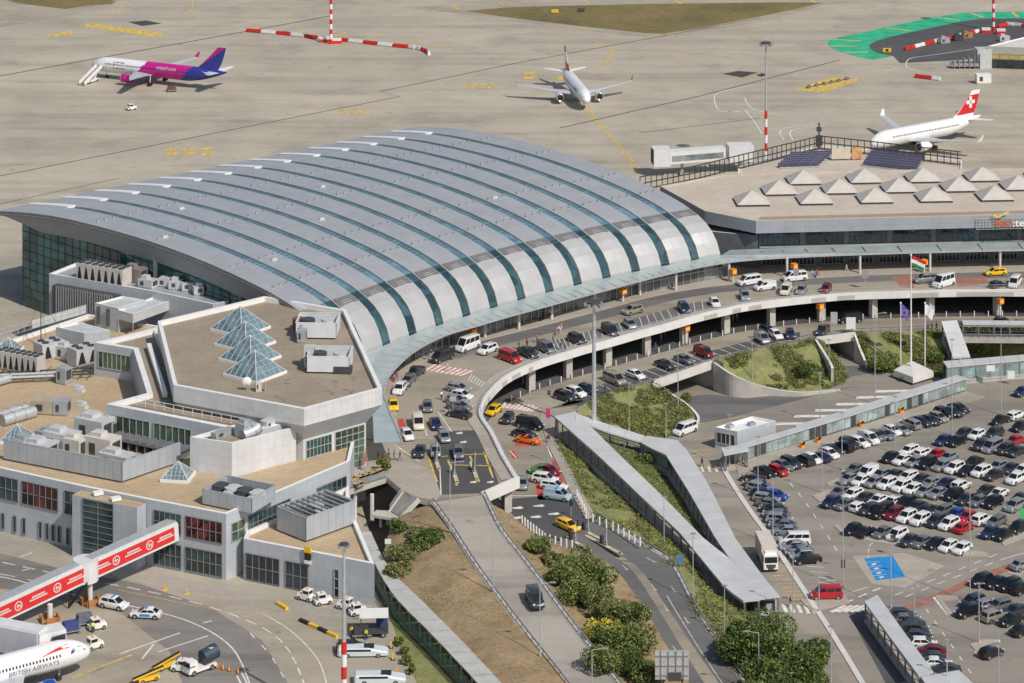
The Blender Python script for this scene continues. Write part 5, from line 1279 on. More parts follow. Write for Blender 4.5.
# ---------------------------------------------------------------- underpass portals, retaining walls
def wallstrip(mb, pts, zb, th=.5, cap=1, mi=0):
    """wall whose top follows pts (Vectors), down to zb."""
    L = offset_path(pts, th / 2); Rr = offset_path(pts, -th / 2)
    for i in range(len(pts) - 1):
        for s in (L, Rr): mb.quad(s[i], s[i + 1], V3(s[i + 1], zb), V3(s[i], zb), mi)
        mb.quad(L[i], L[i + 1], Rr[i + 1], Rr[i], cap)
    mb.quad(L[0], Rr[0], V3(Rr[0], zb), V3(L[0], zb), mi); mb.quad(L[-1], Rr[-1], V3(Rr[-1], zb), V3(L[-1], zb), mi)
def rw(name, pts, label, m=M_conc, sm=True, th=.5):
    q = PP(pts); q = smooth_path(q, 5) if sm else q; mb = MB(); wallstrip(mb, q, -.1, th)
    return tag(mb.build(name, [m, M_concw]), label, 'retaining wall')
rw('retaining_wall', [(714, 362, 5.6), (730, 373, 4.6), (747.4, 381, 3.2), (769, 387.5, 1.6), (801, 392, .8), (840, 389, .3)], 'pale curved retaining wall right of the larger underpass opening')
rw('retaining_wall', [(653, 383.3, 5.6), (668, 391.5, 4.2), (687, 404, 2.4), (698, 416, 1.0), (697, 424, .6)], 'curved white kerb wall along the left side of the larger underpass')
rw('retaining_wall', [(816, 339.5, 5.6), (824, 352, 4.6), (832, 366, 3.8), (831, 372, 2.4)], 'pale wing wall left of the smaller underpass opening')
rw('retaining_wall', [(855, 334.3, 5.6), (860, 348, 3.2), (867, 365, .6)], 'pale wing wall right of the smaller underpass opening')
for a, b, lab in (((653, 383.3), (714, 362), 'larger underpass bridge carrying the arrivals road'), ((816, 339.5), (855, 334.3), 'smaller underpass bridge near the flagpoles')):
    A, B = P(*a, ZA), P(*b, ZA); d = (B - A).normalized(); n_ = Vector((-d.y, d.x, 0))
    t = thing('underpass_bridge', lab, 'bridge', A); mb = MB(); mb.beam(A + Vector((0, 0, -.35)) - A, B - A + Vector((0, 0, -.35)), .6, 1.7); mb.build('edge_beam', M_concw, t)
    mb = MB(); mb.beam(n_ * 8 + Vector((0, 0, -.7)), B - A + n_ * 8 + Vector((0, 0, -.7)), 16, .9); mb.build('deck_slab', M_conc, t)
    mb = MB()
    for q in (Vector((0, 0, 0)), B - A):
        mb.beam(q + Vector((0, 0, -2.9)), q + n_ * 22 + Vector((0, 0, -2.9)), .6, 4.6)
    mb.beam(n_ * 20 + Vector((0, 0, -2.9)), B - A + n_ * 20 + Vector((0, 0, -2.9)), .6, 4.6); mb.build('abutment', M_conc, t)
    mb = MB(); q = A.lerp(B, .28) + n_ * 9 - A; mb.box(q + Vector((0, 0, -2.9)), (.9, .9, 4.6)); mb.build('pillar', M_conc, t)
def railing(name, pts, label, h=1.1, step=2.0, m=M_dsteel, n=2, dz=0, cat='railing', w=.07):
    q = [p + Vector((0, 0, dz)) for p in pts]; o_ = q[0]; t = thing(name, label, cat, o_); mb = MB()
    for p in resample(q, step): mb.beam(p, p + Vector((0, 0, h)), w, w)
    mb.build('posts', m, t, off=o_); mb = MB()
    for k in range(n):
        for a, b in zip(q, q[1:]): mb.beam(a + Vector((0, 0, h * (k + 1) / n)), b + Vector((0, 0, h * (k + 1) / n)), w, w)
    mb.build('rails', m, t, off=o_); return t
railing('railing', PP([(577, 409.5), (615, 390.5), (653, 382.8), (714, 361.6), (756, 350), (816, 339.2), (855, 334), (941, 330.6)], ZA), 'dark steel railing along the front of the arrivals road')
railing('railing', PP([(957, 331), (1024, 333), (1180, 332.5)], ZA), 'dark steel railing right of the sloping stair roof')
def guard(pts, label):
    o_ = pts[0]; t = thing('crash_barrier', label, 'guard rail', o_); mb = MB()
    for p in resample(pts, 2.2): mb.beam(p, p + Vector((0, 0, .75)), .14, .1)
    mb.build('posts', M_steel, t, off=o_); mb = MB()
    for h in (.6, .75): 
        for a, b in zip(pts, pts[1:]): mb.beam(a + Vector((0, 0, h)), b + Vector((0, 0, h)), .12, .13)
    mb.build('rail', M_steel, t, off=o_)
    mb = MB(); ribbon(mb, [p + Vector((0, 0, .05)) for p in pts], .9); struct('verge_kerb', mb, M_conc)
guard(offset_path(RR, .5), 'steel crash barrier on the right edge of the ramp road')
guard(offset_path(RL, -.5), 'steel crash barrier on the left edge of the ramp road')
guard(offset_path(ER, .5), 'steel crash barrier curving along the right edge of the exit road')

# ---------------------------------------------------------------- covered walkways
def walkway(name, L, Rr, label, step=3.2, h=3.0, th=.28, wall=0, roofm=M_canopy, post_sides=(0, 1), low=True, glass=False):
    L, Rr = PP(L), PP(Rr); n = max(2, int((L[-1] - L[0]).length / step)); Ls, Rs = same(L, n), same(Rr, n); o_ = Ls[0].copy(); t = thing(name, label, 'covered walkway', o_)
    mb = MB(); up = Vector((0, 0, th)); o2 = Vector((0, 0, -.02))
    for i in range(n):
        a, b, c, d = Ls[i], Rs[i], Rs[i + 1], Ls[i + 1]
        mb.quad(a + up, b + up, c + up, d + up); mb.quad(a, b, c, d); mb.quad(a, d, d + up, a + up); mb.quad(b, c, c + up, b + up)
    mb.quad(Ls[0], Rs[0], Rs[0] + up, Ls[0] + up); mb.quad(Ls[-1], Rs[-1], Rs[-1] + up, Ls[-1] + up)
    mb.build('roof', roofm, t, off=o_)
    mb = MB()
    for i in range(1, n): mb.beam(Ls[i] + up * 1.05, Rs[i] + up * 1.05, .10, .05)
    mb.build('roof_seams', M_galv, t, off=o_)
    for sd in post_sides:
        S = [l.lerp(r, .08 if sd == 0 else .92) for l, r in zip(Ls, Rs)]; mb = MB()
        for p in S: mb.beam(p - Vector((0, 0, h)), p, .26, .2)
        mb.build('posts', mat('post_grey', (.20, .21, .22), .5, .3), t, off=o_)
        if low:
            mb = MB()
            for a, b in zip(S, S[1:]):
                mb.beam(a - Vector((0, 0, h - 1.05)), b - Vector((0, 0, h - 1.05)), .08, .1); mb.beam(a - Vector((0, 0, h - .55)), b - Vector((0, 0, h - .55)), .06, .06); mb.beam(a - Vector((0, 0, .25)), b - Vector((0, 0, .25)), .12, .3)
            mb.build('rails', M_steel, t, off=o_)
            mb = MB()
            for a, b in zip(S, S[1:]): mb.beam(a - Vector((0, 0, h + .2)), b - Vector((0, 0, h + .2)), .35, 1.0)
            mb.build('plinth', M_conc, t, off=o_)
        if glass:
            mb = MB()
            for a, b in zip(S, S[1:]):
                mb.quad(a - Vector((0, 0, h - .3)), b - Vector((0, 0, h - .3)), b - Vector((0, 0, .4)), a - Vector((0, 0, .4)))
            mb.build('side_glazing', glassmat('walk_glass', (.22, .30, .30), .1, 0, .6, .35), t, off=o_)
    mb = MB()
    for i in range(n):
        dn = Vector((0, 0, -h + .03)); mb.quad(Ls[i] + dn, Rs[i] + dn, Rs[i + 1] + dn, Ls[i + 1] + dn)
    mb.build('walk_floor', M_walk, t, off=o_); return t
walkway('covered_walkway', [(554, 417.5, 8.4), (600, 458.5, 7.6), (640, 497, 6.2), (680, 534.5, 4.9), (725.8, 590, 3.6), (743.3, 602.5, 3.4)], [(576, 413, 8.4), (615, 452, 7.6), (660, 495, 6.2), (704, 540, 4.9), (729.5, 560, 3.7), (760, 601, 3.4)], 'long grey roofed walkway descending from the arrivals road, nearer one')
walkway('covered_walkway', [(666, 456.5, 4.6), (690, 495, 4.1), (715.6, 540, 3.7), (731, 562, 3.5), (757, 600.5, 3.38)], [(687.5, 452.5, 4.6), (708, 485, 4.1), (735.5, 540, 3.7), (763, 578, 3.5), (779.5, 597.5, 3.38)], 'long grey roofed walkway beside the access road with the truck')
walkway('covered_walkway', [(575.5, 414.5, 8.38), (606, 425, 6.6), (645, 437.3, 4.62)], [(576, 421.5, 8.38), (604, 432, 6.6), (640, 443, 4.62)], 'short roofed walkway joining the two long ones past the planted mound')
walkway('covered_walkway', [(640, 443.3, 4.6), (652, 450, 4.6), (666, 456.3, 4.58)], [(646.5, 437.2, 4.6), (682, 442.2, 4.6), (687.5, 452.3, 4.58)], 'broad angled roof head where the walkways meet', glass=True)
walkway('waiting_shelter', [(864.4, 603, 3.2), (891, 640, 3.2), (918.5, 677, 3.2)], [(877.5, 596.5, 3.2), (905, 635, 3.2), (933.5, 673.5, 3.2)], 'long grey roofed waiting shelter beside the dark asphalt lane', low=True, glass=False)
walkway('waiting_shelter', [(921, 678.5, 3.25), (935, 700, 3.25)], [(959, 671.8, 3.25), (978, 690, 3.25)], 'wide pale roofed end of the waiting shelter at the bottom edge')
walkway('stair_roof', [(941.3, 322.5, 8.2), (947, 340, 5.9), (953, 359, 3.6)], [(957, 321.5, 8.2), (963.5, 339, 5.9), (970.3, 358, 3.6)], 'sloping grey roof over the stairs right of the flagpoles', roofm=M_canopy)
walkway('covered_walkway', [(943, 362.5, 3.6), (1024, 355.8, 3.6), (1150, 346, 3.6)], [(947, 368, 3.6), (1024, 361, 3.6), (1150, 351, 3.6)], 'flat grey walkway roof at the foot of the sloping stair roof', glass=True)
walkway('covered_walkway', [(962, 321.5, 8.2), (1024, 322, 8.2), (1150, 322, 8.2)], [(963, 325, 8.2), (1024, 325.5, 8.2), (1150, 325.5, 8.2)], 'thin flat roof along the arrivals road right of the sloping stair roof')
# end kiosk under the joined walkway roofs
kb = thing('ticket_kiosk', 'pale kiosk with grey glazing under the walkway roof end by the crossing', 'kiosk', P(759, 614.5, 0)); mb = MB(); mb.box((.2, 1.0, 1.5), (5.2, 3.4, 3.0), .05); mb.build('wall', M_panel, kb); mb = MB(); mb.box((.2, -.75, 1.7), (4.6, .1, 1.6), .05); mb.build('window', M_darkgl, kb); mb = MB(); mb.box((1.6, -.85, 1.1), (1.1, .1, 2.1), .05); mb.build('door', M_bpanel, kb)
# glazed walkway along the car park
gw = [(735, 464), (760, 456.3), (850, 428.5), (966, 391)]
q = PP(gw, 0); n = 40; qs = same(q, n); d = (qs[-1] - qs[0]).normalized(); n_ = Vector((-d.y, d.x, 0)); o_ = qs[0].copy()
gt = thing('glazed_walkway', 'long low glazed walkway with grey roof along the car park edge', 'covered walkway', o_)
mb = MB(); up = Vector((0, 0, 2.45))
for i in range(n):
    w_ = 1.6 if i < 11 else 2.4; mb.add([qs[i] + up - n_ * .3, qs[i + 1] + up - n_ * .3, qs[i + 1] + up + n_ * w_, qs[i] + up + n_ * w_, qs[i] + up * 1.08 - n_ * .3, qs[i + 1] + up * 1.08 - n_ * .3, qs[i + 1] + up * 1.08 + n_ * w_, qs[i] + up * 1.08 + n_ * w_], [[3, 2, 1, 0], [4, 5, 6, 7], [0, 1, 5, 4], [2, 3, 7, 6]])
mb.build('roof', M_canopy, gt, off=o_)
M_wg = glassmat('pale_panel_glass', (.30, .38, .37), .2, 0, .5, .25)
rr = random.Random(4)
mb = MB(); mk = MB(); fr = MB()
for i in range(n):
    a, b = qs[i], qs[i + 1]; (mk if rr.random() < .22 else mb).quad(a + Vector((0, 0, .25)), b + Vector((0, 0, .25)), b + Vector((0, 0, 2.3)), a + Vector((0, 0, 2.3)))
    fr.beam(a, a + Vector((0, 0, 2.6)), .16, .16); fr.beam(a + n_ * 1.5, a + n_ * 1.5 + up, .16, .16)
mb.build('glass_panel', M_wg, gt, off=o_); mk.build('dark_panel', M_dsteel, gt, off=o_); fr.build('posts', M_steel, gt, off=o_)
bo = thing('flat_roofed_booth', 'white flat roofed booth behind the glazed walkway with grey walls', 'booth'); o_ = bo.location.copy(); BPx = xy(PP([(723, 436), (745.5, 440.5), (784, 429.5), (760, 425)], 2.9))
BPx = [(x + n_.x * 2.2, y + n_.y * 2.2) for x, y in BPx]; w, r = bld(bo, BPx, 0, 4.0, M_bpanel, M_white, .5, .25)
for s in (.15, .5): c = along(BPx[0], BPx[2], s + .1); mb = MB(); mb.box((c[0], c[1], 3.85), (1.3, 1.0, .7), .6); mb.build('roof_unit', M_hvacg, bo)
band(bo, along(BPx[0], BPx[1], .1), along(BPx[0], BPx[1], .9), 1.2, 3.2, 4, 1, M_darkgl)
walkway('entrance_roof', [(721, 449, 3.0), (724, 456, 3.0)], [(745, 445.5, 3.0), (749, 451.5, 3.0)], 'small grey porch roof at the near end of the glazed walkway')
# ---------------------------------------------------------------- flags
pl = thing('flag_plinth', 'white stepped pyramid plinth below the three flagpoles', 'plinth', P(912, 369, 0)); mb = MB(); pl.location = P(912, 371, .5); o_ = pl.location; a, b, c, e = [p - Vector((o_.x, o_.y, 0)) + Vector((0, 0, -1.2)) for p in PP([(893, 372.5), (913, 380), (934, 373.5), (912, 367)], 1.2)]
ap_ = Vector((0, .5, 1.9)); q = [a, b, c, e]
for i in range(4): A_, B_ = q[i], q[(i + 1) % 4]; mb.quad(A_, B_, B_ * .97 + Vector((0, 0, 1.2)), A_ * .97 + Vector((0, 0, 1.2))); mb.quad(A_ * .97 + Vector((0, 0, 1.2)), B_ * .97 + Vector((0, 0, 1.2)), B_ * .06 + ap_, A_ * .06 + ap_)
mb.build('plinth_block', M_concw, pl)
def flag(px, pyt, pyb, zb, label, kind, w, h):
    b = P(px, pyb, zb); zt = H - (pyt - YH) * b.y / F; t = thing('flagpole', label, 'flag', b); L = zt - zb
    mb = MB(); mb.tube((0, 0, 0), (0, 0, L), .2 if L > 16 else .13, .09, n=8); mb.blob((0, 0, L), .22); mb.build('pole', M_white, t)
    cols = {'tri': [(.55, .02, .03), (.8, .8, .78), (.02, .22, .08)], 'blue': [(.12, .10, .45)], 'white': [(.78, .78, .78)]}[kind]
    mb = MB(); nx, ny = 10, 6; g = {}
    for i in range(nx + 1):
        for j in range(ny + 1):
            u, v = i / nx, j / ny; g[i, j] = Vector((.1 + u * w * (1 - .25 * v), math.sin(u * 7 + v * 2) * .22 * u * 1.5, L - .2 - v * h - u * h * .55 + (math.sin(u * 5) * .1)))
    for i in range(nx):
        for j in range(ny): mb.quad(g[i, j], g[i + 1, j], g[i + 1, j + 1], g[i, j + 1], min(len(cols) - 1, j * len(cols) // ny))
    o = mb.build('flag_cloth', [mat('flag_%s_%d' % (kind, k), c, .8, var=.03) for k, c in enumerate(cols)], t, recalc=False); autosmooth(o, 80)
    if kind == 'blue':
        mb = MB()
        for k in range(12):
            a = k / 12 * 6.283; c = Vector((w * .42 + math.cos(a) * h * .24, -.45, L - .2 - h * .5 - .42 * h * .55 + math.sin(a) * h * .24)); mb.box(c, (.14, .05, .14))
        mb.build('stars', M_yellow, t)
flag(911, 255, 364, 2.6, 'tall white pole flying a red white and green flag', 'tri', 3.2, 2.0)
flag(900.7, 303, 368, .9, 'white pole left of the tall one with a violet blue flag', 'blue', 1.7, 2.3)
flag(925, 303, 369, .9, 'white pole right of the tall one with a white flag', 'white', 1.8, 2.2)
# ---------------------------------------------------------------- lamps and masts
def lamp(px, pyt, pyb, zb, label, arm=0, r=.1, double=False):
    b = P(px, pyb, zb); L = H - (pyt - YH) * b.y / F - zb; t = thing('street_lamp', label, 'street lamp', b, 0, 'street lamps'); mb = MB(); mb.tube((0, 0, 0), (0, 0, L), r, r * .6, n=6); mb.tube((0, 0, 0), (0, 0, .5), r * 1.8, n=8)
    for s in ([arm] if not double else [-1, 1]):
        if s: mb.tube((0, 0, L), (s * 1.7, 0, L + .25), r * .5, n=5)
    mb.build('pole', M_galv, t); mb = MB()
    for s in ([arm] if not double else [-1, 1]): mb.box((s * 1.9, 0, L + .25), (.85, .32, .16))
    mb.build('lamp_head', M_steel, t)
def terr(x, y, default=0): return default
LAMPS = [(450, 463, 531, 10.2, 1, 'by the left barrier at the top of the ramp road'), (493, 523, 590, 9.0, 1, 'on the left edge halfway down the ramp road'), (540, 584, 656, 7.4, 1, 'on the left edge low on the ramp road'), (592, 650, 712, 6.4, 1, 'with bent arm at the bottom of the ramp road'),
 (664, 498, 547, 3.0, 0, 'on the green slope beside the exit road, upper of two'), (693, 535, 602, 3.2, 0, 'on the green slope beside the exit road, lower of two'), (724.5, 587, 638, 2.2, 0, 'on the slope below the walkway end'), (758.7, 633, 705, .5, -1, 'with bent arm in front of the dark tree'),
 (629, 384, 431, 1.9, 0, 'in the middle of the left planted mound'), (666, 405, 436, .5, 0, 'at the foot of the left planted mound'), (678, 352, 418, .2, 0, 'before the larger underpass opening'), (752, 339, 380, 2.0, 0, 'on the middle planted mound'),
 (829, 341, 382, .3, 0, 'at the right tip of the middle planted mound'), (875, 314, 404, 0, 1, 'tall one in front of the right mound'), (894.7, 398, 453, 0, 0, 'behind the row of cars at the glazed walkway'), (952, 341, 436, 0, 0, 'tall one beside the stair roof foot'), (1001, 328, 415, 0, 0, 'tall one at the right edge of the car park'), (820, 374, 424, 0, 0, 'by the white chevrons'),
 (842, 414, 470, 0, 0, 'left of the first inner row of cars'), (822, 445, 493, 0, 0, 'on the yellow footed kerb island'), (843, 485, 588, 0, 0, 'tall one right of the red van'), (970, 487, 602, 0, 0, 'tall one beside the lower right cars'), (979, 585, 643, 0, 0, 'on the curved island near the lone car'), (891, 541, 608, 0, 0, 'on the blue bays corner'),
 (914, 588, 622, 0, 0, 'behind the waiting shelter'), (998.7, 635, 700, 0, 0, 'at the lower right corner'), (947, 641, 700, 0, 0, 'in front of the shelter end'), (793, 551, 632, 0, 0, 'beside the zebra crossing of the access road'), (819, 565, 612, 0, 0, 'left of the red van at the kerb'), (831, 628, 700, 0, 0, 'on the kerb at the bottom of the access road'), (729.5, 416, 467, 0, 0, 'at the near end of the glazed walkway'),
 (758, 438, 500, 0, 0, 'behind the column of parked cars, upper of two'), (773, 480, 545, 0, 0, 'behind the column of parked cars, lower of two')]
for px, a, b, z, arm, where in LAMPS: lamp(px, a, b, z, 'slim grey lamp post ' + where, arm)
def floodmast(px, pyt, pyb, zb, label, bands=0, r=.38, head=True, bandh=2.2, gap=0, hs=1.0):
    b = P(px, pyb, zb); L = H - (pyt - YH) * b.y / F - zb; t = thing('floodlight_mast', label, 'floodlight mast', b); mb = MB(); o = 0
    mb.tube((0, 0, 0), (0, 0, L), r, r * .55, n=10); mb.build('pole', M_galv, t)
    if bands:
        mb = MB()
        for k in range(bands): mb.tube((0, 0, gap + k * bandh), (0, 0, gap + (k + 1) * bandh), r * 1.12, n=10, mi=k % 2)
        mb.build('painted_bands', [M_red, M_white], t)
    mb = MB(); mb.tube((0, 0, L), (0, 0, L + .5 * hs), 1.3 * hs, n=10); mb.build('head_frame', M_dsteel, t)
    for k in range(8):
        a = k / 8 * 6.283; mb = MB(); mb.box((math.cos(a) * 1.5 * hs, math.sin(a) * 1.5 * hs, L - .1), (.75 * hs, .6 * hs, .55 * hs), a); mb.build('floodlight', M_steel, t)
floodmast(766, 44, 167, ZP, 'tall floodlight mast with red and white foot behind the pale roof', 7, .36, bandh=2.1)
floodmast(331, -40, 44, ZP, 'red and white banded mast at the striped barriers', 10, .42, bandh=1.6)
floodmast(993.5, -60, 31, ZP, 'red and white banded mast beside the green apron band', 12, .42, bandh=1.5)
floodmast(344, 545, 728, ZP, 'grey mast with red and white foot in the foreground of the apron', 7, .36, bandh=1.75, hs=.5)
floodmast(594, 304, 438, 4.2, 'tall grey floodlight mast between the deck and covered walkways', 0, .5)
# ---------------------------------------------------------------- orange cube signs
def osign(px, py, z, label, h=3.2, below=False):
    b = P(px, py, z); t = thing('cube_sign', label, 'sign', b, .6, 'orange cube signs'); mb = MB(); mb.box((0, 0, 0), (1.2, 1.2, 1.1)); mb.build('cube', M_orange, t); mb = MB(); mb.box((0, 0, 0), (1.23, .8, .35)); mb.box((0, 0, 0), (.8, 1.23, .35)); mb.build('pictogram', mat('pale_orange', (.85, .55, .18), .5, var=.1), t)
    mb = MB(); mb.tube((0, 0, .85 if below else -.85), (0, 0, h if below else -h), .22, n=8); mb.build('stem', M_concw, t)
for px, py, w in ((473, 331.5, 'by the white minibus near the crossing'), (623, 291, 'left of centre on the deck pavement'), (733, 271.5, 'at the end of the arched hall'), (794, 266, 'behind the second white minibus'), (924, 262, 'behind the tricolour flag')): osign(px, py, 13.0, 'orange cube sign under the canopy ' + w, 2.4)
for px, py, w in ((568, 358, 'near the red van above'), (686, 327, 'at the middle of the deck'), (820, 305.5, 'right of the parked cars below'), (1000, 300, 'near the right edge')): osign(px, py + 1, ZD - 2.0, 'orange cube sign on a pillar under the deck ' + w, 3.0)
# ---------------------------------------------------------------- bollards
bp = MB(); bp.tube((0, 0, 0), (0, 0, .95), .13, .12, n=8); bp.blob((0, 0, .95), .12, n=8, m=4)
bol = bp.build('bollard', M_whiteplast); tag(bol, 'white bollard in the row under the deck edge', 'bollard', 'bollards under the deck'); first = True
pb = offset_path(edge, 1.0)[16:]
for p in resample(pb, 3.0):
    if not 505 < pix(p)[0] < 1035: continue
    o = bol if first else bol.copy(); first = False
    if o is not bol: C.objects.link(o)
    o.location = (p.x, p.y, ZA + .02); o.scale = (.9, .9, 1.05)
def posts(pts, n, label, group, h=1.0, z=None):
    q = PP(pts, z); L = same(q, n - 1); f = None
    for p in L:
        if f is None: f = o = bol.copy()
        else: o = f.copy()
        C.objects.link(o); o.location = p; o.scale = (1.2, 1.2, h); o['label'] = label; o['group'] = group
posts([(522, 524), (546, 542.5), (572, 549)], 14, 'white marker post on the left edge of the exit lanes', 'posts along the exit lanes', 1.4, ZA)
posts([(586, 520), (612, 530), (640, 546)], 10, 'white marker post on the right edge of the exit lanes', 'posts right of the exit lanes', 1.4, 5.0)
posts([(577, 497), (586, 515)], 6, 'white marker post at the end of the arrivals pavement', 'posts on the arrivals pavement', 1.2, ZA)
# ---------------------------------------------------------------- toll islands
def toll(px, py, z, dx, dy, L, label, arms=True):
    b = P(px, py, z); rz = heading(px, py, dx, dy, z); t = thing('toll_island', label, 'toll island', b, rz); mb = MB(); mb.box((0, 0, .08), (L, .7, .16)); mb.box((L / 2, 0, .08), (.8, .45, .16)); mb.build('kerb', mat('toll_kerb', (.50, .43, .30), .8, var=.25, scale=1.0), t)
    mb = MB(); mb.box((-.3, 0, .85), (.6, .5, 1.3)); mb.build('ticket_machine', M_dsteel, t)
    mb = MB(); mb.box((.9, 0, .6), (.35, .35, .9)); mb.build('barrier_box', M_steel, t)
    mb = MB(); mb.beam((.9, 0, 1.1), (1.0, .1, 3.6), .07, .07); mb.build('barrier_arm', M_whiteplast, t)
for i, (px, py) in enumerate(((454, 474), (474, 471), (436, 461))): toll(px, py, ZD + .02, 9, 25, 8.5, 'yellow edged toll island on the deck, %s' % ('left of the two long ones', 'right of the two long ones', 'short one behind the grey car')[i])
for i, (px, py) in enumerate(((572, 541), (585, 531.5), (603, 545))): toll(px, py, 4.95, 27, 14, 9.5, 'pale toll island on the exit road, %s' % ('nearest the bushes', 'behind the yellow taxi', 'farthest down the road')[i])
# ---------------------------------------------------------------- signs
def roadsign(px, py, z, label, h=2.6, col=M_white, w=.8, hh=.8, rz=0):
    t = thing('road_sign', label, 'road sign', P(px, py, z), rz); mb = MB(); mb.tube((0, 0, 0), (0, 0, h), .06, n=6); mb.build('post', M_galv, t); mb = MB(); mb.box((0, -.1, h), (w, .06, hh)); mb.build('sign_plate', col, t)
gs = thing('gantry_sign', 'grey back of a large road sign at the bottom by the exit road', 'road sign', P(672, 720, 1.4)); mb = MB(); mb.box((0, 0, 8.0), (4.9, .18, 4.2)); mb.build('sign_plate', M_galv, gs); mb = MB()
for x in (-1.6, -.5, .6, 1.7): mb.box((x, -.2, 8.0), (.1, .15, 4.2))
for z in (6.6, 8, 9.4): mb.box((0, -.2, z), (4.9, .15, .1))
mb.build('stiffeners', M_steel, gs); mb = MB()
for x in (-1.5, 1.5): mb.tube((x, 0, 0), (x, 0, 6.0), .16, n=8)
mb.box((.4, -.3, 6.4), (1.9, .3, 1.2)); mb.build('legs', M_dsteel, gs)
for a in ((398, 458, ZD, 'white sign board'),): pass
roadsign(990.5, 386, 0, 'white information sign on two legs near the walkway', 3.6, M_white, 1.7, 1.2); roadsign(1011, 384.5, 0, 'small blue and white sign near the right walkway', 2.0, M_white, 1.4, 1.6); roadsign(843, 583, 0, 'dark box sign on the lamp post right of the red van', 3.2, M_dsteel, .7, 1.4)
roadsign(893, 556, 0, 'round dark sign above the blue bays', 3.0, M_dsteel, .9, 1.2); roadsign(548, 430, ZA, 'red advertising flag board on the arrivals pavement', 3.2, mat('magenta_sign', (.6, .04, .2), .6), .8, 1.8); roadsign(548, 462, ZA, 'dark traffic sign by the arrivals pavement', 4.5, M_dsteel, .6, .6); roadsign(549, 411, ZA, 'small dark sign at the arrivals crossing', 3.5, M_dsteel, .6, .9)
roadsign(680, 575, 2.8, 'blue traffic sign on the green slope', 2.6, mat('sign_blue', (.10, .22, .34), .5), 1.2, 1.5); roadsign(865, 289, ZD, 'grey route sign at the deck edge', 3.2, M_steel, 1.4, 1.8); roadsign(796, 287, ZD, 'grey sign panel between two parked cars on the deck', 3.2, M_steel, 1.2, 1.6); roadsign(834, 335, ZA, 'grey signpost board at the arrivals road bend', 3.6, M_galv, 1.4, 2.4); roadsign(851, 334, ZA, 'white blank board beside the black van', 2.2, M_whiteplast, 2.0, 2.6)
roadsign(453, 415, ZD, 'grey square sign before the row of silver cars', 3.0, M_galv, 1.2, .9); roadsign(523, 384, ZA, 'small dark sign near the pillar at the deck curve', 2.6, M_dsteel, .9, .8); roadsign(388, 556, 7.3, 'white sign on the dark green embankment', 2.4, M_white, 1.0, .8)
roadsign(1022, 530, 0, 'bright green sign at the right edge of the car park', 3.0, mat('sign_green', (.05, .5, .15), .5, var=0), .7, 1.6)
for i, (px, py) in enumerate(((571, 516), (577, 536))): roadsign(px, py, ZA, 'black and white signal post at the exit lanes, %s' % ('farther', 'nearer')[i], 2.2, M_black, .5, 1.0)
def obox(px, py, label):
    t = thing('parking_machine', label, 'machine', P(px, py, 0), .68, 'orange machines on the kerb'); mb = MB(); mb.box((0, 0, .5), (1.0, .7, 1.0), taper=.8); mb.build('casing', M_orange, t); mb = MB(); mb.box((0, -.47, 1.0), (.7, .05, .5)); mb.build('screen', M_black, t)
for px, py, w in ((802, 448, 'left of the three'), (818, 443, 'middle of the three'), (861, 427, 'right of the middle'), (901, 413, 'rightmost of them')): obox(px, py, 'orange machine before the glazed walkway, ' + w)
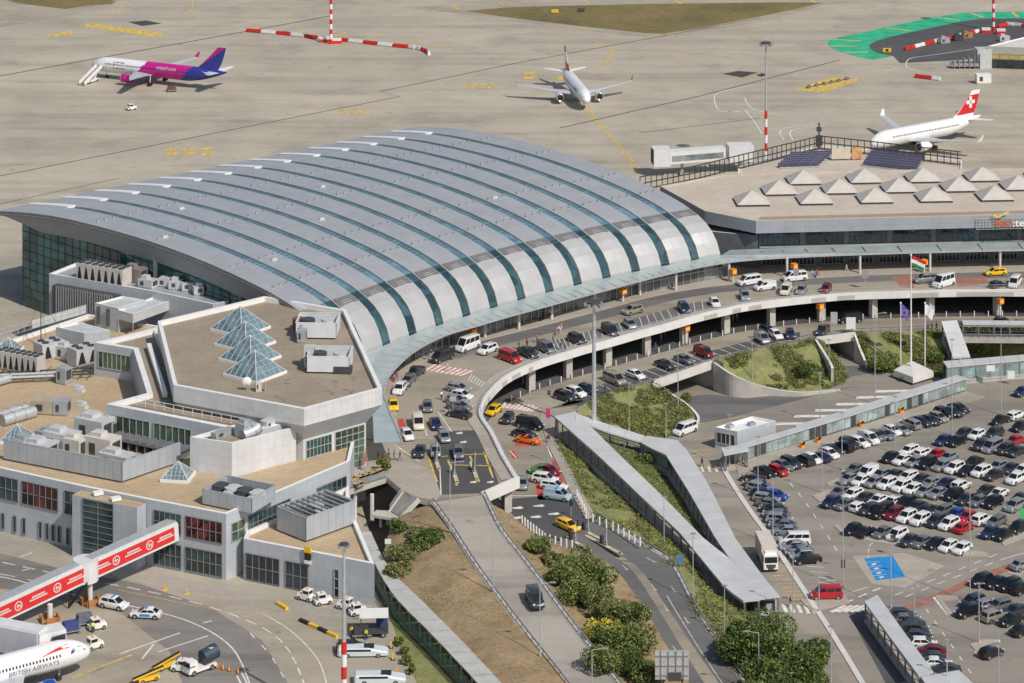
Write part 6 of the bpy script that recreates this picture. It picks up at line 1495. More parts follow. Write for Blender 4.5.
# ---------------------------------------------------------------- airliners
M_acw = mat('aircraft_white', (.80, .80, .80), .3, var=.03, coat=.3)
M_acg = mat('aircraft_grey', (.50, .52, .54), .4, .1, var=.05)
M_pink = mat('magenta_paint', (.52, .015, .24), .35, var=.05); M_navy = mat('indigo_paint', (.03, .045, .27), .35, var=.05); M_acred = mat('tail_red', (.58, .015, .02), .35, var=.04); M_acblue = mat('royal_blue_paint', (.012, .07, .36), .3, var=.04)
M_inlet = mat('engine_inlet', (.015, .015, .018), .6, var=0); M_lip = mat('engine_lip', (.6, .6, .62), .25, .8, var=0)
def airliner(name, label, nose, hd, L=37.6, livery='white', S=17.0, ex=10.6):
    """x runs back from the nose; local frame: nose at +X = 0."""
    t = thing(name, label, 'airliner', nose, hd); r0 = 1.98; zc = 3.75; e = (L - 37.6)
    st = []
    for x in [0, .12, .35, .7, 1.2, 1.9, 2.7, 3.6, 4.8, 6]: st.append((x, r0 * math.sqrt(max(0.0004, 1 - (1 - min(1, x / 6)) ** 2.1)), -.62 * (1 - min(1, x / 5)) ** 1.6))
    x = 7.0
    while x < 24.2 + e: st.append((x, r0, 0)); x += .55
    for k in range(0, 21):
        f = k / 20; st.append((24.6 + e + f * 12.9, r0 * (1 - .93 * f ** 1.7), f ** 1.5 * 1.35))
    N = 28; mb = MB(); rings = []; 
    for (x, r, dz) in st: rings.append([Vector((-x, r * math.cos(6.28318 * i / N), zc + dz + r * 1.03 * math.sin(6.28318 * i / N))) for i in range(N)])
    mb.loft(rings)
    mats = [M_acw, M_pink, M_navy, M_acgb] if livery == 'magenta' else [M_acw, M_acblue, M_acblue, M_acgb]
    for fi, f in enumerate(mb.f):
        c = sum((mb.v[i] for i in f), Vector()) / len(f); x, z = -c.x, c.z - zc; m = 0
        if livery == 'magenta':
            xb = x - z * .8; m = 0 if xb < L * .385 else (1 if xb < L * .715 else 2)
            if z < -1.55 and 8 < x < 22: m = max(m, 0)
        elif livery == 'ribbon':
            if z < -1.15 + max(0, (x - 20) * .12): m = 1 if x > 9 else 3
        mb.m[fi] = m
    o = mb.build('fuselage', mats, t); autosmooth(o, 60)
    def rad(x):
        for (a, b) in zip(st, st[1:]):
            if a[0] <= x <= b[0]: f = (x - a[0]) / (b[0] - a[0]); return a[1] + (b[1] - a[1]) * f, a[2] + (b[2] - a[2]) * f
        return .2, 1.3
    def skin(x, z, side, out=.02):
        r, dz = rad(x); h = max(-.98, min(.98, (z - zc - dz) / (r * 1.03))); return Vector((-x, side * (r + out) * math.sqrt(1 - h * h), z))
    def surf(name, root, tip, th, m, mats_):
        """root, tip: list of (le point, chord); thin aerofoil."""
        mb = MB(); rings = []
        for (p, c, tk) in (root, tip):
            p = Vector(p); prof_ = [(0, 0), (.08, .45), (.35, .55), (.7, .3), (1, 0.02), (.7, -.15), (.35, -.35), (.08, -.3)]
            up = Vector((0, 0, 1)) if m != 'fin' else Vector((0, 1, 0)); rings.append([p + Vector((-u * c, 0, 0)) + up * (v * tk) for u, v in prof_])
        mb.loft(rings); return mb
    ez = lambda s: s
    wx = 11.6 + e * .5
    for s in (1, -1):
        mb = MB(); sec = [((-wx + .6, s * 1.2, 2.55), 7.2, .95), ((-wx - 2.2, s * 6.2, 3.0), 4.0, .55), ((-wx - 7.6, s * S, 4.25), 1.6, .22)]
        for a, b in zip(sec, sec[1:]):
            q = surf('', a, b, 0, 'wing', None); mb.add(q.v, q.f)
        tipx = -wx - 7.6
        wm = M_acg
        o = mb.build('wing', wm, t); autosmooth(o, 50)
        mb = surf('', ((tipx, s * S, 4.25), 1.6, .2), ((tipx - 1.2, s * (S + .5), 5.7), .6, .1), 0, 'wing', None); mb.build('winglet', {'magenta': M_pink, 'austria': M_acred}.get(livery, M_acw), t)
        # engine
        exx = ex + e * .5; en = thing('engine', None, None) if False else None
        mb = MB(); prof_ = [(0.0, 1.0), (.25, 1.16), (1.2, 1.2), (2.6, 1.08), (3.6, .8), (4.2, .55)]; rings = [[Vector((-exx - a, s * 5.75 + b * math.cos(6.28318 * i / 18), 1.95 + b * math.sin(6.28318 * i / 18))) for i in range(18)] for a, b in prof_]; mb.loft(rings)
        eng = mb.build('engine', {'magenta': M_pink, 'ribbon': M_acblue}.get(livery, M_acw), t); autosmooth(eng, 40)
        mb = MB(); mb.tube((-exx + .02, s * 5.75, 1.95), (-exx - .04, s * 5.75, 1.95), .86, n=18); mb.build('inlet', M_inlet, eng); mb = MB()
        rg = [[Vector((-exx - a, s * 5.75 + b * math.cos(6.28318 * i / 18), 1.95 + b * math.sin(6.28318 * i / 18))) for i in range(18)] for a, b in ((.0, .85), (-.06, .95), (.0, 1.05), (.3, 1.18))]; mb.loft(rg, cap=False); o = mb.build('intake_lip', M_lip, eng, recalc=False); autosmooth(o)
        mb = MB(); mb.add([(-exx - 1.0, s * 5.7, 3.05), (-exx - 5.5, s * 5.7, 3.2), (-exx - 5.5, s * 5.7, 2.6), (-exx - 1.2, s * 5.7, 2.7), (-exx - 1.0, s * 5.9, 3.05), (-exx - 5.5, s * 5.9, 3.2), (-exx - 5.5, s * 5.9, 2.6), (-exx - 1.2, s * 5.9, 2.7)], [[0, 1, 2, 3], [7, 6, 5, 4], [0, 4, 5, 1], [1, 5, 6, 2], [2, 6, 7, 3], [3, 7, 4, 0]]); mb.build('pylon', M_acg, eng)
        # tailplane
        mb = surf('', ((-31.6 - e, s * .7, 4.9), 4.0, .4), ((-34.6 - e, s * 6.2, 5.4), 1.5, .15), 0, 'wing', None); mb.build('tailplane', M_acw, t)
        # windows
        mb = MB(); x = 5.6
        while x < 28 + e:
            if livery != 'none':
                a, b, c, d = skin(x, zc + .42, s), skin(x + .26, zc + .42, s), skin(x + .26, zc + .80, s), skin(x, zc + .80, s); mb.quad(a, b, c, d)
            x += .53
        mb.build('cabin_windows', M_darkgl, t)
        mb = MB(); p = [skin(1.55, zc + .28, s), skin(2.75, zc + .42, s), skin(2.75, zc + 1.02, s), skin(1.95, zc + .92, s)]; mb.quad(*p); p = [skin(1.18, zc + .15, s, .03), skin(1.55, zc + .28, s, .03), skin(1.95, zc + .92, s, .03), skin(1.75, zc + .80, s, .03)]; mb.quad(*p)
        r, dz = rad(1.5); mb.quad(Vector((-1.18, 0, zc + .45)), skin(1.2, zc + .2, s, .03), skin(1.8, zc + .86, s, .03), Vector((-1.7, 0, zc + dz + rad(1.7)[0] * 1.03 - .05)))
        mb.build('cockpit_window', M_darkgl, t)
        for dx in (4.6, 30.2 + e):
            mb = MB(); w = .06
            for (x0, z0, x1, z1) in ((dx, zc - .4, dx + w, zc + 1.35), (dx + .8, zc - .4, dx + .8 + w, zc + 1.35), (dx, zc + 1.3, dx + .86, zc + 1.36), (dx, zc - .42, dx + .86, zc - .36)): mb.quad(skin(x0, z0, s), skin(x1, z0, s), skin(x1, z1, s), skin(x0, z1, s))
            mb.build('door_outline', M_acg, t)
        mb = MB(); gx = -17.8 - e * .6
        for k in (-.5, .5): mb.tube((gx + k * 0, s * 3.8 + k * .9 - .17, .58), (gx, s * 3.8 + k * .9 + .17, .58), .58, n=14)
        gl = mb.build('main_wheel', M_tyre, t); mb = MB(); mb.tube((gx, s * 3.8, .58), (gx, s * 3.5, 2.9), .16, n=8); mb.build('gear_leg', M_acg, t)
    mb = MB()
    for k in (-.28, .28): mb.tube((-5.1, k - .12, .38), (-5.1, k + .12, .38), .38, n=14)
    mb.build('nose_wheel', M_tyre, t); mb = MB(); mb.tube((-5.1, 0, .38), (-4.8, 0, 2.1), .11, n=8); mb.build('nose_gear_leg', M_acg, t)
    # fin
    fx = 28.6 + e; mb = MB(); rows = []
    for k in range(19):
        f = k / 18; z = 5.45 + f * 6.3; le = -(fx + f * 6.1 - (.9 * (1 - f) ** 3)); ch = 7.0 + (2.6 - 7.0) * f; rows.append([Vector((le - ch * u, v * .42 * (1 - .6 * f), z)) for u, v in ((0, 0), (.05, .4), (.1, .5), (.18, .5), (.26, .5), (.34, .5), (.42, .48), (.5, .44), (.58, .38), (.66, .31), (.74, .24), (.82, .16), (.9, .08), (1, 0), (.9, -.08), (.82, -.16), (.74, -.24), (.66, -.31), (.58, -.38), (.5, -.44), (.42, -.48), (.34, -.5), (.26, -.5), (.18, -.5), (.1, -.5), (.05, -.4))])
    mb.loft(rows)
    fm = {'magenta': [M_navy, M_pink], 'austria': [M_acw, M_acred], 'cross': [M_acred, M_acw], 'ribbon': [M_acblue, M_acred]}[livery]
    for fi, f in enumerate(mb.f):
        c = sum((mb.v[i] for i in f), Vector()) / len(f); h = (c.z - 5.45) / 6.3; x = (-c.x - fx) / 7
        mb.m[fi] = {'magenta': int(h > .12 + (x - h * .62) * 1.5), 'austria': int(h > .78 or h < .36), 'cross': int(h > .86 or h < .1), 'ribbon': int(h > .5)}[livery]
    fin = mb.build('tail_fin', fm, t)
    if livery == 'cross':
        mb = MB()
        for s in (1, -1): 
            for w, hh in ((2.9, .85), (.85, 2.9)): mb.box((-(fx + 5.2), s * .19, 9.0), (w, .12, hh))
        mb.build('white_cross', M_acw, fin)
    def letter(txt, size, x0, z0, side, m, bold=False, nm='lettering'):
        me = text_mesh(txt, size, bold)
        for v in me.vertices:
            x = x0 + v.co.x * (1 if side > 0 else -1); z = z0 + v.co.y; v.co = skin(x, z, side, .035)
        me.materials.clear(); me.materials.append(m); o = bpy.data.objects.new(nm, me); C.objects.link(o); o.parent = t
    if livery == 'magenta':
        for s in (1, -1): letter('wizzair.com', 1.35, L * .58, zc + 1.05, s, M_acw, True); letter('W!ZZ', 2.6, L * .20, zc + .35, s, mat('faint_lilac', (.60, .52, .60), .4, var=0), True)
        mb = MB()
        for s in (1, -1): p = [skin(L * .845, zc + 1.0, s, .05), skin(L * .885, zc + .62, s, .05), skin(L * .935, zc + 1.05, s, .05), skin(L * .885, zc + 1.25, s, .05)]; mb.quad(*p)
        mb.build('white_diamond', M_acw, t)
    if livery == 'ribbon':
        gl_ = mat('grey_blue_letters', (.30, .33, .42), .5, var=0)
        for s in (1, -1):
            letter('BRITISH AIRWAYS', 1.0, 9.9, zc - .25, s, gl_, False)
            mb = MB(); n_ = 8
            for k in range(n_): 
                f0_, f1_ = k / n_, (k + 1) / n_; x0, x1 = 8.6 - f0_ * 4.6, 8.6 - f1_ * 4.6; zz = lambda f: zc + .98 + .3 * math.sin(f * 2.2); w = lambda f: .05 + .42 * f ** .8
                mb.quad(skin(x0, zz(f0_), s, .03), skin(x1, zz(f1_), s, .03), skin(x1, zz(f1_) + w(f1_), s, .03), skin(x0, zz(f0_) + w(f0_), s, .03))
            mb.build('red_ribbon', M_acred, t); mb = MB()
            for k in range(5): 
                f0_, f1_ = k / 5, (k + 1) / 5; x0, x1 = 3.9 - f0_ * .8, 3.9 - f1_ * .8; mb.quad(skin(x0, zc + .35 + f0_ * .3, s, .03), skin(x1, zc + .35 + f1_ * .3, s, .03), skin(x1, zc + .75 + f1_ * .5, s, .03), skin(x0, zc + .75 + f0_ * .3, s, .03))
            mb.build('blue_ribbon', M_navy, t)
    if livery == 'cross':
        pass
    if livery == 'austria':
        for s in (1, -1): letter('Austrian', 1.3, 9.0, zc + 1.1, s, M_acred, False)
    return t
M_acgb = mat('belly_grey', (.42, .44, .46), .4, var=.05)
n0, n1 = P(92, 64.5, 8.3), P(229, 73.5, 9.8)
hw = math.atan2(n0.y - n1.y, n0.x - n1.x) - .03; airliner('airliner', 'airliner with white front, magenta middle and indigo tail with stairs at its nose', (n0.x, n0.y, ZP + .03), hw, 44.5, 'magenta').scale = (1.08,) * 3
WZ = (n0, hw)
n0 = P(587, 101, 8.0); airliner('airliner', 'white airliner with red striped tail taxiing nose towards the viewer', (n0.x, n0.y, ZP + .03), R(-81), 37.6, 'austria')
n0, n1 = P(870.5, 144, 8.2), P(974.8, 118.6, 9.8); airliner('airliner', 'white airliner with white cross on red tail behind the roof terrace', (n0.x, n0.y, ZP + .03), math.atan2(n0.y - n1.y, n0.x - n1.x), 37.6, 'cross').scale = (1.09,) * 3
n0 = P(90, 650, 8.0); airliner('airliner', 'white airliner nose with red ribbon and blue engine at the lower left', (n0.x, n0.y, ZP + .03), R(35), 37.6, 'ribbon', ex=8.4)

# ---------------------------------------------------------------- passenger bridges
M_brw = mat('bridge_white', (.74, .74, .73), .45, .1, var=.06)
jb = thing('passenger_bridge', 'long red and white passenger bridge leading down from the low terminal', 'passenger bridge', P(90, 602, ZP)); o_ = jb.location.copy()
J = [Vector((-55.0, 438.5, 11.3)), Vector((-67.2, 425.6, 9.9)), Vector((-80.5, 411.5, 8.2))]
M_brick = mat('bridge_red', (.66, .035, .035), .45, var=.05)
def tunnel(a, b, w, h, label, part, red=True):
    d = (b - a).normalized(); r = Vector((d.y, -d.x, 0)).normalized(); u = r.cross(d) * -1
    if u.z < 0: u = -u
    mb = MB(); mb.beam(a - o_, b - o_, w, h); t = mb.build('tunnel', M_brw, jb)
    mb = MB(); mb.beam(a + u * (h / 2 + .1) - o_, b + u * (h / 2 + .1) - o_, w * .72, .22); mb.build('roof_ridge', M_galv, t)
    L = (b - a).length
    for s in (1, -1):
        side = r * (s * (w / 2 + .03)); p = lambda f, g: a.lerp(b, f) + side + u * (g * h) - o_
        mb = MB(); mb.quad(p(.05, -.38), p(.95, -.38), p(.95, .38), p(.05, .38)); mb.build('red_panel', M_brick, t)
        # round white marks and short lines of lettering (too small to read)
        mb = MB(); side = r * (s * (w / 2 + .05))
        for c in (.34, .72):
            for k in range(16):
                a0, a1 = 6.2832 * k / 16, 6.2832 * (k + 1) / 16; rr_ = .74 if L > 16 else .7
                q = [p(c + math.cos(x) * rad_ / L, math.sin(x) * rad_ / h) + r * s * .02 for x, rad_ in ((a0, rr_), (a1, rr_), (a1, rr_ - .14), (a0, rr_ - .14))]; mb.quad(*q)
            mb.quad(*[p(c + x / L, y / h) + r * s * .02 for x, y in ((-.4, -.05), (.4, -.05), (.4, .1), (-.4, .1))]); mb.quad(*[p(c + x / L, y / h) + r * s * .02 for x, y in ((-.4, .2), (-.26, .2), (-.26, -.4), (-.4, -.4))]); mb.quad(*[p(c + x / L, y / h) + r * s * .02 for x, y in ((.05, .35), (.19, .35), (.19, -.4), (.05, -.4))])
        for c in (.16, .53, .88):
            for row, wd in ((.18, 1.3), (-.22, 1.7)):
                x = -wd
                while x < wd - .15: mb.quad(*[p(c + (x + xx) / L, (row + yy) / h) + r * s * .02 for xx, yy in ((0, 0), (.2, 0), (.2, .26), (0, .26))]); x += .28
        mb.build('white_marks', M_white, t)
tunnel(J[0], J[1], 2.7, 2.9, '', 'a'); tunnel(J[1], J[2], 2.7, 2.9, '', 'b')
mb = MB(); mb.tube(J[1] - Vector((0, 0, 1.7)) - o_, J[1] + Vector((0, 0, 1.7)) - o_, 2.0, n=16); mb.build('rotunda', M_brw, jb)
for q, lab in ((P(90, 603, ZP), 0), (P(50, 621, ZP), 1)):
    mb = MB(); zt = 8.5 if lab == 0 else 7.4; mb.tube(V3(q, ZP) - o_, V3(q, zt) - o_, .42, n=12); mb.build('pillar', M_brw, jb); mb = MB()
    for k in range(4): a = k * 1.571 + .4; mb.box(V3(q, ZP + .45) - o_ + Vector((math.cos(a) * 1.3, math.sin(a) * 1.3, 0)), (.35, 1.7, .9), a)
    mb.build('crash_frame', mat('faded_orange2', (.45, .18, .05), .6, var=.2), jb)
t = thing('bridge_stairs', 'black steel stairs tower under the red passenger bridge', 'stairs', P(80, 606, ZP)); mb = MB()
for k in range(5): mb.beam((-1.6, -.8 + .4 * k, 0), (1.2, -.8 + .4 * k, 3.9), .12, .12)
for x, y in ((-1.7, -1), (1.5, -1), (1.5, 1), (-1.7, 1)): mb.beam((x, y, 0), (x * .8, y, 4.0), .14, .14)
for k in range(9): mb.box((-1.5 + k * .33, 0, .3 + k * .42), (.3, 1.8, .06))
mb.build('steps', M_black, t)
# second tunnel and cab reaching the white airliner
cab = thing('passenger_bridge', 'grey telescopic passenger bridge end touching the white airliner nose', 'passenger bridge', P(20, 650, ZP)); o_ = cab.location.copy()
a, b, c = P(-60, 622, 9.6), P(43, 642, 9.8), P(63, 636.5, 9.8)
mb = MB(); mb.beam(a - o_, b - o_, 3.2, 3.4); mb.build('tunnel', mat('bridge_grey', (.55, .56, .58), .45, .1, var=.06), cab); mb = MB(); mb.beam(a - o_ + Vector((0, 0, 1.8)), b - o_ + Vector((0, 0, 1.8)), 2.4, .2)
mb.build('roof_ridge', M_brw, cab); mb = MB(); mb.beam(b - o_ + Vector((-1, 0, 0)), c - o_, 3.0, 3.2); mb.build('cab_head', M_brw, cab); mb = MB(); d = (c - b).normalized(); mb.box(b.lerp(c, .55) - o_ + Vector((d.y, -d.x, 0)) * 1.52 + Vector((0, 0, .3)), (2.2, .1, 1.5), math.atan2(d.y, d.x)); mb.build('cab_window', M_darkgl, cab)
mb = MB(); q = a.lerp(b, .8); mb.box(V3(q, ZP + .6) - o_, (1.2, 3.6, 1.2), .3); mb.tube(V3(q, ZP + 1) - o_, V3(q, 8.2) - o_, .3, n=8); mb.build('drive_column', M_steel, cab)
# far bridge at the flat terminal
fb_ = thing('passenger_bridge', 'white passenger bridge standing free beyond the roof terrace', 'passenger bridge', P(695, 175, ZP)); o_ = fb_.location.copy(); a, b, c = P(668, 157, 9.5), P(724, 152.5, 9.8), P(740, 152, 9.8)
mb = MB(); mb.beam(a - o_, b - o_, 3.0, 3.2); mb.build('tunnel', M_brw, fb_); mb = MB(); d = (b - a).normalized(); sd = Vector((d.y, -d.x, 0)) * 1.53; p = lambda f, z: a.lerp(b, f) + sd + Vector((0, 0, z)) - o_; mb.quad(p(.04, -1.0), p(.96, -1.0), p(.96, .5), p(.04, .5)); mb.build('side_glazing', glassmat('bridge_glass', (.22, .25, .26), .2, 0, .4, .5), fb_)
mb = MB(); mb.box(a - o_ + Vector((-1.8, 0, .2)), (4.4, 4.6, 4.4), .1); mb.build('cab_head', M_brw, fb_); mb = MB(); mb.box(a - o_ + Vector((-3.9, -.6, .3)), (.6, 3.6, 3.2), .1); mb.build('bellows', M_black, fb_); mb = MB(); mb.box(c - o_, (6.5, 5, 4), .1); mb.build('rotunda', M_brw, fb_); mb = MB(); q = a.lerp(b, .25); mb.tube(V3(q, ZP) - o_, V3(q, 8) - o_, .35, n=8); mb.box(V3(q, ZP + .5) - o_, (1.2, 3, 1)); q = c; mb.tube(V3(q, ZP) - o_, V3(q, 8) - o_, .6, n=10); mb.build('legs', M_steel, fb_)
# pier building at the upper right
pb_ = thing('pier_building', 'white roofed pier building at the upper right edge with yellow band', 'building'); PBx = xy(PP([(987, 46), (1090, 50), (1090, 30), (1024, 37)], 11.5)); bld(pb_, PBx, ZP, 11.5, mat('pier_wall', (.40, .41, .38), .6, var=.1), M_concw, .3, .3)
band(pb_, along(PBx[0], PBx[1], .03), along(PBx[0], PBx[1], .97), 7.8, 9.2, 10, 1, mat('pier_yellow', (.50, .38, .10), .5, var=.15, scale=.4), M_steel); band(pb_, along(PBx[0], PBx[1], .0), along(PBx[0], PBx[1], .97), 4.9, 7.4, 14, 1, M_darkgl, M_dsteel)
t = thing('pier_stairs', 'grey enclosed stairs and railings left of the pier building', 'stairs', P(976, 68, ZP)); mb = MB(); mb.box((2.4, 1.5, 2.9), (4.4, 4.2, 5.8), .1); mb.build('stair_box', M_hvac, t); mb = MB()
for k in range(6): mb.box((-7 + k * 1.6, 0, 1.1 + k * .25), (.15, 3.2, 2.2 + .5 * k))
mb.box((-3.5, 0, 1.2), (8.5, 2.6, 1.0)); mb.build('railings', M_steel, t)
# ---------------------------------------------------------------- striped barriers
first = {}
def barrier(p, rz, red, i):
    k = 'red' if red else 'white'; lab = '%s plastic barrier block in the striped line on the far apron' % k
    if k not in first:
        t = thing('barrier_block', lab, 'barrier', p, rz, 'striped barrier line, %s blocks' % k); mb = MB(); mb.box((0, 0, .3), (2.6, 1.0, .6)); mb.box((0, 0, .85), (2.6, .62, .5), taper=.95); mb.build('block', M_red if red else M_whiteplast, t); mb = MB(); mb.box((0, 0, .05), (2.3, 1.1, .1)); mb.build('feet', M_black, t); first[k] = t
    else: dup(first[k], p, rz, lab)
def barrier_line(px, n=None):
    q = smooth_path(PP(px, ZP + .04), 6); R_ = resample(q, 2.75)
    for i in range(len(R_) - 1): d = R_[i + 1] - R_[i]; barrier(R_[i], math.atan2(d.y, d.x), (i // 2) % 2 == 0, i)
barrier_line([(250, 32), (290, 35.5), (325, 40), (350, 42), (390, 46.5), (415, 49), (427, 53), (430, 57)]); barrier_line([(907, 50), (930, 44), (952, 38.5), (972, 34), (985, 30.5)]); barrier_line([(1000, 27.5), (1010, 25.5), (1030, 28), (1060, 31)]); barrier_line([(919, 78), (953, 82)])
barrier_line([(-8, 590), (8, 594)])
for px, py, lab in ((325, 42, 'left of the banded mast foot'), (337, 43.5, 'right of the banded mast foot'), (986, 33, 'left of the mast by the green band'), (1001, 34, 'right of the mast by the green band')):
    t = thing('barrier_stack', 'red and white stacked barrier blocks ' + lab, 'barrier', P(px, py, ZP)); mb = MB(); mb.box((0, 0, .5), (3.0, 1.6, 1.0)); mb.build('red_block', M_red, t); mb = MB(); mb.box((0, 0, 1.35), (2.8, 1.4, .7)); mb.build('white_block', M_whiteplast, t)
# ---------------------------------------------------------------- apron vehicles
def wheel_mb(x, y, r, w=.25): m = MB(); m.tube((x, y - w / 2, r), (x, y + w / 2, r), r, n=12); return m
def wheels(t, pts, r, w=.28):
    for x, y in pts:
        o = wheel_mb(x, y, r, w).build('wheel', M_tyre, t); s = 1 if y > 0 else -1; m = MB(); m.tube((x, y + s * w * .5, r), (x, y + s * (w * .5 + .02), r), r * .55, n=10); m.build('rim', M_rim, o)
def tractor(p, rz, label, col=M_whiteplast, cabin=True):
    t = thing('baggage_tractor', label, 'tractor', p, rz, 'apron tractors'); mb = MB(); mb.box((0, 0, .65), (3.2, 1.55, .6)); mb.box((1.0, 0, 1.05), (1.1, 1.35, .35), taper=.9); mb.build('chassis', col, t)
    if cabin:
        mb = MB(); mb.box((-.35, 0, 2.02), (1.55, 1.5, .14)); mb.box((-.35, 0, 1.1), (1.5, 1.45, .5)); 
        for x in (.35, -1.05):
            for y in (.68, -.68): mb.box((x, y, 1.6), (.1, .1, .85))
        mb.build('cab', col, t); mb = MB(); mb.box((-.35, 0, 1.65), (1.38, 1.34, .66)); mb.build('cab_window', M_glass, t)
    mb = MB(); mb.box((-.3, 0, 2.2), (.25, .6, .12)); mb.build('beacon', M_orange, t)
    wheels(t, [(1.05, .7), (1.05, -.7), (-1.0, .7), (-1.0, -.7)], .38); t.scale = (.86,) * 3; return t
for px, py, rz, lab in ((306, 600, 2.6, 'white baggage tractor, leftmost by the front wing wall'), (323, 604, .4, 'white baggage tractor, second from the left by the wall'), (346, 609, 2.7, 'white baggage tractor partly behind the striped mast'), (358, 614.5, .4, 'white baggage tractor, rightmost by the wall corner'), (97, 629, .5, 'white baggage tractor with blue carts by the airliner nose'), (181, 671, 2.9, 'white tractor between yellow loader and tank truck'), (94, 648.5, .7, 'white tug at the nose of the lower left airliner'), (131.5, 110, .6, 'small white cart vehicle alone below the magenta airliner')): tractor(P(px, py, ZP + .02), rz, lab)
def cart(p, rz, label, col):
    t = thing('baggage_cart', label, 'baggage cart', p, rz, 'baggage carts'); mb = MB(); mb.box((0, 0, .5), (3.0, 1.6, .15)); mb.build('bed', M_steel, t); mb = MB(); mb.box((-.1, 0, 1.2), (2.5, 1.45, 1.2), taper=.85); mb.build('cover', col, t); wheels(t, [(1, .65), (1, -.65), (-1, .65), (-1, -.65)], .22, .15)
M_bcov = mat('blue_tarpaulin', (.04, .06, .20), .7, var=.3, scale=2); cart(P(71, 633, ZP + .02), .45, 'blue covered baggage cart nearer the airliner nose', M_bcov); cart(P(85, 625, ZP + .02), .45, 'grey blue baggage cart hitched to the white tractor', mat('grey_tarpaulin', (.12, .14, .19), .7, var=.3, scale=2)); cart(P(172, 91.5, ZP + .02), .3, 'dark small cart under the magenta airliner wing', mat('dark_cover', (.12, .06, .05), .7))
cart(P(362, 637, ZP + .02), .1, 'dark flat cart below the white canopy trailer', mat('charcoal_cover', (.05, .05, .06), .7))
t = thing('tank_truck', 'white service truck with dark blue cylindrical tank', 'truck', P(198, 672, ZP + .02), .75); mb = MB(); mb.box((.4, 0, .75), (6.2, 2.1, .5)); mb.build('chassis', M_whiteplast, t); mb = MB(); mb.tube((1.0, 0, 2.3), (4.0, 0, 2.8), 1.35, n=20); o = mb.build('tank', mat('dark_tank', (.05, .07, .10), .4, .2), t); autosmooth(o); mb = MB(); mb.box((-1.6, 0, 1.7), (1.9, 2.1, 1.7), taper=.9); mb.build('cab', M_whiteplast, t); mb = MB(); mb.box((-2.0, 0, 2.0), (1.3, 2.02, .7), taper=.92); mb.build('cab_window', M_glass, t); mb = MB()
for k in (0, 1): mb.box((2.3 + k * .4, -.55, 3.82 + k * .02), (.3, .7, .05)); 
mb.build('white_marks', M_white, t); t.scale = (.82,) * 3; wheels(t, [(2.4, .95), (2.4, -.95), (-1.6, .95), (-1.6, -.95)], .5)
def loader(p, rz, label):
    t = thing('belt_loader', label, 'belt loader', p, rz, 'yellow belt loaders'); mb = MB(); mb.box((0, 0, .7), (4.6, 1.7, .6)); mb.build('chassis', M_yellow, t); mb = MB(); mb.beam((-3.4, 0, 1.0), (3.4, 0, 2.2), 1.0, .3); mb.build('belt_frame', M_yellow, t); mb = MB(); mb.beam((-3.4, 0, 1.18), (3.4, 0, 2.38), .75, .06); mb.build('belt', M_black, t); wheels(t, [(1.5, .75), (1.5, -.75), (-1.5, .75), (-1.5, -.75)], .42); t.scale = (.72,) * 3
loader(P(166, 668, ZP + .02), .75, 'yellow belt loader left of the white tractor'); loader(P(148, 681, ZP + .02), .55, 'yellow belt loader cut by the bottom edge')
t = thing('baggage_trailer', 'white roofed open trailer at the corner of the front wing', 'trailer', P(374, 634, ZP + .02), .05); mb = MB(); mb.box((0, 0, 3.2), (4.4, 3.4, .2)); mb.build('canopy', M_whiteplast, t); mb = MB(); mb.box((0, 0, .8), (4.4, 3.2, .3))
for x in (-2, 2):
    for y in (-1.5, 1.5): mb.box((x, y, 2.0), (.14, .14, 2.4))
mb.build('frame', M_dsteel, t); mb = MB(); mb.box((1.2, 1.0, 1.7), (1.8, 1, 1.5)); mb.build('load', M_bcov, t); wheels(t, [(1.4, 1.4), (1.4, -1.4), (-1.4, 1.4), (-1.4, -1.4)], .4)
def lowbus(p, rz, label, L=8.5):
    t = thing('apron_bus', label, 'bus', p, rz, 'low apron vehicles'); mb = MB(); M_ab = mat('pale_blue_white', (.60, .65, .66), .4, var=.06); st_ = [(-L / 2, .45, 1.5, .9), (-L / 2 + .3, .35, 1.9, 1.15), (L * .1, .35, 1.95, 1.15), (L * .3, .35, 1.5, 1.15), (L / 2 - .2, .4, 1.2, 1.1), (L / 2, .5, .9, .8)]
    mb.loft([[Vector((x, -w, z0)), Vector((x, w, z0)), Vector((x, w, z1 - .3)), Vector((x, w * .85, z1)), Vector((x, -w * .85, z1)), Vector((x, -w, z1 - .3))] for x, z0, z1, w in st_]); mb.build('body', M_ab, t); mb = MB(); mb.box((-L * .12, 0, 1.5), (L * .55, 2.34, .4)); mb.box((L * .12, 0, 1.96), (L * .2, 1.7, .08)); mb.build('window_band', M_glass, t); wheels(t, [(L * .3, 1.05), (L * .3, -1.05), (-L * .3, 1.05), (-L * .3, -1.05)], .42); t.scale = (.9, .9, .72)
lowbus(P(363, 655, ZP + .02), .03, 'pale blue low vehicle parked behind the striped mast'); lowbus(P(380, 682, ZP + .02), .03, 'pale low vehicle cut by the bottom edge beside the mast'); 
t = thing('traffic_cone', 'orange traffic cone near the tank truck, leftmost of four', 'traffic cone', P(217, 668, ZP + .02), 0, 'orange cones by the tank truck'); mb = MB(); mb.tube((0, 0, .05), (0, 0, .9), .24, .05, n=8); mb.build('cone_body', M_orange, t); mb = MB(); mb.box((0, 0, .03), (.6, .6, .06)); mb.build('base', M_black, t); t.scale = (.95, .95, .95)
for i, (px, py) in enumerate(((223, 669.5), (229, 671), (238, 673))): dup(t, P(px, py, ZP + .02), 0, 'orange traffic cone near the tank truck, %s from the left of four' % ORD[i + 1])
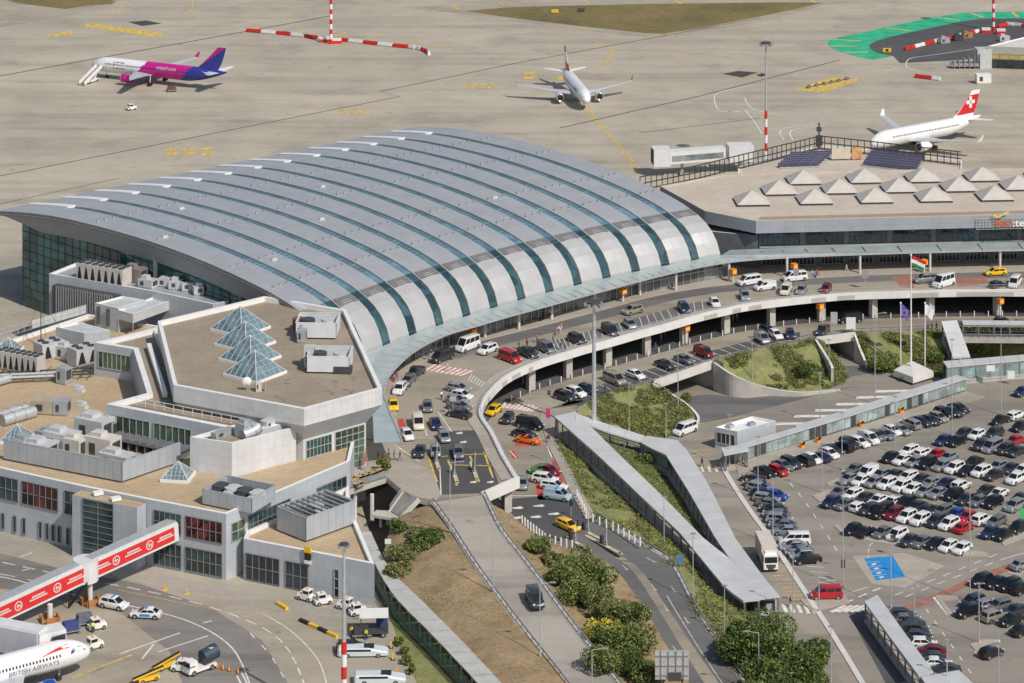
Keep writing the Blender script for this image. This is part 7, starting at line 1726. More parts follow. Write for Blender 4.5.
def kerbbar(px0, py0, px1, py1, n, cols, label):
    a, b = P(px0, py0, ZP + .02), P(px1, py1, ZP + .02); d = b - a; t = thing('striped_kerb', label, 'kerb barrier', a, math.atan2(d.y, d.x)); L = d.length; mb = MB()
    for k in range(n): mb.box((L * (k + .5) / n, 0, .22), (L / n, .55, .44), mi=k % 2)
    mb.build('blocks', cols, t)
kerbbar(300, 621, 337, 638, 4, [M_black, M_yellow], 'black and yellow striped kerb barrier on the apron before the wall'); kerbbar(277, 604, 287, 610, 1, [M_yellow, M_yellow], 'single yellow kerb block left of the baggage tractors'); 
for i, (px, py) in enumerate(((391, 648), (393, 660), (397, 675))): t = thing('marker_post', 'yellow marker post along the grass strip, %s from the back' % ORD[i], 'post', P(px, py, ZP), 0, 'yellow posts along the grass strip'); mb = MB(); mb.box((0, 0, .5), (.3, .3, 1.0)); mb.build('post', M_yellow, t); mb = MB(); mb.box((0, 0, .05), (.6, .6, .1)); mb.build('foot', M_black, t)
for i, (px, py) in enumerate(((97, 568), (165, 590), (187, 594))): t = thing('marker_post', 'yellow hydrant post on the pavement line, %s from the left' % ORD[i], 'post', P(px, py, ZP), 0, 'yellow hydrant posts'); t.scale = (.8,) * 3; mb = MB(); mb.tube((0, 0, 0), (0, 0, 1.1), .12, n=8); mb.build('post', M_yellow, t); mb = MB(); mb.box((0, 0, .1), (1.0, .5, .2)); mb.build('foot', M_yellow, t)
# passenger stairs at the magenta airliner
n0, hw = WZ; f = Vector((math.cos(hw), math.sin(hw), 0)); l = Vector((-f.y, f.x, 0)); base = V3(n0 - f * 5.0, ZP + .03) + l * 10.8
t = thing('boarding_stairs', 'white mobile boarding stairs at the door of the magenta airliner', 'stairs', base, math.atan2(-l.y, -l.x)); mb = MB()
for s in (1, -1):
    mb.beam((-1.5, s * .95, .6), (7.4, s * .95, 4.2), .15, 1.1)
mb.build('side_panels', M_whiteplast, t); mb = MB()
for k in range(16): mb.box((-1.4 + k * .55, 0, .25 + k * .222), (.5, 1.8, .12))
mb.box((8.1, 0, 3.75), (1.6, 2.1, .15)); mb.build('steps', M_steel, t); mb = MB(); mb.box((3.5, 0, .6), (5, 1.7, .5)); mb.beam((5, 0, .7), (7.2, 0, 3.5), .3, .3); mb.build('chassis', M_whiteplast, t); wheels(t, [(1.6, .85), (1.6, -.85), (5.4, .85), (5.4, -.85)], .35)
for i, (px, py, rz, lab) in enumerate(((944, 43, .4, 'grey ground machine at the left of the striped barriers'), (958, 40.5, .4, 'dark ground machine in the middle of the striped barriers'), (967, 38, .4, 'orange grey ground machine nearest the banded mast'), (1004, 41, .2, 'pale ground machine by the pier roof'))): t = ahu(P(px, py, ZP + .02), 3.4, 1.8, 1.5, rz, lab, [M_hvacg, M_dsteel, mat('dull_orange', (.35, .2, .1), .6), M_hvac][i]); t.name = 'ground_power_unit'; t['category'] = 'ground machine'
t = ahu(P(983, 83, ZP + .02), 4.4, 2.6, 2.6, .1, 'white boxy ground power unit left of the pier building', M_whiteplast, top=False); t.name = 'ground_power_unit'; t['category'] = 'ground machine'
t = thing('taxiway_sign', 'yellow taxiway sign at the tip of the green band', 'sign', P(887, 53, ZP), 0); mb = MB(); mb.box((0, 0, .9), (2.6, .3, 1.3)); mb.build('sign_plate', M_yellow, t); mb = MB(); mb.box((0, -.17, .9), (.9, .05, .8)); mb.build('black_mark', M_black, t)
for i, (px, py) in enumerate(((581, 12), (555, 13))): t = thing('taxiway_sign', 'small yellow taxiway box in the airfield grass, %s of two' % ('right', 'left')[i], 'sign', P(px, py, ZP), 0); mb = MB(); mb.box((0, 0, .7), (2.4, .5, 1.1)); mb.build('sign_plate', M_yellow if i else M_dsteel, t); mb = MB(); mb.box((0, 0, .1), (1.6, .4, .2)); mb.build('foot', M_black, t)
# ---------------------------------------------------------------- cars
PAINT = {}
for k, (n, c, mtl) in {'W': ('white', (.74, .74, .73), 0), 'S': ('silver', (.42, .44, .46), .55), 'G': ('grey', (.19, .20, .215), .35), 'D': ('dark grey', (.045, .05, .06), .25), 'K': ('black', (.012, .013, .016), .1), 'N': ('navy blue', (.02, .035, .10), .2), 'B': ('bright blue', (.02, .08, .40), .2),
                       'R': ('red', (.48, .015, .02), .1), 'M': ('dark red', (.20, .015, .025), .2), 'Y': ('yellow', (.86, .52, .01), 0), 'O': ('orange', (.80, .17, .01), .1), 'E': ('green', (.08, .28, .04), .2), 'T': ('beige', (.40, .36, .30), .4), 'C': ('cream', (.66, .63, .52), 0), 'L': ('pale blue', (.40, .52, .60), .1)}.items():
    PAINT[k] = (n, mat('paint_' + n.replace(' ', '_'), c, .28, mtl, var=.03, coat=.5))
TYPES = {  # L, W, H, bonnet length, windscreen run, roof end, tail run, belt, words
    'h': (4.1, 1.78, 1.48, .98, .85, -1.55, .38, .93, 'hatchback'), 's': (4.65, 1.80, 1.44, 1.15, .95, -1.10, .78, .93, 'saloon'), 'u': (4.5, 1.86, 1.66, 1.02, .80, -1.80, .34, 1.03, 'SUV'), 'e': (4.6, 1.80, 1.48, 1.12, .90, -1.95, .30, .95, 'estate'),
    'v': (5.2, 1.95, 1.98, .72, .95, -2.40, .16, 1.12, 'minibus'), 'c': (4.6, 1.85, 1.86, .75, .85, -2.12, .14, 1.08, 'panel van'), 'm': (5.5, 2.05, 2.5, .72, .80, -2.58, .14, 1.25, 'tall minibus'), 'p': (5.2, 1.85, 1.75, 1.15, .75, -.55, .25, 1.08, 'pickup'), 't': (4.4, 1.85, 1.28, 1.35, 1.0, -.55, 1.0, .88, 'sports car'), 'l': (5.0, 1.95, 1.95, .85, .85, -2.3, .2, 1.1, 'van')}
PROTO = {}
def make_car(ty):
    L, W, Hh, bon, ws, re, tr, belt, word = TYPES[ty]; hw = W / 2; t = thing('parked_car' if ty not in 'vcmlp' else {'v': 'minibus', 'c': 'panel_van', 'm': 'tall_minibus', 'l': 'van', 'p': 'pickup'}[ty], 'x', 'car')
    f = L / 2; xb = f - bon; xr = xb - ws; z0 = .22; hz = belt - (.06 if ty in 'hseut' else .02)
    st = [(f, .36, .60, .70), (f - .10, .24, .70, .90), (f - .35, z0, hz - .13, .985), (f - .8, z0, hz - .03, 1), (xb, z0, belt, 1), (0, z0, belt + .02, 1), (re, z0, belt + .03, 1), (-f + .30, z0, belt + .02, .985), (-f + .06, .28, belt - .06, .93), (-f, .38, belt - .2, .84)]
    rings = []
    for x, za, zb, k in st:
        w = hw * k; zm = za + (zb - za) * .62
        rings.append([Vector((x, y, z)) for y, z in ((-w * .9, za), (w * .9, za), (w, za + .12), (w * 1.0, zm), (w * .95, zb - .05), (w * .86, zb), (-w * .86, zb), (-w * .95, zb - .05), (-w, zm), (-w, za + .12))])
    mb = MB(); mb.loft(rings)
    rw_, bw = hw * (.74 if ty in 'hseut' else .86), hw * .93
    if ty == 'p':
        mb.m = [0] * len(mb.f)
    xe = max(-f + .12, re - tr)
    ga = [[(xb + .03, bw * .92, belt - .03), (xr, rw_, Hh - .06)], ]
    zb = belt - .04; zt = Hh
    q = [[Vector((xb + .05, -bw * .9, zb)), Vector((xb + .05, bw * .9, zb)), Vector((xe, bw * .92, zb)), Vector((xe, -bw * .92, zb))],
         [Vector((xr, -rw_, zt - .07)), Vector((xr, rw_, zt - .07)), Vector((re, rw_ * .97, zt - .10)), Vector((re, -rw_ * .97, zt - .10))]]
    mb.add(q[0] + q[1], [[0, 1, 5, 4], [1, 2, 6, 5], [2, 3, 7, 6], [3, 0, 4, 7]])
    m_ = (xr + re) / 2; top = [Vector((xr - .12, -rw_ * .9, zt - .02)), Vector((xr - .12, rw_ * .9, zt - .02)), Vector((re + .12, rw_ * .88, zt - .03)), Vector((re + .12, -rw_ * .88, zt - .03))]
    mb.add(q[1] + top, [[0, 1, 5, 4], [1, 2, 6, 5], [2, 3, 7, 6], [3, 0, 4, 7], [4, 5, 6, 7]])
    wb = .62 * L / 2 if ty != 't' else .6 * L / 2; fx, rx = f - .85, -f + .80; wr = .33 if ty not in 'uvml' else .36
    for x in (fx, rx):
        for s in (1, -1): mb.tube((x, s * (hw - .2), wr), (x, s * (hw + .004), wr), wr + .07, n=14, mi=1)
    for s in (1, -1): mb.box((f - .06, 0, .42), (.1, W * .5, .14), mi=1); 
    body = mb.build('body', [PAINT['W'][1], M_black], t); autosmooth(body, 38)
    if ty in 'u': pass
    # glazing, a little proud of the painted cabin
    def pane(name, a, b, c, d, inset=.06, out=.012):
        ce = (a + b + c + d) / 4; n_ = (b - a).cross(d - a).normalized(); n_ = n_ if n_.dot(ce - Vector((0, 0, .8))) > 0 else -n_
        k = [p.lerp(ce, inset) + n_ * out for p in (a, b, c, d)]; return k
    k = pane('', q[0][0], q[0][1], q[1][1], q[1][0], .09); MB().quad(*k).build('windscreen', M_glass, t)
    k = pane('', q[0][2], q[0][3], q[1][3], q[1][2], .14)
    if ty != 'c': MB().quad(*k).build('rear_window', M_glass, t)
    for s in (1, -1):
        a, b, c, d = (q[0][1], q[0][2], q[1][2], q[1][1]) if s > 0 else (q[0][0], q[0][3], q[1][3], q[1][0]); mb = MB(); spans = {'c': ((.05, .36),), 'p': ((.06, .5), (.54, .9)), 'v': ((.05, .33), (.36, .64), (.67, .95)), 'm': ((.05, .30), (.34, .62), (.66, .95)), 'l': ((.05, .34), (.38, .66), (.69, .95))}.get(ty, ((.07, .48), (.52, .9)))
        for f0_, f1_ in spans:
            lo = .1 if ty in 'hseut' else .22; p = [a.lerp(b, f0_), a.lerp(b, f1_), d.lerp(c, f1_), d.lerp(c, f0_)]; v = [p[0].lerp(p[3], lo), p[1].lerp(p[2], lo), p[1].lerp(p[2], .90), p[0].lerp(p[3], .90)]; n_ = Vector((0, s, .12)) * .014; mb.quad(*[x + n_ for x in v])
        mb.build('side_window', M_glass, t)
        zl = belt - .22 if ty in 'hseut' else belt - .3
        MB().box((f - .17, s * hw * .70, zl), (.16, hw * .36, .15), s * -.25).build('headlight', M_lamp, t); MB().box((-f + .045, s * hw * .72, belt - .16), (.09, hw * .30, .18)).build('taillight', M_tail, t)
        for x in (fx, rx):
            m2 = MB(); m2.tube((x, s * (hw - .16), wr), (x, s * (hw + .018), wr), wr, n=16); m2.tube((x, s * (hw + .018), wr), (x, s * (hw + .026), wr), wr * .62, n=12, mi=1); m2.build('wheel', [M_tyre, M_rim], t)
    if ty == 'p':
        mb = MB(); mb.box(((re - f) / 2 - .1, 0, belt + .02), (abs(-f - re) - .5, W * .78, .06)); mb.build('load_bed', M_black, t)
    return t
USED = set(); CNT = 0
def put_car(x, y, col, ty, hd, zb=0.0, label=None, group=None, cat=None, cz=.75, extra=None):
    global CNT
    p = P(x, y, zb + (cz if ty in 'hsuetp' else 1.0)); p.z = zb + .02; cn, m = PAINT[col]
    if ty not in PROTO: PROTO[ty] = make_car(ty); t = PROTO[ty]; t.location = p; t.rotation_euler = (0, 0, hd)
    else: t = dup(PROTO[ty], p, hd)
    for c in t.children:
        if c.name.split('.')[0] == 'body': c.material_slots[0].link = 'OBJECT'; c.material_slots[0].material = m
    t.scale = (1.06,) * 3; t['label'] = label or 'x'; t['category'] = cat or ('van' if ty in 'vcml' else 'pickup' if ty == 'p' else 'car')
    if group: t['group'] = group
    elif 'group' in t: del t['group']
    CNT += 1; return t
def row(spec, hd, zb, phrase, group, flip=.15, seed=0, jit=.04, order='x'):
    """spec: 'x,y,Ct x,y,Ct ...' ; labels count along the row."""
    rr = random.Random(seed); items = []
    for s in spec.split():
        x, y, ct = s.split(','); items.append((float(x), float(y), ct[0], ct[1]))
    items.sort(key=lambda i: i[0] if order == 'x' else i[1]); n = len(items)
    for i, (x, y, c, ty) in enumerate(items):
        h = (hd(x, y) if callable(hd) else hd) + rr.uniform(-jit, jit) + (math.pi if rr.random() < flip else 0)
        put_car(x, y, c, ty, h, zb, '%s %s, %s from the %s in the %s' % (PAINT[c][0], TYPES[ty][8], ORD[i], 'left' if order == 'x' else 'top', phrase), group)
fence_h = heading(860, 428, 116, -37, 0)
row('765,471,Ks 778.5,470,Rh 783,464.7,Gs 791,462.5,Du 804,459.5,Du 812,458,Wh 820,456,Ns 829.5,452.8,Wh 832.5,449.3,Ds 843.5,446,Ku 849.5,442.7,De 859,441.3,We 868.5,437,Wc 876.5,435,Gh 884.5,433.8,Gs 892.3,429.7,Wh 901,429,Ss 910.5,423.5,Su 921.5,420.8,Ds 929.8,419.4,Ds 938.5,416.7,Th 944.5,413,Ku 952.7,411.2,Ds 959,407.4,Ds', heading(860, 436, 75, 31), 0, 'line along the glazed walkway', 'cars along the glazed walkway', .12, 1)
r1 = heading(907, 538, 110, 19, 0)
row('852.3,528.8,Kh 866.2,531,Ks 883,531.7,Gs 897,534.4,Wu 909.5,539.6,Ds 922,541,Gs 935.6,542.7,Ks 948.3,545.4,Wh 962,547.8,Wh', heading(907, 538, -85, 42), 0, 'short row nearest the blue bays', 'cars in the row nearest the blue bays', .1, 2)
r2 = heading(900, 512, 133, 25, 0)
row('830.4,501.7,Nh 845,503.6,Gs 859,506,Wh 868.5,508.6,De 881.6,510.2,Kv 894,513,Mu 907,516.2,Wu 920.5,519,Wu 936,520.8,Du 949,523.5,Wu 963.5,526.5,Rs', heading(907, 512, -85, 40), 0, 'second double row, front half', 'cars in the second double row', .15, 3)
row('839.5,491.5,Gs 852.5,493.7,We 864.3,497.4,Ds 878,499.5,Ws 892,501.4,Ws 905.5,502.5,Ku 916.5,505.8,Ds 929,508.5,Ds 943,510.2,Ge 955.8,513.6,Bh 967.8,516,Rs 981.5,518.8,Wu 996,521,Ge', heading(907, 505, 85, -40), 0, 'second double row, back half', 'cars in the second double row', .85, 4)
row('990,531.7,Ns 1003.7,534,Ks 1018,527.4,Ku', heading(907, 512, -85, 40), 0, 'small group right of the red saloon', 'cars at the right end of the second row', .2, 5)
r3 = heading(910, 487, 135, 25, 0)
row('848.7,478,Ss 861,480,Wh 873.8,481.6,Sh 887.3,483.2,Wu 902,485.8,Wu 912.8,488.5,Wh 924.8,490.5,Ss 938,492.4,Ss 952.8,494.2,Ku 965.5,498.4,Ds 978.7,500.2,Gs 992.7,501.9,Ku', heading(907, 487, -85, 39), 0, 'third double row, front half', 'cars in the third double row', .15, 6)
row('855,468.5,Gs 868,471,Wc 881,474,Sh 894.3,474.6,Ds 907.5,476.2,We 921,479,Ds 933,481.2,Ss 946,482.8,Ns 960.8,485.2,Wu 985.6,490,Ds 998.3,493,Ws 1014.7,505.4,Su 1020,498,Ds', heading(907, 480, 85, -39), 0, 'third double row, back half', 'cars in the third double row', .8, 7)
r4 = heading(930, 464, 125, 20, 0)
row('889.8,457,Kh 902.8,459,Ws 914.6,461.2,Sh 927.2,462.8,Ku 942,465,Ss 954.7,467.6,Wu 967.2,469.8,Ks 981.4,471,Wu 994,474.2,Ds 1016,478.3,Wu', heading(930, 464, -85, 38), 0, 'fourth double row, front half', 'cars in the fourth double row', .12, 8)
row('909,450,We 924,451.8,We 936.3,453.9,Rs 948.5,456.6,Ss 973.5,461.3,Ks 998,465.6,Sh 1011,467.8,Ds 1023,469.6,We', heading(930, 455, 85, -38), 0, 'fourth double row, back half', 'cars in the fourth double row', .85, 9)
row('942.8,440,Nh 956.7,440.8,Ks 981,444.7,Du 992.5,445.3,Sv 1005.4,448.8,Du 1016.5,450.8,Ds', heading(930, 464, -85, 38), 0, 'fifth double row, front half', 'cars in the fifth double row', .12, 10)
row('963.2,433,Dh 976.6,434,Wh 994.2,433,Du 1014.8,440,Rs', heading(930, 455, 85, -38), 0, 'fifth double row, back half', 'cars in the fifth double row', .8, 11)
row('1000,419.6,Ks 1016,414.4,We 1019.5,426.2,Kh 1022,391,Ns', heading(930, 464, -85, 38), 0, 'loose group near the car park entrance', 'cars near the car park entrance', .2, 12)
lc = heading(780, 520, 50, 80, 0)
row('752.5,478.4,De 756,483.2,Gs 759.5,488,Su 763,492.8,Nh 766.5,497.8,Se 770,503,Gs 773.2,508.2,Ds 776.3,513.5,Gs 779.5,518.8,Su 782.5,524,Gs 786,530,Ss 794.5,538.2,Wv 793.5,545.2,Ss 798.5,550,Gs 801.5,554,Sh 807,558.4,Ks', lambda x, y: heading(x, y, -120, -30 + 40 * (y - 478) / 80), 0, 'slanting column beside the truck road', 'cars in the column beside the truck road', .35, 13, order='y')
put_car(776.5, 494.5, 'B', 'h', heading(776, 494, 120, 22), 0, 'bright blue hatchback sticking out of the column beside the truck road', 'cars in the column beside the truck road')
sc_ = heading(920, 640, 42, 55, 0)
row('903.5,613.6,Dh 906.5,618.8,Gs 910.4,623.4,Ds 915,629,Du 917.3,634.6,Ds 924,642.6,Wh 931.5,649.6,Ms 931,656.6,Ds 937,662.4,Ws 945,668.6,Ds', heading(920, 640, 80, 2), 0, 'column behind the waiting shelter', 'cars behind the waiting shelter', .4, 14, order='y')
r5 = heading(1000, 585, 60, 9, 0)
row('981,580,Ku 996.5,581.8,Ks 1009.6,584.6,Ku 1022,587.6,Ku 1022.5,563.6,Ss', heading(1000, 590, 85, -27), 0, 'upper row right of the red lane', 'cars right of the red lane', .5, 15)
row('967.5,610.6,Ku 972.8,601,Du 987,603.4,Sh 998.9,604.8,Ge 1015.5,610,Ds 994,615.4,Tu 1010.6,619,Ks 1023,629,Ks', heading(1000, 590, 85, -27), 0, 'lower rows right of the red lane', 'cars right of the red lane', .5, 16)
put_car(991, 651.4, 'K', 'h', heading(991, 651, 28, -10), 0, 'lone black hatchback on the empty lower right car park')
put_car(826, 592, 'R', 'l', math.pi + .06, 0, 'bright red van alone at the kerb near the zebra crossing', None, None)
put_car(685, 428, 'W', 'v', heading(685, 428, -24, 9), 0, 'white minibus leaving the underpass beside the planted mound')
# ramp, exit road
put_car(535, 597, 'D', 'v', heading(530, 597, 40, 74, 8.6), 8.6, 'dark grey minibus driving down the ramp road', cat='van')
put_car(568, 524.5, 'Y', 'e', heading(568, 525, 30, 13, 5.1), ZA + .03, 'yellow taxi estate waiting at the exit toll island', cat='taxi')
# departures deck
D_ = [(442, 355.6, 'D', 'v', -38, 14, 'dark grey minibus at the kerb before the red crossing'), (467.6, 344.6, 'W', 'm', -34, 13, 'white tall minibus at the kerb before the red crossing'), (487.6, 349, 'W', 'u', -30, 12, 'white SUV driving between white minibus and red van'), (510, 356, 'R', 'l', 38, 14, 'red van parked at the deck edge'), (528, 352.4, 'D', 'p', 30, 14, 'dark grey pickup right of the red van'), (546.5, 346.6, 'G', 'c', 28, 14, 'grey panel van with people around it on the deck'),
      (577, 338.8, 'D', 'u', 30, 14, 'dark grey SUV alone at the deck edge'), (610, 329.3, 'D', 'c', 28, 16, 'dark grey panel van at the deck edge right of the tall mast'), (632.7, 309.8, 'T', 'u', -32, 8, 'beige SUV driving along the deck lane'), (630, 323.6, 'S', 'h', 18, 16, 'silver hatchback at the deck edge'), (684, 307.6, 'N', 'u', 14, 16, 'navy blue SUV with raised boot at the deck edge'), (714.7, 302, 'W', 'h', 10, 14, 'white hatchback at the deck edge'), (744.8, 295.4, 'S', 'u', 5, 12, 'silver SUV at the deck edge beside the white panel van'),
      (749, 279.8, 'W', 'v', -32, 5, 'white minibus first at the kerb past the arched hall'), (794.5, 276, 'W', 'v', -32, 3, 'white minibus being loaded at the kerb by people'), (765, 285, 'W', 'c', -30, 4, 'white panel van driving behind the first white minibus'), (786, 288.6, 'C', 'c', -8, 12, 'cream panel van parked at the deck edge'), (801.5, 289.4, 'S', 'h', -8, 12, 'silver hatchback right of the cream van'), (826, 288, 'M', 'h', -10, 12, 'dark red hatchback at the deck edge'),
      (926, 278.8, 'S', 'p', -34, 3, 'silver pickup beside the tricolour flag'), (943.5, 281.6, 'W', 'm', -28, 9, 'white tall minibus in front of the silver pickup'), (995.4, 271.6, 'Y', 'e', -30, 2, 'yellow taxi estate at the far right of the deck'), (997, 284, 'D', 'h', 22, -8, 'dark grey hatchback at the right deck edge'), (1015, 281.4, 'W', 'v', -8, 10, 'white minibus at the right deck edge'),
      (415.8, 372, 'D', 'p', -26, 18, 'dark grey pickup at the kerb with its tailgate open'), (408.3, 379.6, 'G', 'e', -16, 18, 'grey estate behind the white SUV at the kerb'), (399.8, 388.3, 'W', 'u', -14, 18, 'white SUV at the kerb of the deck curve'), (393.4, 404.5, 'Y', 'h', 4, 18, 'yellow taxi at the canopy tip'), (427.5, 406, 'G', 'h', 2, 20, 'grey hatchback driving down the middle of the deck'), (418, 421, 'C', 'v', 4, 20, 'cream minibus driving towards the toll lanes'), (435.6, 423, 'N', 's', 8, 20, 'navy blue saloon beside the cream minibus'), (407, 434, 'W', 'h', 12, 16, 'white hatchback beside the canopy tip'), (444, 436.2, 'S', 'h', 10, 18, 'silver hatchback entering the toll lanes'),
      (419.7, 450.4, 'D', 's', -6, 20, 'dark grey saloon left of the toll island'), (435.5, 450.4, 'S', 'h', 2, 20, 'silver hatchback at the short toll island'), (458.2, 451.6, 'G', 'e', 3, 20, 'grey estate between the long toll islands')]
for x, y, c, ty, dx, dy, lab in D_: put_car(x, y, c, ty, heading(x, y, dx, dy, ZD), ZD, lab, 'vehicles on the departures deck')
row('458.5,387.6,Se 461.8,394.6,Wh 456.5,399.4,Sh 459.5,405.6,Gs 459,413,Ds', heading(458, 400, 30, 6, ZD), ZD, 'slanted bays at the deck curve', 'cars in slanted bays at the deck curve', .4, 20, order='y')
A_l = [(565, 396, 'D', 'u', 28, 9, 'dark grey SUV at the arrivals crossing end'), (575.5, 392, 'W', 'u', 27, 9, 'white SUV between two dark cars on the arrivals road'), (587.5, 388.6, 'N', 'h', 27, 9, 'navy blue hatchback third in the arrivals bays'), (614.3, 377.8, 'T', 'v', 26, 11, 'beige minibus in the arrivals bays'), (635.5, 374, 'W', 'h', 26, 10, 'white hatchback right of the beige minibus'), (665, 363.9, 'D', 's', 26, 10, 'dark grey saloon over the larger underpass bridge'), (684.3, 358.8, 'G', 's', 26, 10, 'grey saloon over the larger underpass bridge'), (703.8, 351.3, 'M', 'c', 26, 10, 'dark red van in the arrivals bays'),
       (762, 336.8, 'S', 'c', 16, 12, 'silver panel van at the end of the arrivals bays'), (775.8, 334, 'W', 'h', 18, 13, 'white hatchback beside the silver van'), (768, 329.6, 'D', 'h', 24, 10, 'dark grey hatchback behind the silver van'), (790.2, 333.6, 'N', 'h', 4, 14, 'navy blue hatchback alone at the arrivals road'), (823, 330, 'D', 'p', -10, 12, 'dark grey pickup with open bed on the arrivals road'), (849, 317.4, 'K', 'v', -32, 3, 'black minibus under the deck edge'), (1003, 321.4, 'D', 'h', 26, 3, 'dark grey hatchback on the arrivals road at the right'), (998, 328, 'K', 's', 28, 2, 'black saloon on the arrivals road at the right'), (1022, 324.8, 'M', 'h', 26, 3, 'dark red hatchback at the right edge of the arrivals road'),
       (493.7, 409.6, 'Y', 'h', -18, 12, 'yellow taxi coming out under the deck'), (507.4, 417.6, 'D', 'h', -14, 16, 'dark grey hatchback below the yellow taxi'), (530, 422.6, 'K', 'v', 28, 6, 'black minibus in the lower arrivals bays'), (524.5, 433, 'D', 's', 28, 6, 'dark grey saloon behind the orange sports car'), (528, 438.6, 'O', 't', 30, 5, 'bright orange sports car'), (540.5, 468.6, 'E', 'h', -28, 0, 'green hatchback in the lower arrivals bays'), (549, 470, 'M', 'h', 27, 8, 'dark red hatchback behind the green one'), (545, 478.4, 'W', 'u', 28, 4, 'white SUV above the other white one in the lower bays'), (554, 485, 'W', 'e', 28, 4, 'white estate between white SUV and blue striped van'), (557.5, 493.6, 'L', 'c', 28, 4, 'pale blue and white service van with light bar'), (522.5, 483, 'S', 'h', -2, 16, 'silver hatchback at the deck tongue end'), (547, 458, 'K', 's', 0, 0, None)]
for x, y, c, ty, dx, dy, lab in A_l:
    if lab: put_car(x, y, c, ty, heading(x, y, dx, dy, ZA), ZA + .02, lab, 'vehicles on the arrivals road')
put_car(114, 603, 'W', 'u', heading(114, 603, 20, 4, ZP), ZP + .02, 'white patrol SUV with roof light bar under the passenger bridge', 'patrol cars on the apron')
pc = put_car(146, 612.5, 'W', 's', heading(146, 612, -20, -1, ZP), ZP + .02, 'white patrol saloon with blue sides on the apron road', 'patrol cars on the apron')
MB().box((.0, 0, .62), (1.5, 1.83, .34)).build('blue_panel', M_bline, pc); put_car(352, 646, 'K', 'e', .03, ZP + .02, 'black estate parked above the pale blue low vehicle')
for t in [o for o in C.objects if o.get('label', '').startswith(('white patrol', 'pale blue and white service'))]:
    MB().box((-.1, 0, TYPES['u' if 'SUV' in t['label'] else 's'][2] + .05 if 'van' not in t['label'] else 1.95), (.25, 1.1, .12)).build('light_bar', M_bline, t)
# truck
tr_ = thing('box_truck', 'white cab truck with beige box body on the access road', 'truck', P(767, 564, 0), heading(767, 560, 13, 30, 0)); mb = MB(); mb.box((-1.3, 0, 2.45), (6.4, 2.5, 2.9)); mb.build('cargo_box', mat('truck_box', (.60, .56, .49), .6, var=.08, scale=.8), tr_); mb = MB(); mb.box((-.2, 0, .8), (8.4, 1.0, .3)); mb.build('chassis', M_dsteel, tr_)
mb = MB(); mb.box((3.0, 0, 1.75), (1.9, 2.4, 2.3)); mb.box((2.9, 0, 3.05), (1.5, 2.2, .4), taper=.75); mb.build('cab', M_whiteplast, tr_); MB().box((3.96, 0, 2.2), (.05, 2.1, .95)).build('windscreen', M_glass, tr_)
for s in (1, -1): MB().box((3.2, s * 1.21, 2.2), (.9, .04, .8)).build('side_window', M_glass, tr_); MB().box((3.97, s * .85, 1.0), (.06, .4, .25)).build('headlight', M_lamp, tr_); MB().box((3.8, s * 1.4, 2.2), (.12, .25, .6)).build('mirror', M_black, tr_)
MB().box((3.98, 0, 1.2), (.06, 1.6, .5)).build('grille', M_dsteel, tr_); wheels(tr_, [(2.9, 1.05), (2.9, -1.05), (-2.6, 1.05), (-2.6, -1.05)], .5, .35)
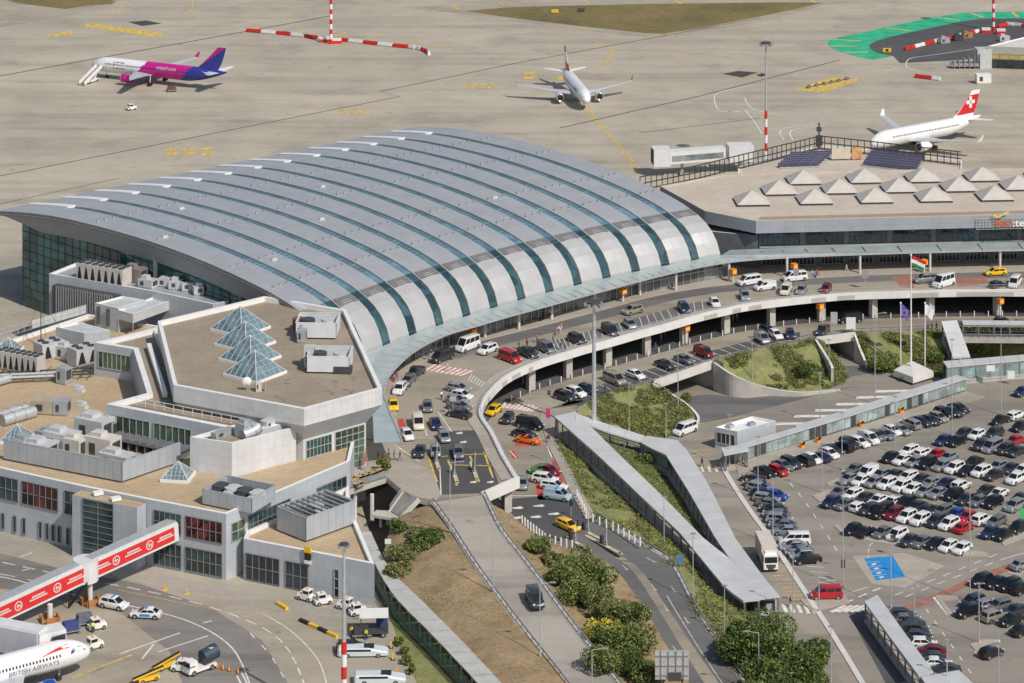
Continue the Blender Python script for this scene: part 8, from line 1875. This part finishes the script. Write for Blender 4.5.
# ---------------------------------------------------------------- people
M_skin = mat('skin', (.50, .30, .20), .6, var=.04); M_hair = mat('dark_hair', (.04, .025, .015), .8, var=.1); M_shoe = mat('shoes', (.03, .03, .03), .6, var=0)
CLO = {k: mat('cloth_' + k.replace(' ', '_'), c, .85, var=.08, scale=3) for k, c in {'white': (.75, .74, .72), 'black': (.02, .02, .025), 'navy': (.03, .04, .10), 'red': (.45, .03, .04), 'blue': (.06, .15, .40), 'grey': (.22, .22, .23), 'pink': (.60, .22, .30), 'beige': (.45, .38, .28), 'denim': (.08, .12, .22), 'yellow': (.75, .80, .05), 'green': (.08, .20, .08)}.items()}
def body(walk):
    s = .34 if walk else .0; a = .22 if walk else .03
    V = {'pelvis': (0, 0, .95, .145), 'waist': (0, 0, 1.10, .13), 'chest': (0, 0, 1.32, .155), 'neckb': (0, 0, 1.46, .075), 'neck': (.01, 0, 1.54, .056), 'head': (.02, 0, 1.63, .088), 'crown': (.015, 0, 1.72, .075),
         'nose': (.10, 0, 1.63, .028), 'earl': (.01, .085, 1.63, .022), 'earr': (.01, -.085, 1.63, .022)}
    E = [('pelvis', 'waist'), ('waist', 'chest'), ('chest', 'neckb'), ('neckb', 'neck'), ('neck', 'head'), ('head', 'crown'), ('head', 'nose'), ('head', 'earl'), ('head', 'earr')]
    for n, sd in (('l', 1), ('r', -1)):
        f = sd * s; g = -sd * a
        V.update({'hip' + n: (0, sd * .10, .90, .105), 'knee' + n: (f * .55 + .03 * walk, sd * .10, .50, .068), 'ank' + n: (f * .9 - (.10 if walk and sd < 0 else 0), sd * .10, .09 + (.05 if walk and sd < 0 else 0), .047), 'toe' + n: (f * .9 + .17 - (.08 if walk and sd < 0 else 0), sd * .115, .04, .042),
                  'sh' + n: (0, sd * .19, 1.41, .075), 'elb' + n: (g * .5 - .02, sd * .25, 1.13, .048), 'wri' + n: (g + .05, sd * .26, .90, .034), 'hand' + n: (g + .07, sd * .26, .82, .034)})
        E += [('pelvis', 'hip' + n), ('hip' + n, 'knee' + n), ('knee' + n, 'ank' + n), ('ank' + n, 'toe' + n), ('chest', 'sh' + n), ('sh' + n, 'elb' + n), ('elb' + n, 'wri' + n), ('wri' + n, 'hand' + n)]
        for k in range(4): V['f%d%s' % (k, n)] = (g + .045 + k * .022, sd * (.262 - .004 * k), .735 + (.012 if k in (0, 3) else 0), .009); E.append(('hand' + n, 'f%d%s' % (k, n)))
        V['th' + n] = (g + .125, sd * .245, .79, .010); E.append(('hand' + n, 'th' + n))
    names = list(V); me = bpy.data.meshes.new('person'); me.from_pydata([V[k][:3] for k in names], [(names.index(a_), names.index(b_)) for a_, b_ in E], [])
    o = bpy.data.objects.new('person', me); C.objects.link(o); m = o.modifiers.new('skin', 'SKIN'); m.use_smooth_shade = True
    for i, k in enumerate(names): me.skin_vertices[0].data[i].radius = (V[k][3], V[k][3] * (.78 if k in ('chest', 'waist', 'pelvis') else 1)) ; me.skin_vertices[0].data[i].use_root = k == 'pelvis'
    o.modifiers.new('sub', 'SUBSURF').levels = 1
    dg = bpy.context.evaluated_depsgraph_get(); m2 = bpy.data.meshes.new_from_object(o.evaluated_get(dg)); bpy.data.objects.remove(o)
    for x in (M_skin, CLO['white'], CLO['navy'], M_shoe): m2.materials.append(x)
    for p in m2.polygons:
        c = p.center; hand = abs(c.y) > .215 and c.z < .93
        p.material_index = 0 if c.z > 1.49 or hand else 3 if c.z < .085 else 2 if c.z < .98 else 1
    return m2
BODY = [body(False), body(True)]
hb = MB(); hb.blob((-.005, 0, 1.685), .108, n=10, m=7, sq=(1.0, .92, .85)); HAIR = hb.build('hair', M_hair); hm = HAIR.data; bpy.data.objects.remove(HAIR)
fb2 = MB()
for s in (1, -1): fb2.box((.098, s * .034, 1.652), (.012, .022, .012))
fb2.box((.098, 0, 1.59), (.012, .045, .010), mi=1); FACE = fb2.build('face', [M_black, mat('lips', (.35, .12, .10), .6, var=0)]); fm_ = FACE.data; bpy.data.objects.remove(FACE)
def person(px, py, z, top, legs, walk, rz, where):
    o = bpy.data.objects.new('person', BODY[walk]); C.objects.link(o); o.location = P(px, py, z); o.rotation_euler.z = rz; k = random.uniform(1.0, 1.08); o.scale = (k, k, k)
    for i, m in ((1, CLO[top]), (2, CLO[legs])): o.material_slots[i].link = 'OBJECT'; o.material_slots[i].material = m
    for nm, me in (('hair', hm), ('face', fm_)): h = bpy.data.objects.new(nm, me); C.objects.link(h); h.parent = o
    tag(o, 'person in %s top and %s trousers %s %s' % (top, legs, 'walking' if walk else 'standing', where), 'person')
ZK = ZD + .14
for a in ((447, 371, ZD, 'white', 'beige', 1, .4, 'on the red crossing'), (441.5, 400, ZD, 'white', 'black', 0, 2.2, 'beside the slanted silver cars'), (389, 378, ZK, 'black', 'navy', 0, 0, 'at the canopy tip, leftmost'), (392.5, 379.5, ZK, 'pink', 'denim', 0, 1.2, 'at the canopy tip in the middle'), (396.5, 380, ZK, 'red', 'black', 1, -1, 'at the canopy tip, rightmost'), (398, 371, ZK, 'black', 'grey', 0, 2, 'behind the pickup at the kerb'), (403, 366, ZK, 'navy', 'black', 0, -1.6, 'under the canopy near the kerb'), (427, 359.5, ZK, 'navy', 'denim', 1, 2.8, 'behind the minibus at the crossing'), (431, 356, ZK, 'grey', 'black', 1, 2.5, 'left of the column under the canopy'),
          (543, 319.5, ZK, 'black', 'black', 0, 1, 'at the doors, left of a pair'), (550, 317.5, ZK, 'white', 'black', 0, 2, 'at the doors, right of a pair'), (558.5, 334, ZD, 'white', 'red', 1, -2.2, 'crossing the dark kerb lane'), (561, 331, ZD, 'pink', 'white', 1, -2.2, 'crossing the kerb lane behind another person'), (519, 349.5, ZD, 'black', 'navy', 0, 0, 'between red van and pickup'), (527, 347, ZD, 'red', 'black', 0, 1, 'behind the dark pickup'), (537, 342.5, ZD, 'grey', 'denim', 0, -1, 'left of the grey panel van'), (553, 344, ZD, 'navy', 'black', 0, 3, 'right of the grey panel van'), (561, 350, ZD, 'red', 'denim', 1, 3, 'at the deck edge railing'), (565, 353.5, ZD, 'black', 'grey', 0, 2, 'by the railing near the alone SUV'),
          (655.5, 351, ZA, 'blue', 'denim', 1, -2.4, 'on the arrivals road below the deck edge'), (661, 342, ZA, 'white', 'beige', 0, 0, 'under the deck by a bollard'), (665, 340, ZA, 'blue', 'navy', 0, 1, 'under the deck beside a pillar'), (733, 322, ZA, 'red', 'grey', 0, 1, 'under the deck, left of a pair'), (737, 321.5, ZA, 'pink', 'denim', 0, 2, 'under the deck, right of a pair'), (672, 290, ZK, 'black', 'black', 0, -1, 'at the dark door by a column'),
          (812, 277.5, ZD, 'white', 'denim', 0, 0, 'loading the white minibus'), (817, 276.5, ZD, 'red', 'navy', 0, 2.5, 'loading the minibus beside others'), (819.5, 275, ZD, 'black', 'grey', 0, 3, 'behind the white minibus'), (846.5, 271, ZK, 'white', 'white', 1, 3, 'alone on the terminal pavement'), (928, 330.5, ZA, 'black', 'navy', 0, 0, 'at the stair head, left of three'), (932, 330, ZA, 'grey', 'denim', 0, 1, 'at the stair head, middle of three'), (936.5, 330.5, ZA, 'black', 'black', 1, 2, 'at the stair head, right of three'),
          (702, 467, 0, 'black', 'black', 1, -1, 'on the small zebra near the walkway'), (790.5, 607, 0, 'navy', 'grey', 1, 0, 'on the zebra beside the ticket kiosk'), (378, 461, ZD, 'black', 'black', 0, 0, 'under the porch, first from the left'), (384, 463, ZD, 'red', 'grey', 0, 1, 'under the porch, second from the left'), (388.5, 459, ZD, 'white', 'black', 0, 2, 'under the porch, third from the left'), (394, 460, ZD, 'navy', 'denim', 0, 3, 'under the porch, fourth from the left'), (400, 461, ZD, 'black', 'grey', 1, -.5, 'at the porch corner'),
          (93, 633, ZP, 'yellow', 'navy', 0, 2, 'beside the white tractor with blue carts'), (352, 637, ZP, 'yellow', 'navy', 1, 1, 'left of the white canopy trailer'), (366, 640, ZP, 'yellow', 'navy', 0, -2, 'in front of the white canopy trailer'), (340, 656, ZP, 'yellow', 'navy', 0, 1, 'beside the striped mast'), (573, 398, ZA, 'navy', 'denim', 0, 1, 'between the parked cars on the arrivals road'), (605, 394, ZA, 'black', 'denim', 1, -1, 'at the corner of the planted mound'), (549, 443, ZA, 'red', 'grey', 1, 2, 'on the pavement beside the magenta sign'), (604, 474.5, 1.6, 'black', 'navy', 0, 2, 'by the covered walkway'), ):
    person(*a)
def suitcase(px, py, z, col, label):
    t = thing('suitcase', label, 'suitcase', P(px, py, z), random.uniform(0, 3)); mb = MB(); mb.box((0, 0, .4), (.28, .5, .66)); mb.build('shell', CLO[col], t); mb = MB(); mb.tube((0, -.15, .72), (0, -.15, 1.05), .02, n=5); mb.tube((0, .15, .72), (0, .15, 1.05), .02, n=5); mb.tube((0, -.15, 1.05), (0, .15, 1.05), .02, n=5); mb.build('handle', M_steel, t)
suitcase(541, 321, ZK, 'black', 'black suitcase at the doors beside the left of a pair'); suitcase(551.5, 319, ZK, 'white', 'white suitcase at the doors beside the right of a pair'); suitcase(815, 278, ZD, 'blue', 'blue suitcase beside the white minibus being loaded'); suitcase(394, 381.5, ZK, 'red', 'red suitcase at the canopy tip'); suitcase(556, 335, ZD, 'grey', 'grey suitcase on the dark kerb lane')
# ---------------------------------------------------------------- vegetation
def leafmat(name, col, var=.35):
    t = NT(name, .7); f = t.noise(.9, detail=3); t.b.inputs['Specular IOR Level'].default_value = .25
    col_ = t.ramp(f, [(.3, tuple(c * (1 - var) for c in col)), (.7, tuple(c * (1 + var) for c in col))]); return t.out(col_)
LF = [leafmat('leaf_dark', (.05, .085, .022)), leafmat('leaf_mid', (.13, .18, .045)), leafmat('leaf_light', (.25, .28, .085)), leafmat('leaf_dry', (.29, .24, .12)), leafmat('leaf_olive', (.17, .17, .07)), leafmat('blossom_yellow', (.62, .48, .05), .2), leafmat('leaf_rust', (.19, .12, .06))]
def leaf(mb, p, s, rr, mi, up=.35):
    n = Vector((rr.gauss(0, 1), rr.gauss(0, 1), rr.gauss(0, 1) + up)).normalized(); a = n.orthogonal().normalized(); a = Matrix.Rotation(rr.uniform(0, 6.28), 3, n) @ a; b = n.cross(a); a *= s * rr.uniform(.6, 1.2); b *= s * rr.uniform(.35, .8)
    mb.add([p - a, p - b * .9, p + a, p + b], [[0, 1, 2, 3]], mi)
def bil(rows, i, k, u, v): return rows[i][k].lerp(rows[i][k + 1], u).lerp(rows[i + 1][k].lerp(rows[i + 1][k + 1], u), v)
def cover(name, rows, n, size, weights, seed, hmin=.1, hmax=.8, dens=None, freq=.18):
    rr = random.Random(seed); mb = MB(); cells = []
    for i in range(len(rows) - 1):
        for k in range(len(rows[0]) - 1): a = (rows[i][k + 1] - rows[i][k]).cross(rows[i + 1][k] - rows[i][k]).length; cells.append((i, k, a))
    W_ = [c[2] for c in cells]
    for i, k, a in rr.choices(cells, W_, k=n):
        p = bil(rows, i, k, rr.random(), rr.random()); q = noise.noise(p * freq + Vector((seed * 3.1, 0, 0))); q2 = noise.noise(p * freq * 3 + Vector((0, seed, 0)))
        if q + q2 * .5 < (dens if dens is not None else -.25): continue
        hgt = hmin + (hmax - hmin) * max(0, min(1, .5 + q + q2 * .6)); base = rr.choices(range(len(weights)), [w * (1 + 1.8 * math.sin(j * 2.1 + q * 7 + q2 * 4)) if w else 0 for j, w in enumerate(weights)] if True else weights)[0] if sum(max(0, w * (1 + 1.8 * math.sin(j * 2.1 + q * 7 + q2 * 4))) for j, w in enumerate(weights)) > 0.01 else 1
        for _ in range(6): leaf(mb, p + Vector((rr.gauss(0, .35), rr.gauss(0, .35), rr.uniform(.05, 1) * hgt)), size * rr.uniform(.6, 1.1), rr, base if rr.random() < .8 else rr.choice([1, 2]), 1.5)
    return tag(mb.build(name, LF, recalc=False), kind='stuff')
_ch = random.Random.choices
def safe_choices(self, pop, weights=None, *, cum_weights=None, k=1):
    if weights is not None: weights = [max(0.0, w) for w in weights]
    return _ch(self, pop, weights, cum_weights=cum_weights, k=k)
random.Random.choices = safe_choices
cover('mound_planting', MO1, 8500, .19, [.3, 1.2, 1.4, .6, .7, .02, .06], 1, .08, .6, -.08)
cover('mound_planting', MO2, 10000, .19, [.35, 1.2, 1.3, .8, .7, .02, .12], 2, .08, .6, -.08)
cover('mound_planting', MO3, 7500, .19, [.6, 1.1, .9, .6, .7, 0, .1], 3, .08, .6, -.12)
cover('mound_planting', MO4, 7000, .2, [.8, 1.0, .7, .4, .6, 0, .2], 4, .2, 1.2, -.6)
cover('slope_planting', SL1, 11000, .19, [.25, 1.0, 1.4, .9, .6, .05, .02], 5, .08, .6, -.05)
cover('lawn_grass', SL2, 2500, .16, [.1, 1.0, 1.0, .6, .3, 0, 0], 6, .05, .25, -.4)
cover('embankment_grass_tufts', EMB, 1600, .12, [0, .0, .03, 1.0, .05, 0, .0], 7, .03, .15, .1)
cover('strip_grass_tufts', STRIP, 1800, .14, [.0, .1, .2, 1.0, .4, 0, .1], 8, .05, .4, -.05)
def bush(p, r, hgt, label, seed, wts, name='bush', cat='bush', group=None, n=None, ls=.21, trunk=.35):
    rr = random.Random(seed); t = thing(name, label, cat, p, 0, group); mb = MB(); mb.tube((0, 0, -.4), (0, 0, hgt * trunk), .12 + r * .02, .06, n=7)
    lobes = []
    for k in range(9 + int(r)):
        a = rr.uniform(0, 6.28); d = r * math.sqrt(rr.random()) * .72; z = hgt * rr.uniform(.30, .84) * (1 - .35 * (d / r) ** 2); lobes.append((Vector((math.cos(a) * d, math.sin(a) * d, z)), r * rr.uniform(.34, .54), rr.uniform(-.5, .5)))
    for c, q, _ in lobes: mb.tube((0, 0, hgt * trunk * .7), c, .06, .025, n=5)
    mb.build('trunk', mat('bark', (.10, .075, .05), .9, var=.3, scale=3), t); mb = MB(); n = n or int(800 * r ** 1.3)
    for _ in range(n):
        c, q, tone = rr.choice(lobes); d = Vector((rr.gauss(0, 1), rr.gauss(0, 1), rr.gauss(0, 1))).normalized() * q * rr.uniform(.5, 1.06) ** .45; d.z *= .8; pt = c + d
        if pt.z < .1: pt.z = .1 + rr.random() * .3
        w = list(wts); w[1] *= 1 + tone; w[2] *= 1 + tone * 1.4; w[0] *= 1 - tone
        leaf(mb, pt, ls * rr.uniform(.7, 1.3), rr, rr.choices(range(len(w)), w)[0], 1.0)
    mb.build('crown', LF, t, recalc=False); return t
def on_rows(px, py, rows):
    best = None
    for r in rows:
        for p in r:
            q = pix(p); d = (q[0] - px) ** 2 + (q[1] - py) ** 2
            if best is None or d < best[0]: best = (d, p.z)
    return P(px, py, best[1])
G_ = [.5, 1.1, .7, .05, .35, 0, .03]; Dk = [1.1, .8, .2, .03, .2, 0, .0]; Ol = [.4, .7, .5, .35, .9, 0, .15]
for i, (px, py, r, h, w, lab) in enumerate(((537, 553, 2.0, 2.4, G_, 'small light green bush nearest the marker posts'), (551, 566, 1.8, 1.8, Ol, 'small olive bush left of the bush clump'), (564, 589, 3.2, 4.4, G_, 'green bush at the upper left of the median clump'), (583, 584, 3.4, 5.2, G_, 'tall green bush at the top of the median clump'), (601, 592, 3.2, 4.6, Dk, 'dark green bush at the right of the median clump'), (581, 606, 3.0, 3.8, G_, 'round green bush in the middle of the median clump'), (598, 611, 2.8, 3.6, Ol, 'olive bush below the dark one in the median clump'),
      (612, 625, 3.2, 4.2, Ol, 'olive bush in the middle of the median'), (629, 631, 3.4, 4.4, Dk, 'dark green bush beside the exit road'), (604, 645, 2.8, 3.4, [.3, .6, .4, 0, .2, 2.2, 0], 'yellow flowering bush beside the ramp road'), (617, 655, 3.4, 4.4, G_, 'bright green bush below the yellow one'), (634, 652, 3.0, 3.6, Ol, 'olive bush right of the bright green one'), (604, 668, 2.8, 3.4, G_, 'green bush at the lower left of the median'), (626, 674, 2.8, 3.2, Dk, 'dark bush left of the road sign back'), (645, 686, 2.8, 3.0, Dk, 'dark bush at the bottom edge by the road sign'))):
    bush(on_rows(px, py, STRIP), r * 1.12, h * 1.1, lab, 30 + i, w, group='bushes on the median')
for i, (px, py, r, h, w, lab) in enumerate(((399, 533, 1.8, 2.2, Dk, 'dark round shrub at the foot of the outdoor stairs'), (418, 536, 1.8, .8, Ol, 'olive low shrub on the embankment top'), (432, 541, 2.4, 1.2, Dk, 'right spreading dark green shrub on the embankment'), (418, 547, 2.6, 1.1, Dk, 'middle spreading dark green shrub on the embankment'), (403, 556, 3.0, .6, Ol, 'flat green shrub at the left of the embankment'), (397, 572, 2.4, .5, Ol, 'lowest flat green shrub along the footpath roof'))):
    bush(on_rows(px, py, EMB), r, h, lab, 60 + i, w, group='shrubs on the embankment', trunk=.2)
for i, (px, py, r, h, lab) in enumerate(((745, 676, 4.8, 8.0, 'left of the dark trees at the bottom edge'), (771, 678, 6.0, 10.0, 'middle and tallest of the dark trees at the bottom edge'), (797, 690, 5.2, 8.0, 'right of the dark trees at the bottom edge'), (768, 722, 6.0, 8.5, 'front of the dark trees cut by the bottom edge'))):
    bush(P(px, py, .2), r, h, lab, 80 + i, [1.3, 1.1, .2, 0, .05, 0, 0], name='tree', cat='tree', group='dark trees at the bottom edge', ls=.24, n=13000)
bush(P(383.5, 471, ZD), 1.2, 2.4, 'green potted bush at the terrace corner', 90, G_, ls=.2)
for i, (px, py) in enumerate(((404, 655), (407, 664), (412, 674), (399, 645))): bush(P(px, py, ZP), .9, 1.4, 'small green bush on the grass strip, %s from the back' % ORD[[1, 2, 3, 0][i]], 95 + i, G_, group='small bushes on the grass strip', ls=.18)
for i in range(8): bush(P(962 + i * 11, 331.5, ZA - .2), 1.6, 1.9, 'dark hedge bush behind the thin roof, %s from the left' % ORD[i], 110 + i, Dk, group='hedge bushes by the arrivals road', n=700)
bush(P(687, 402, .6), 1.3, 1.6, 'yellow green bush at the larger underpass corner', 120, [.2, .9, 1.2, .3, .2, 0, 0]); bush(P(905, 380, .1), 1.2, 1.0, 'small green bush in front of the flag plinth', 121, G_); bush(P(883, 366, 1.2), 3.0, 2.2, 'leafy light green shrub left of the flag plinth', 122, [.2, 1.0, 1.2, .1, .2, 0, 0]); bush(P(935, 362, 1.6), 2.4, 2.4, 'dark green shrub right of the flag plinth', 123, Dk); bush(P(806, 372, 3.0), 2.0, 2.0, 'dark green shrub on the middle planted mound', 124, Dk)
bush(P(645, 462, 2.2), 2.0, 1.2, 'low dark shrub under the walkway roof head', 125, Dk)
# ---------------------------------------------------------------- camera, light
cam = bpy.data.cameras.new('camera'); co = bpy.data.objects.new('camera', cam); C.objects.link(co)
co.location = (0, 0, H); co.rotation_euler = (R(90), 0, 0)
cam.sensor_width = 36; cam.lens = F / 1024 * 36; cam.shift_y = (YH - 341.5) / 1024; cam.shift_x = 0
cam.clip_start = 1; cam.clip_end = 20000
SC.camera = co
sv = Vector((.63, -.73, 1.0)).normalized()
el = math.asin(sv.z); az = math.atan2(sv.x, sv.y)
sun = bpy.data.lights.new('sun', 'SUN'); so = bpy.data.objects.new('sun', sun); C.objects.link(so)
sun.energy = 3.7; sun.angle = R(.5); sun.color = (1, .94, .86)
so.rotation_euler = sv.to_track_quat('Z', 'Y').to_euler()
w = bpy.data.worlds.new('World'); SC.world = w; w.use_nodes = True
bg = w.node_tree.nodes['Background']; sk = w.node_tree.nodes.new('ShaderNodeTexSky')
sk.sky_type = 'NISHITA'; sk.sun_disc = False; sk.sun_elevation = el; sk.sun_rotation = az
sk.air_density = 1.0; sk.dust_density = 2.0
w.node_tree.links.new(sk.outputs[0], bg.inputs[0]); bg.inputs[1].default_value = .10
vs = SC.view_settings; vs.view_transform = 'Standard'; vs.look = 'None'; vs.gamma = 1; vs.exposure = -0.14; vs.use_curve_mapping = False
SC.cycles.max_bounces = 5; SC.cycles.diffuse_bounces = 3; SC.cycles.glossy_bounces = 3; SC.cycles.use_adaptive_sampling = True
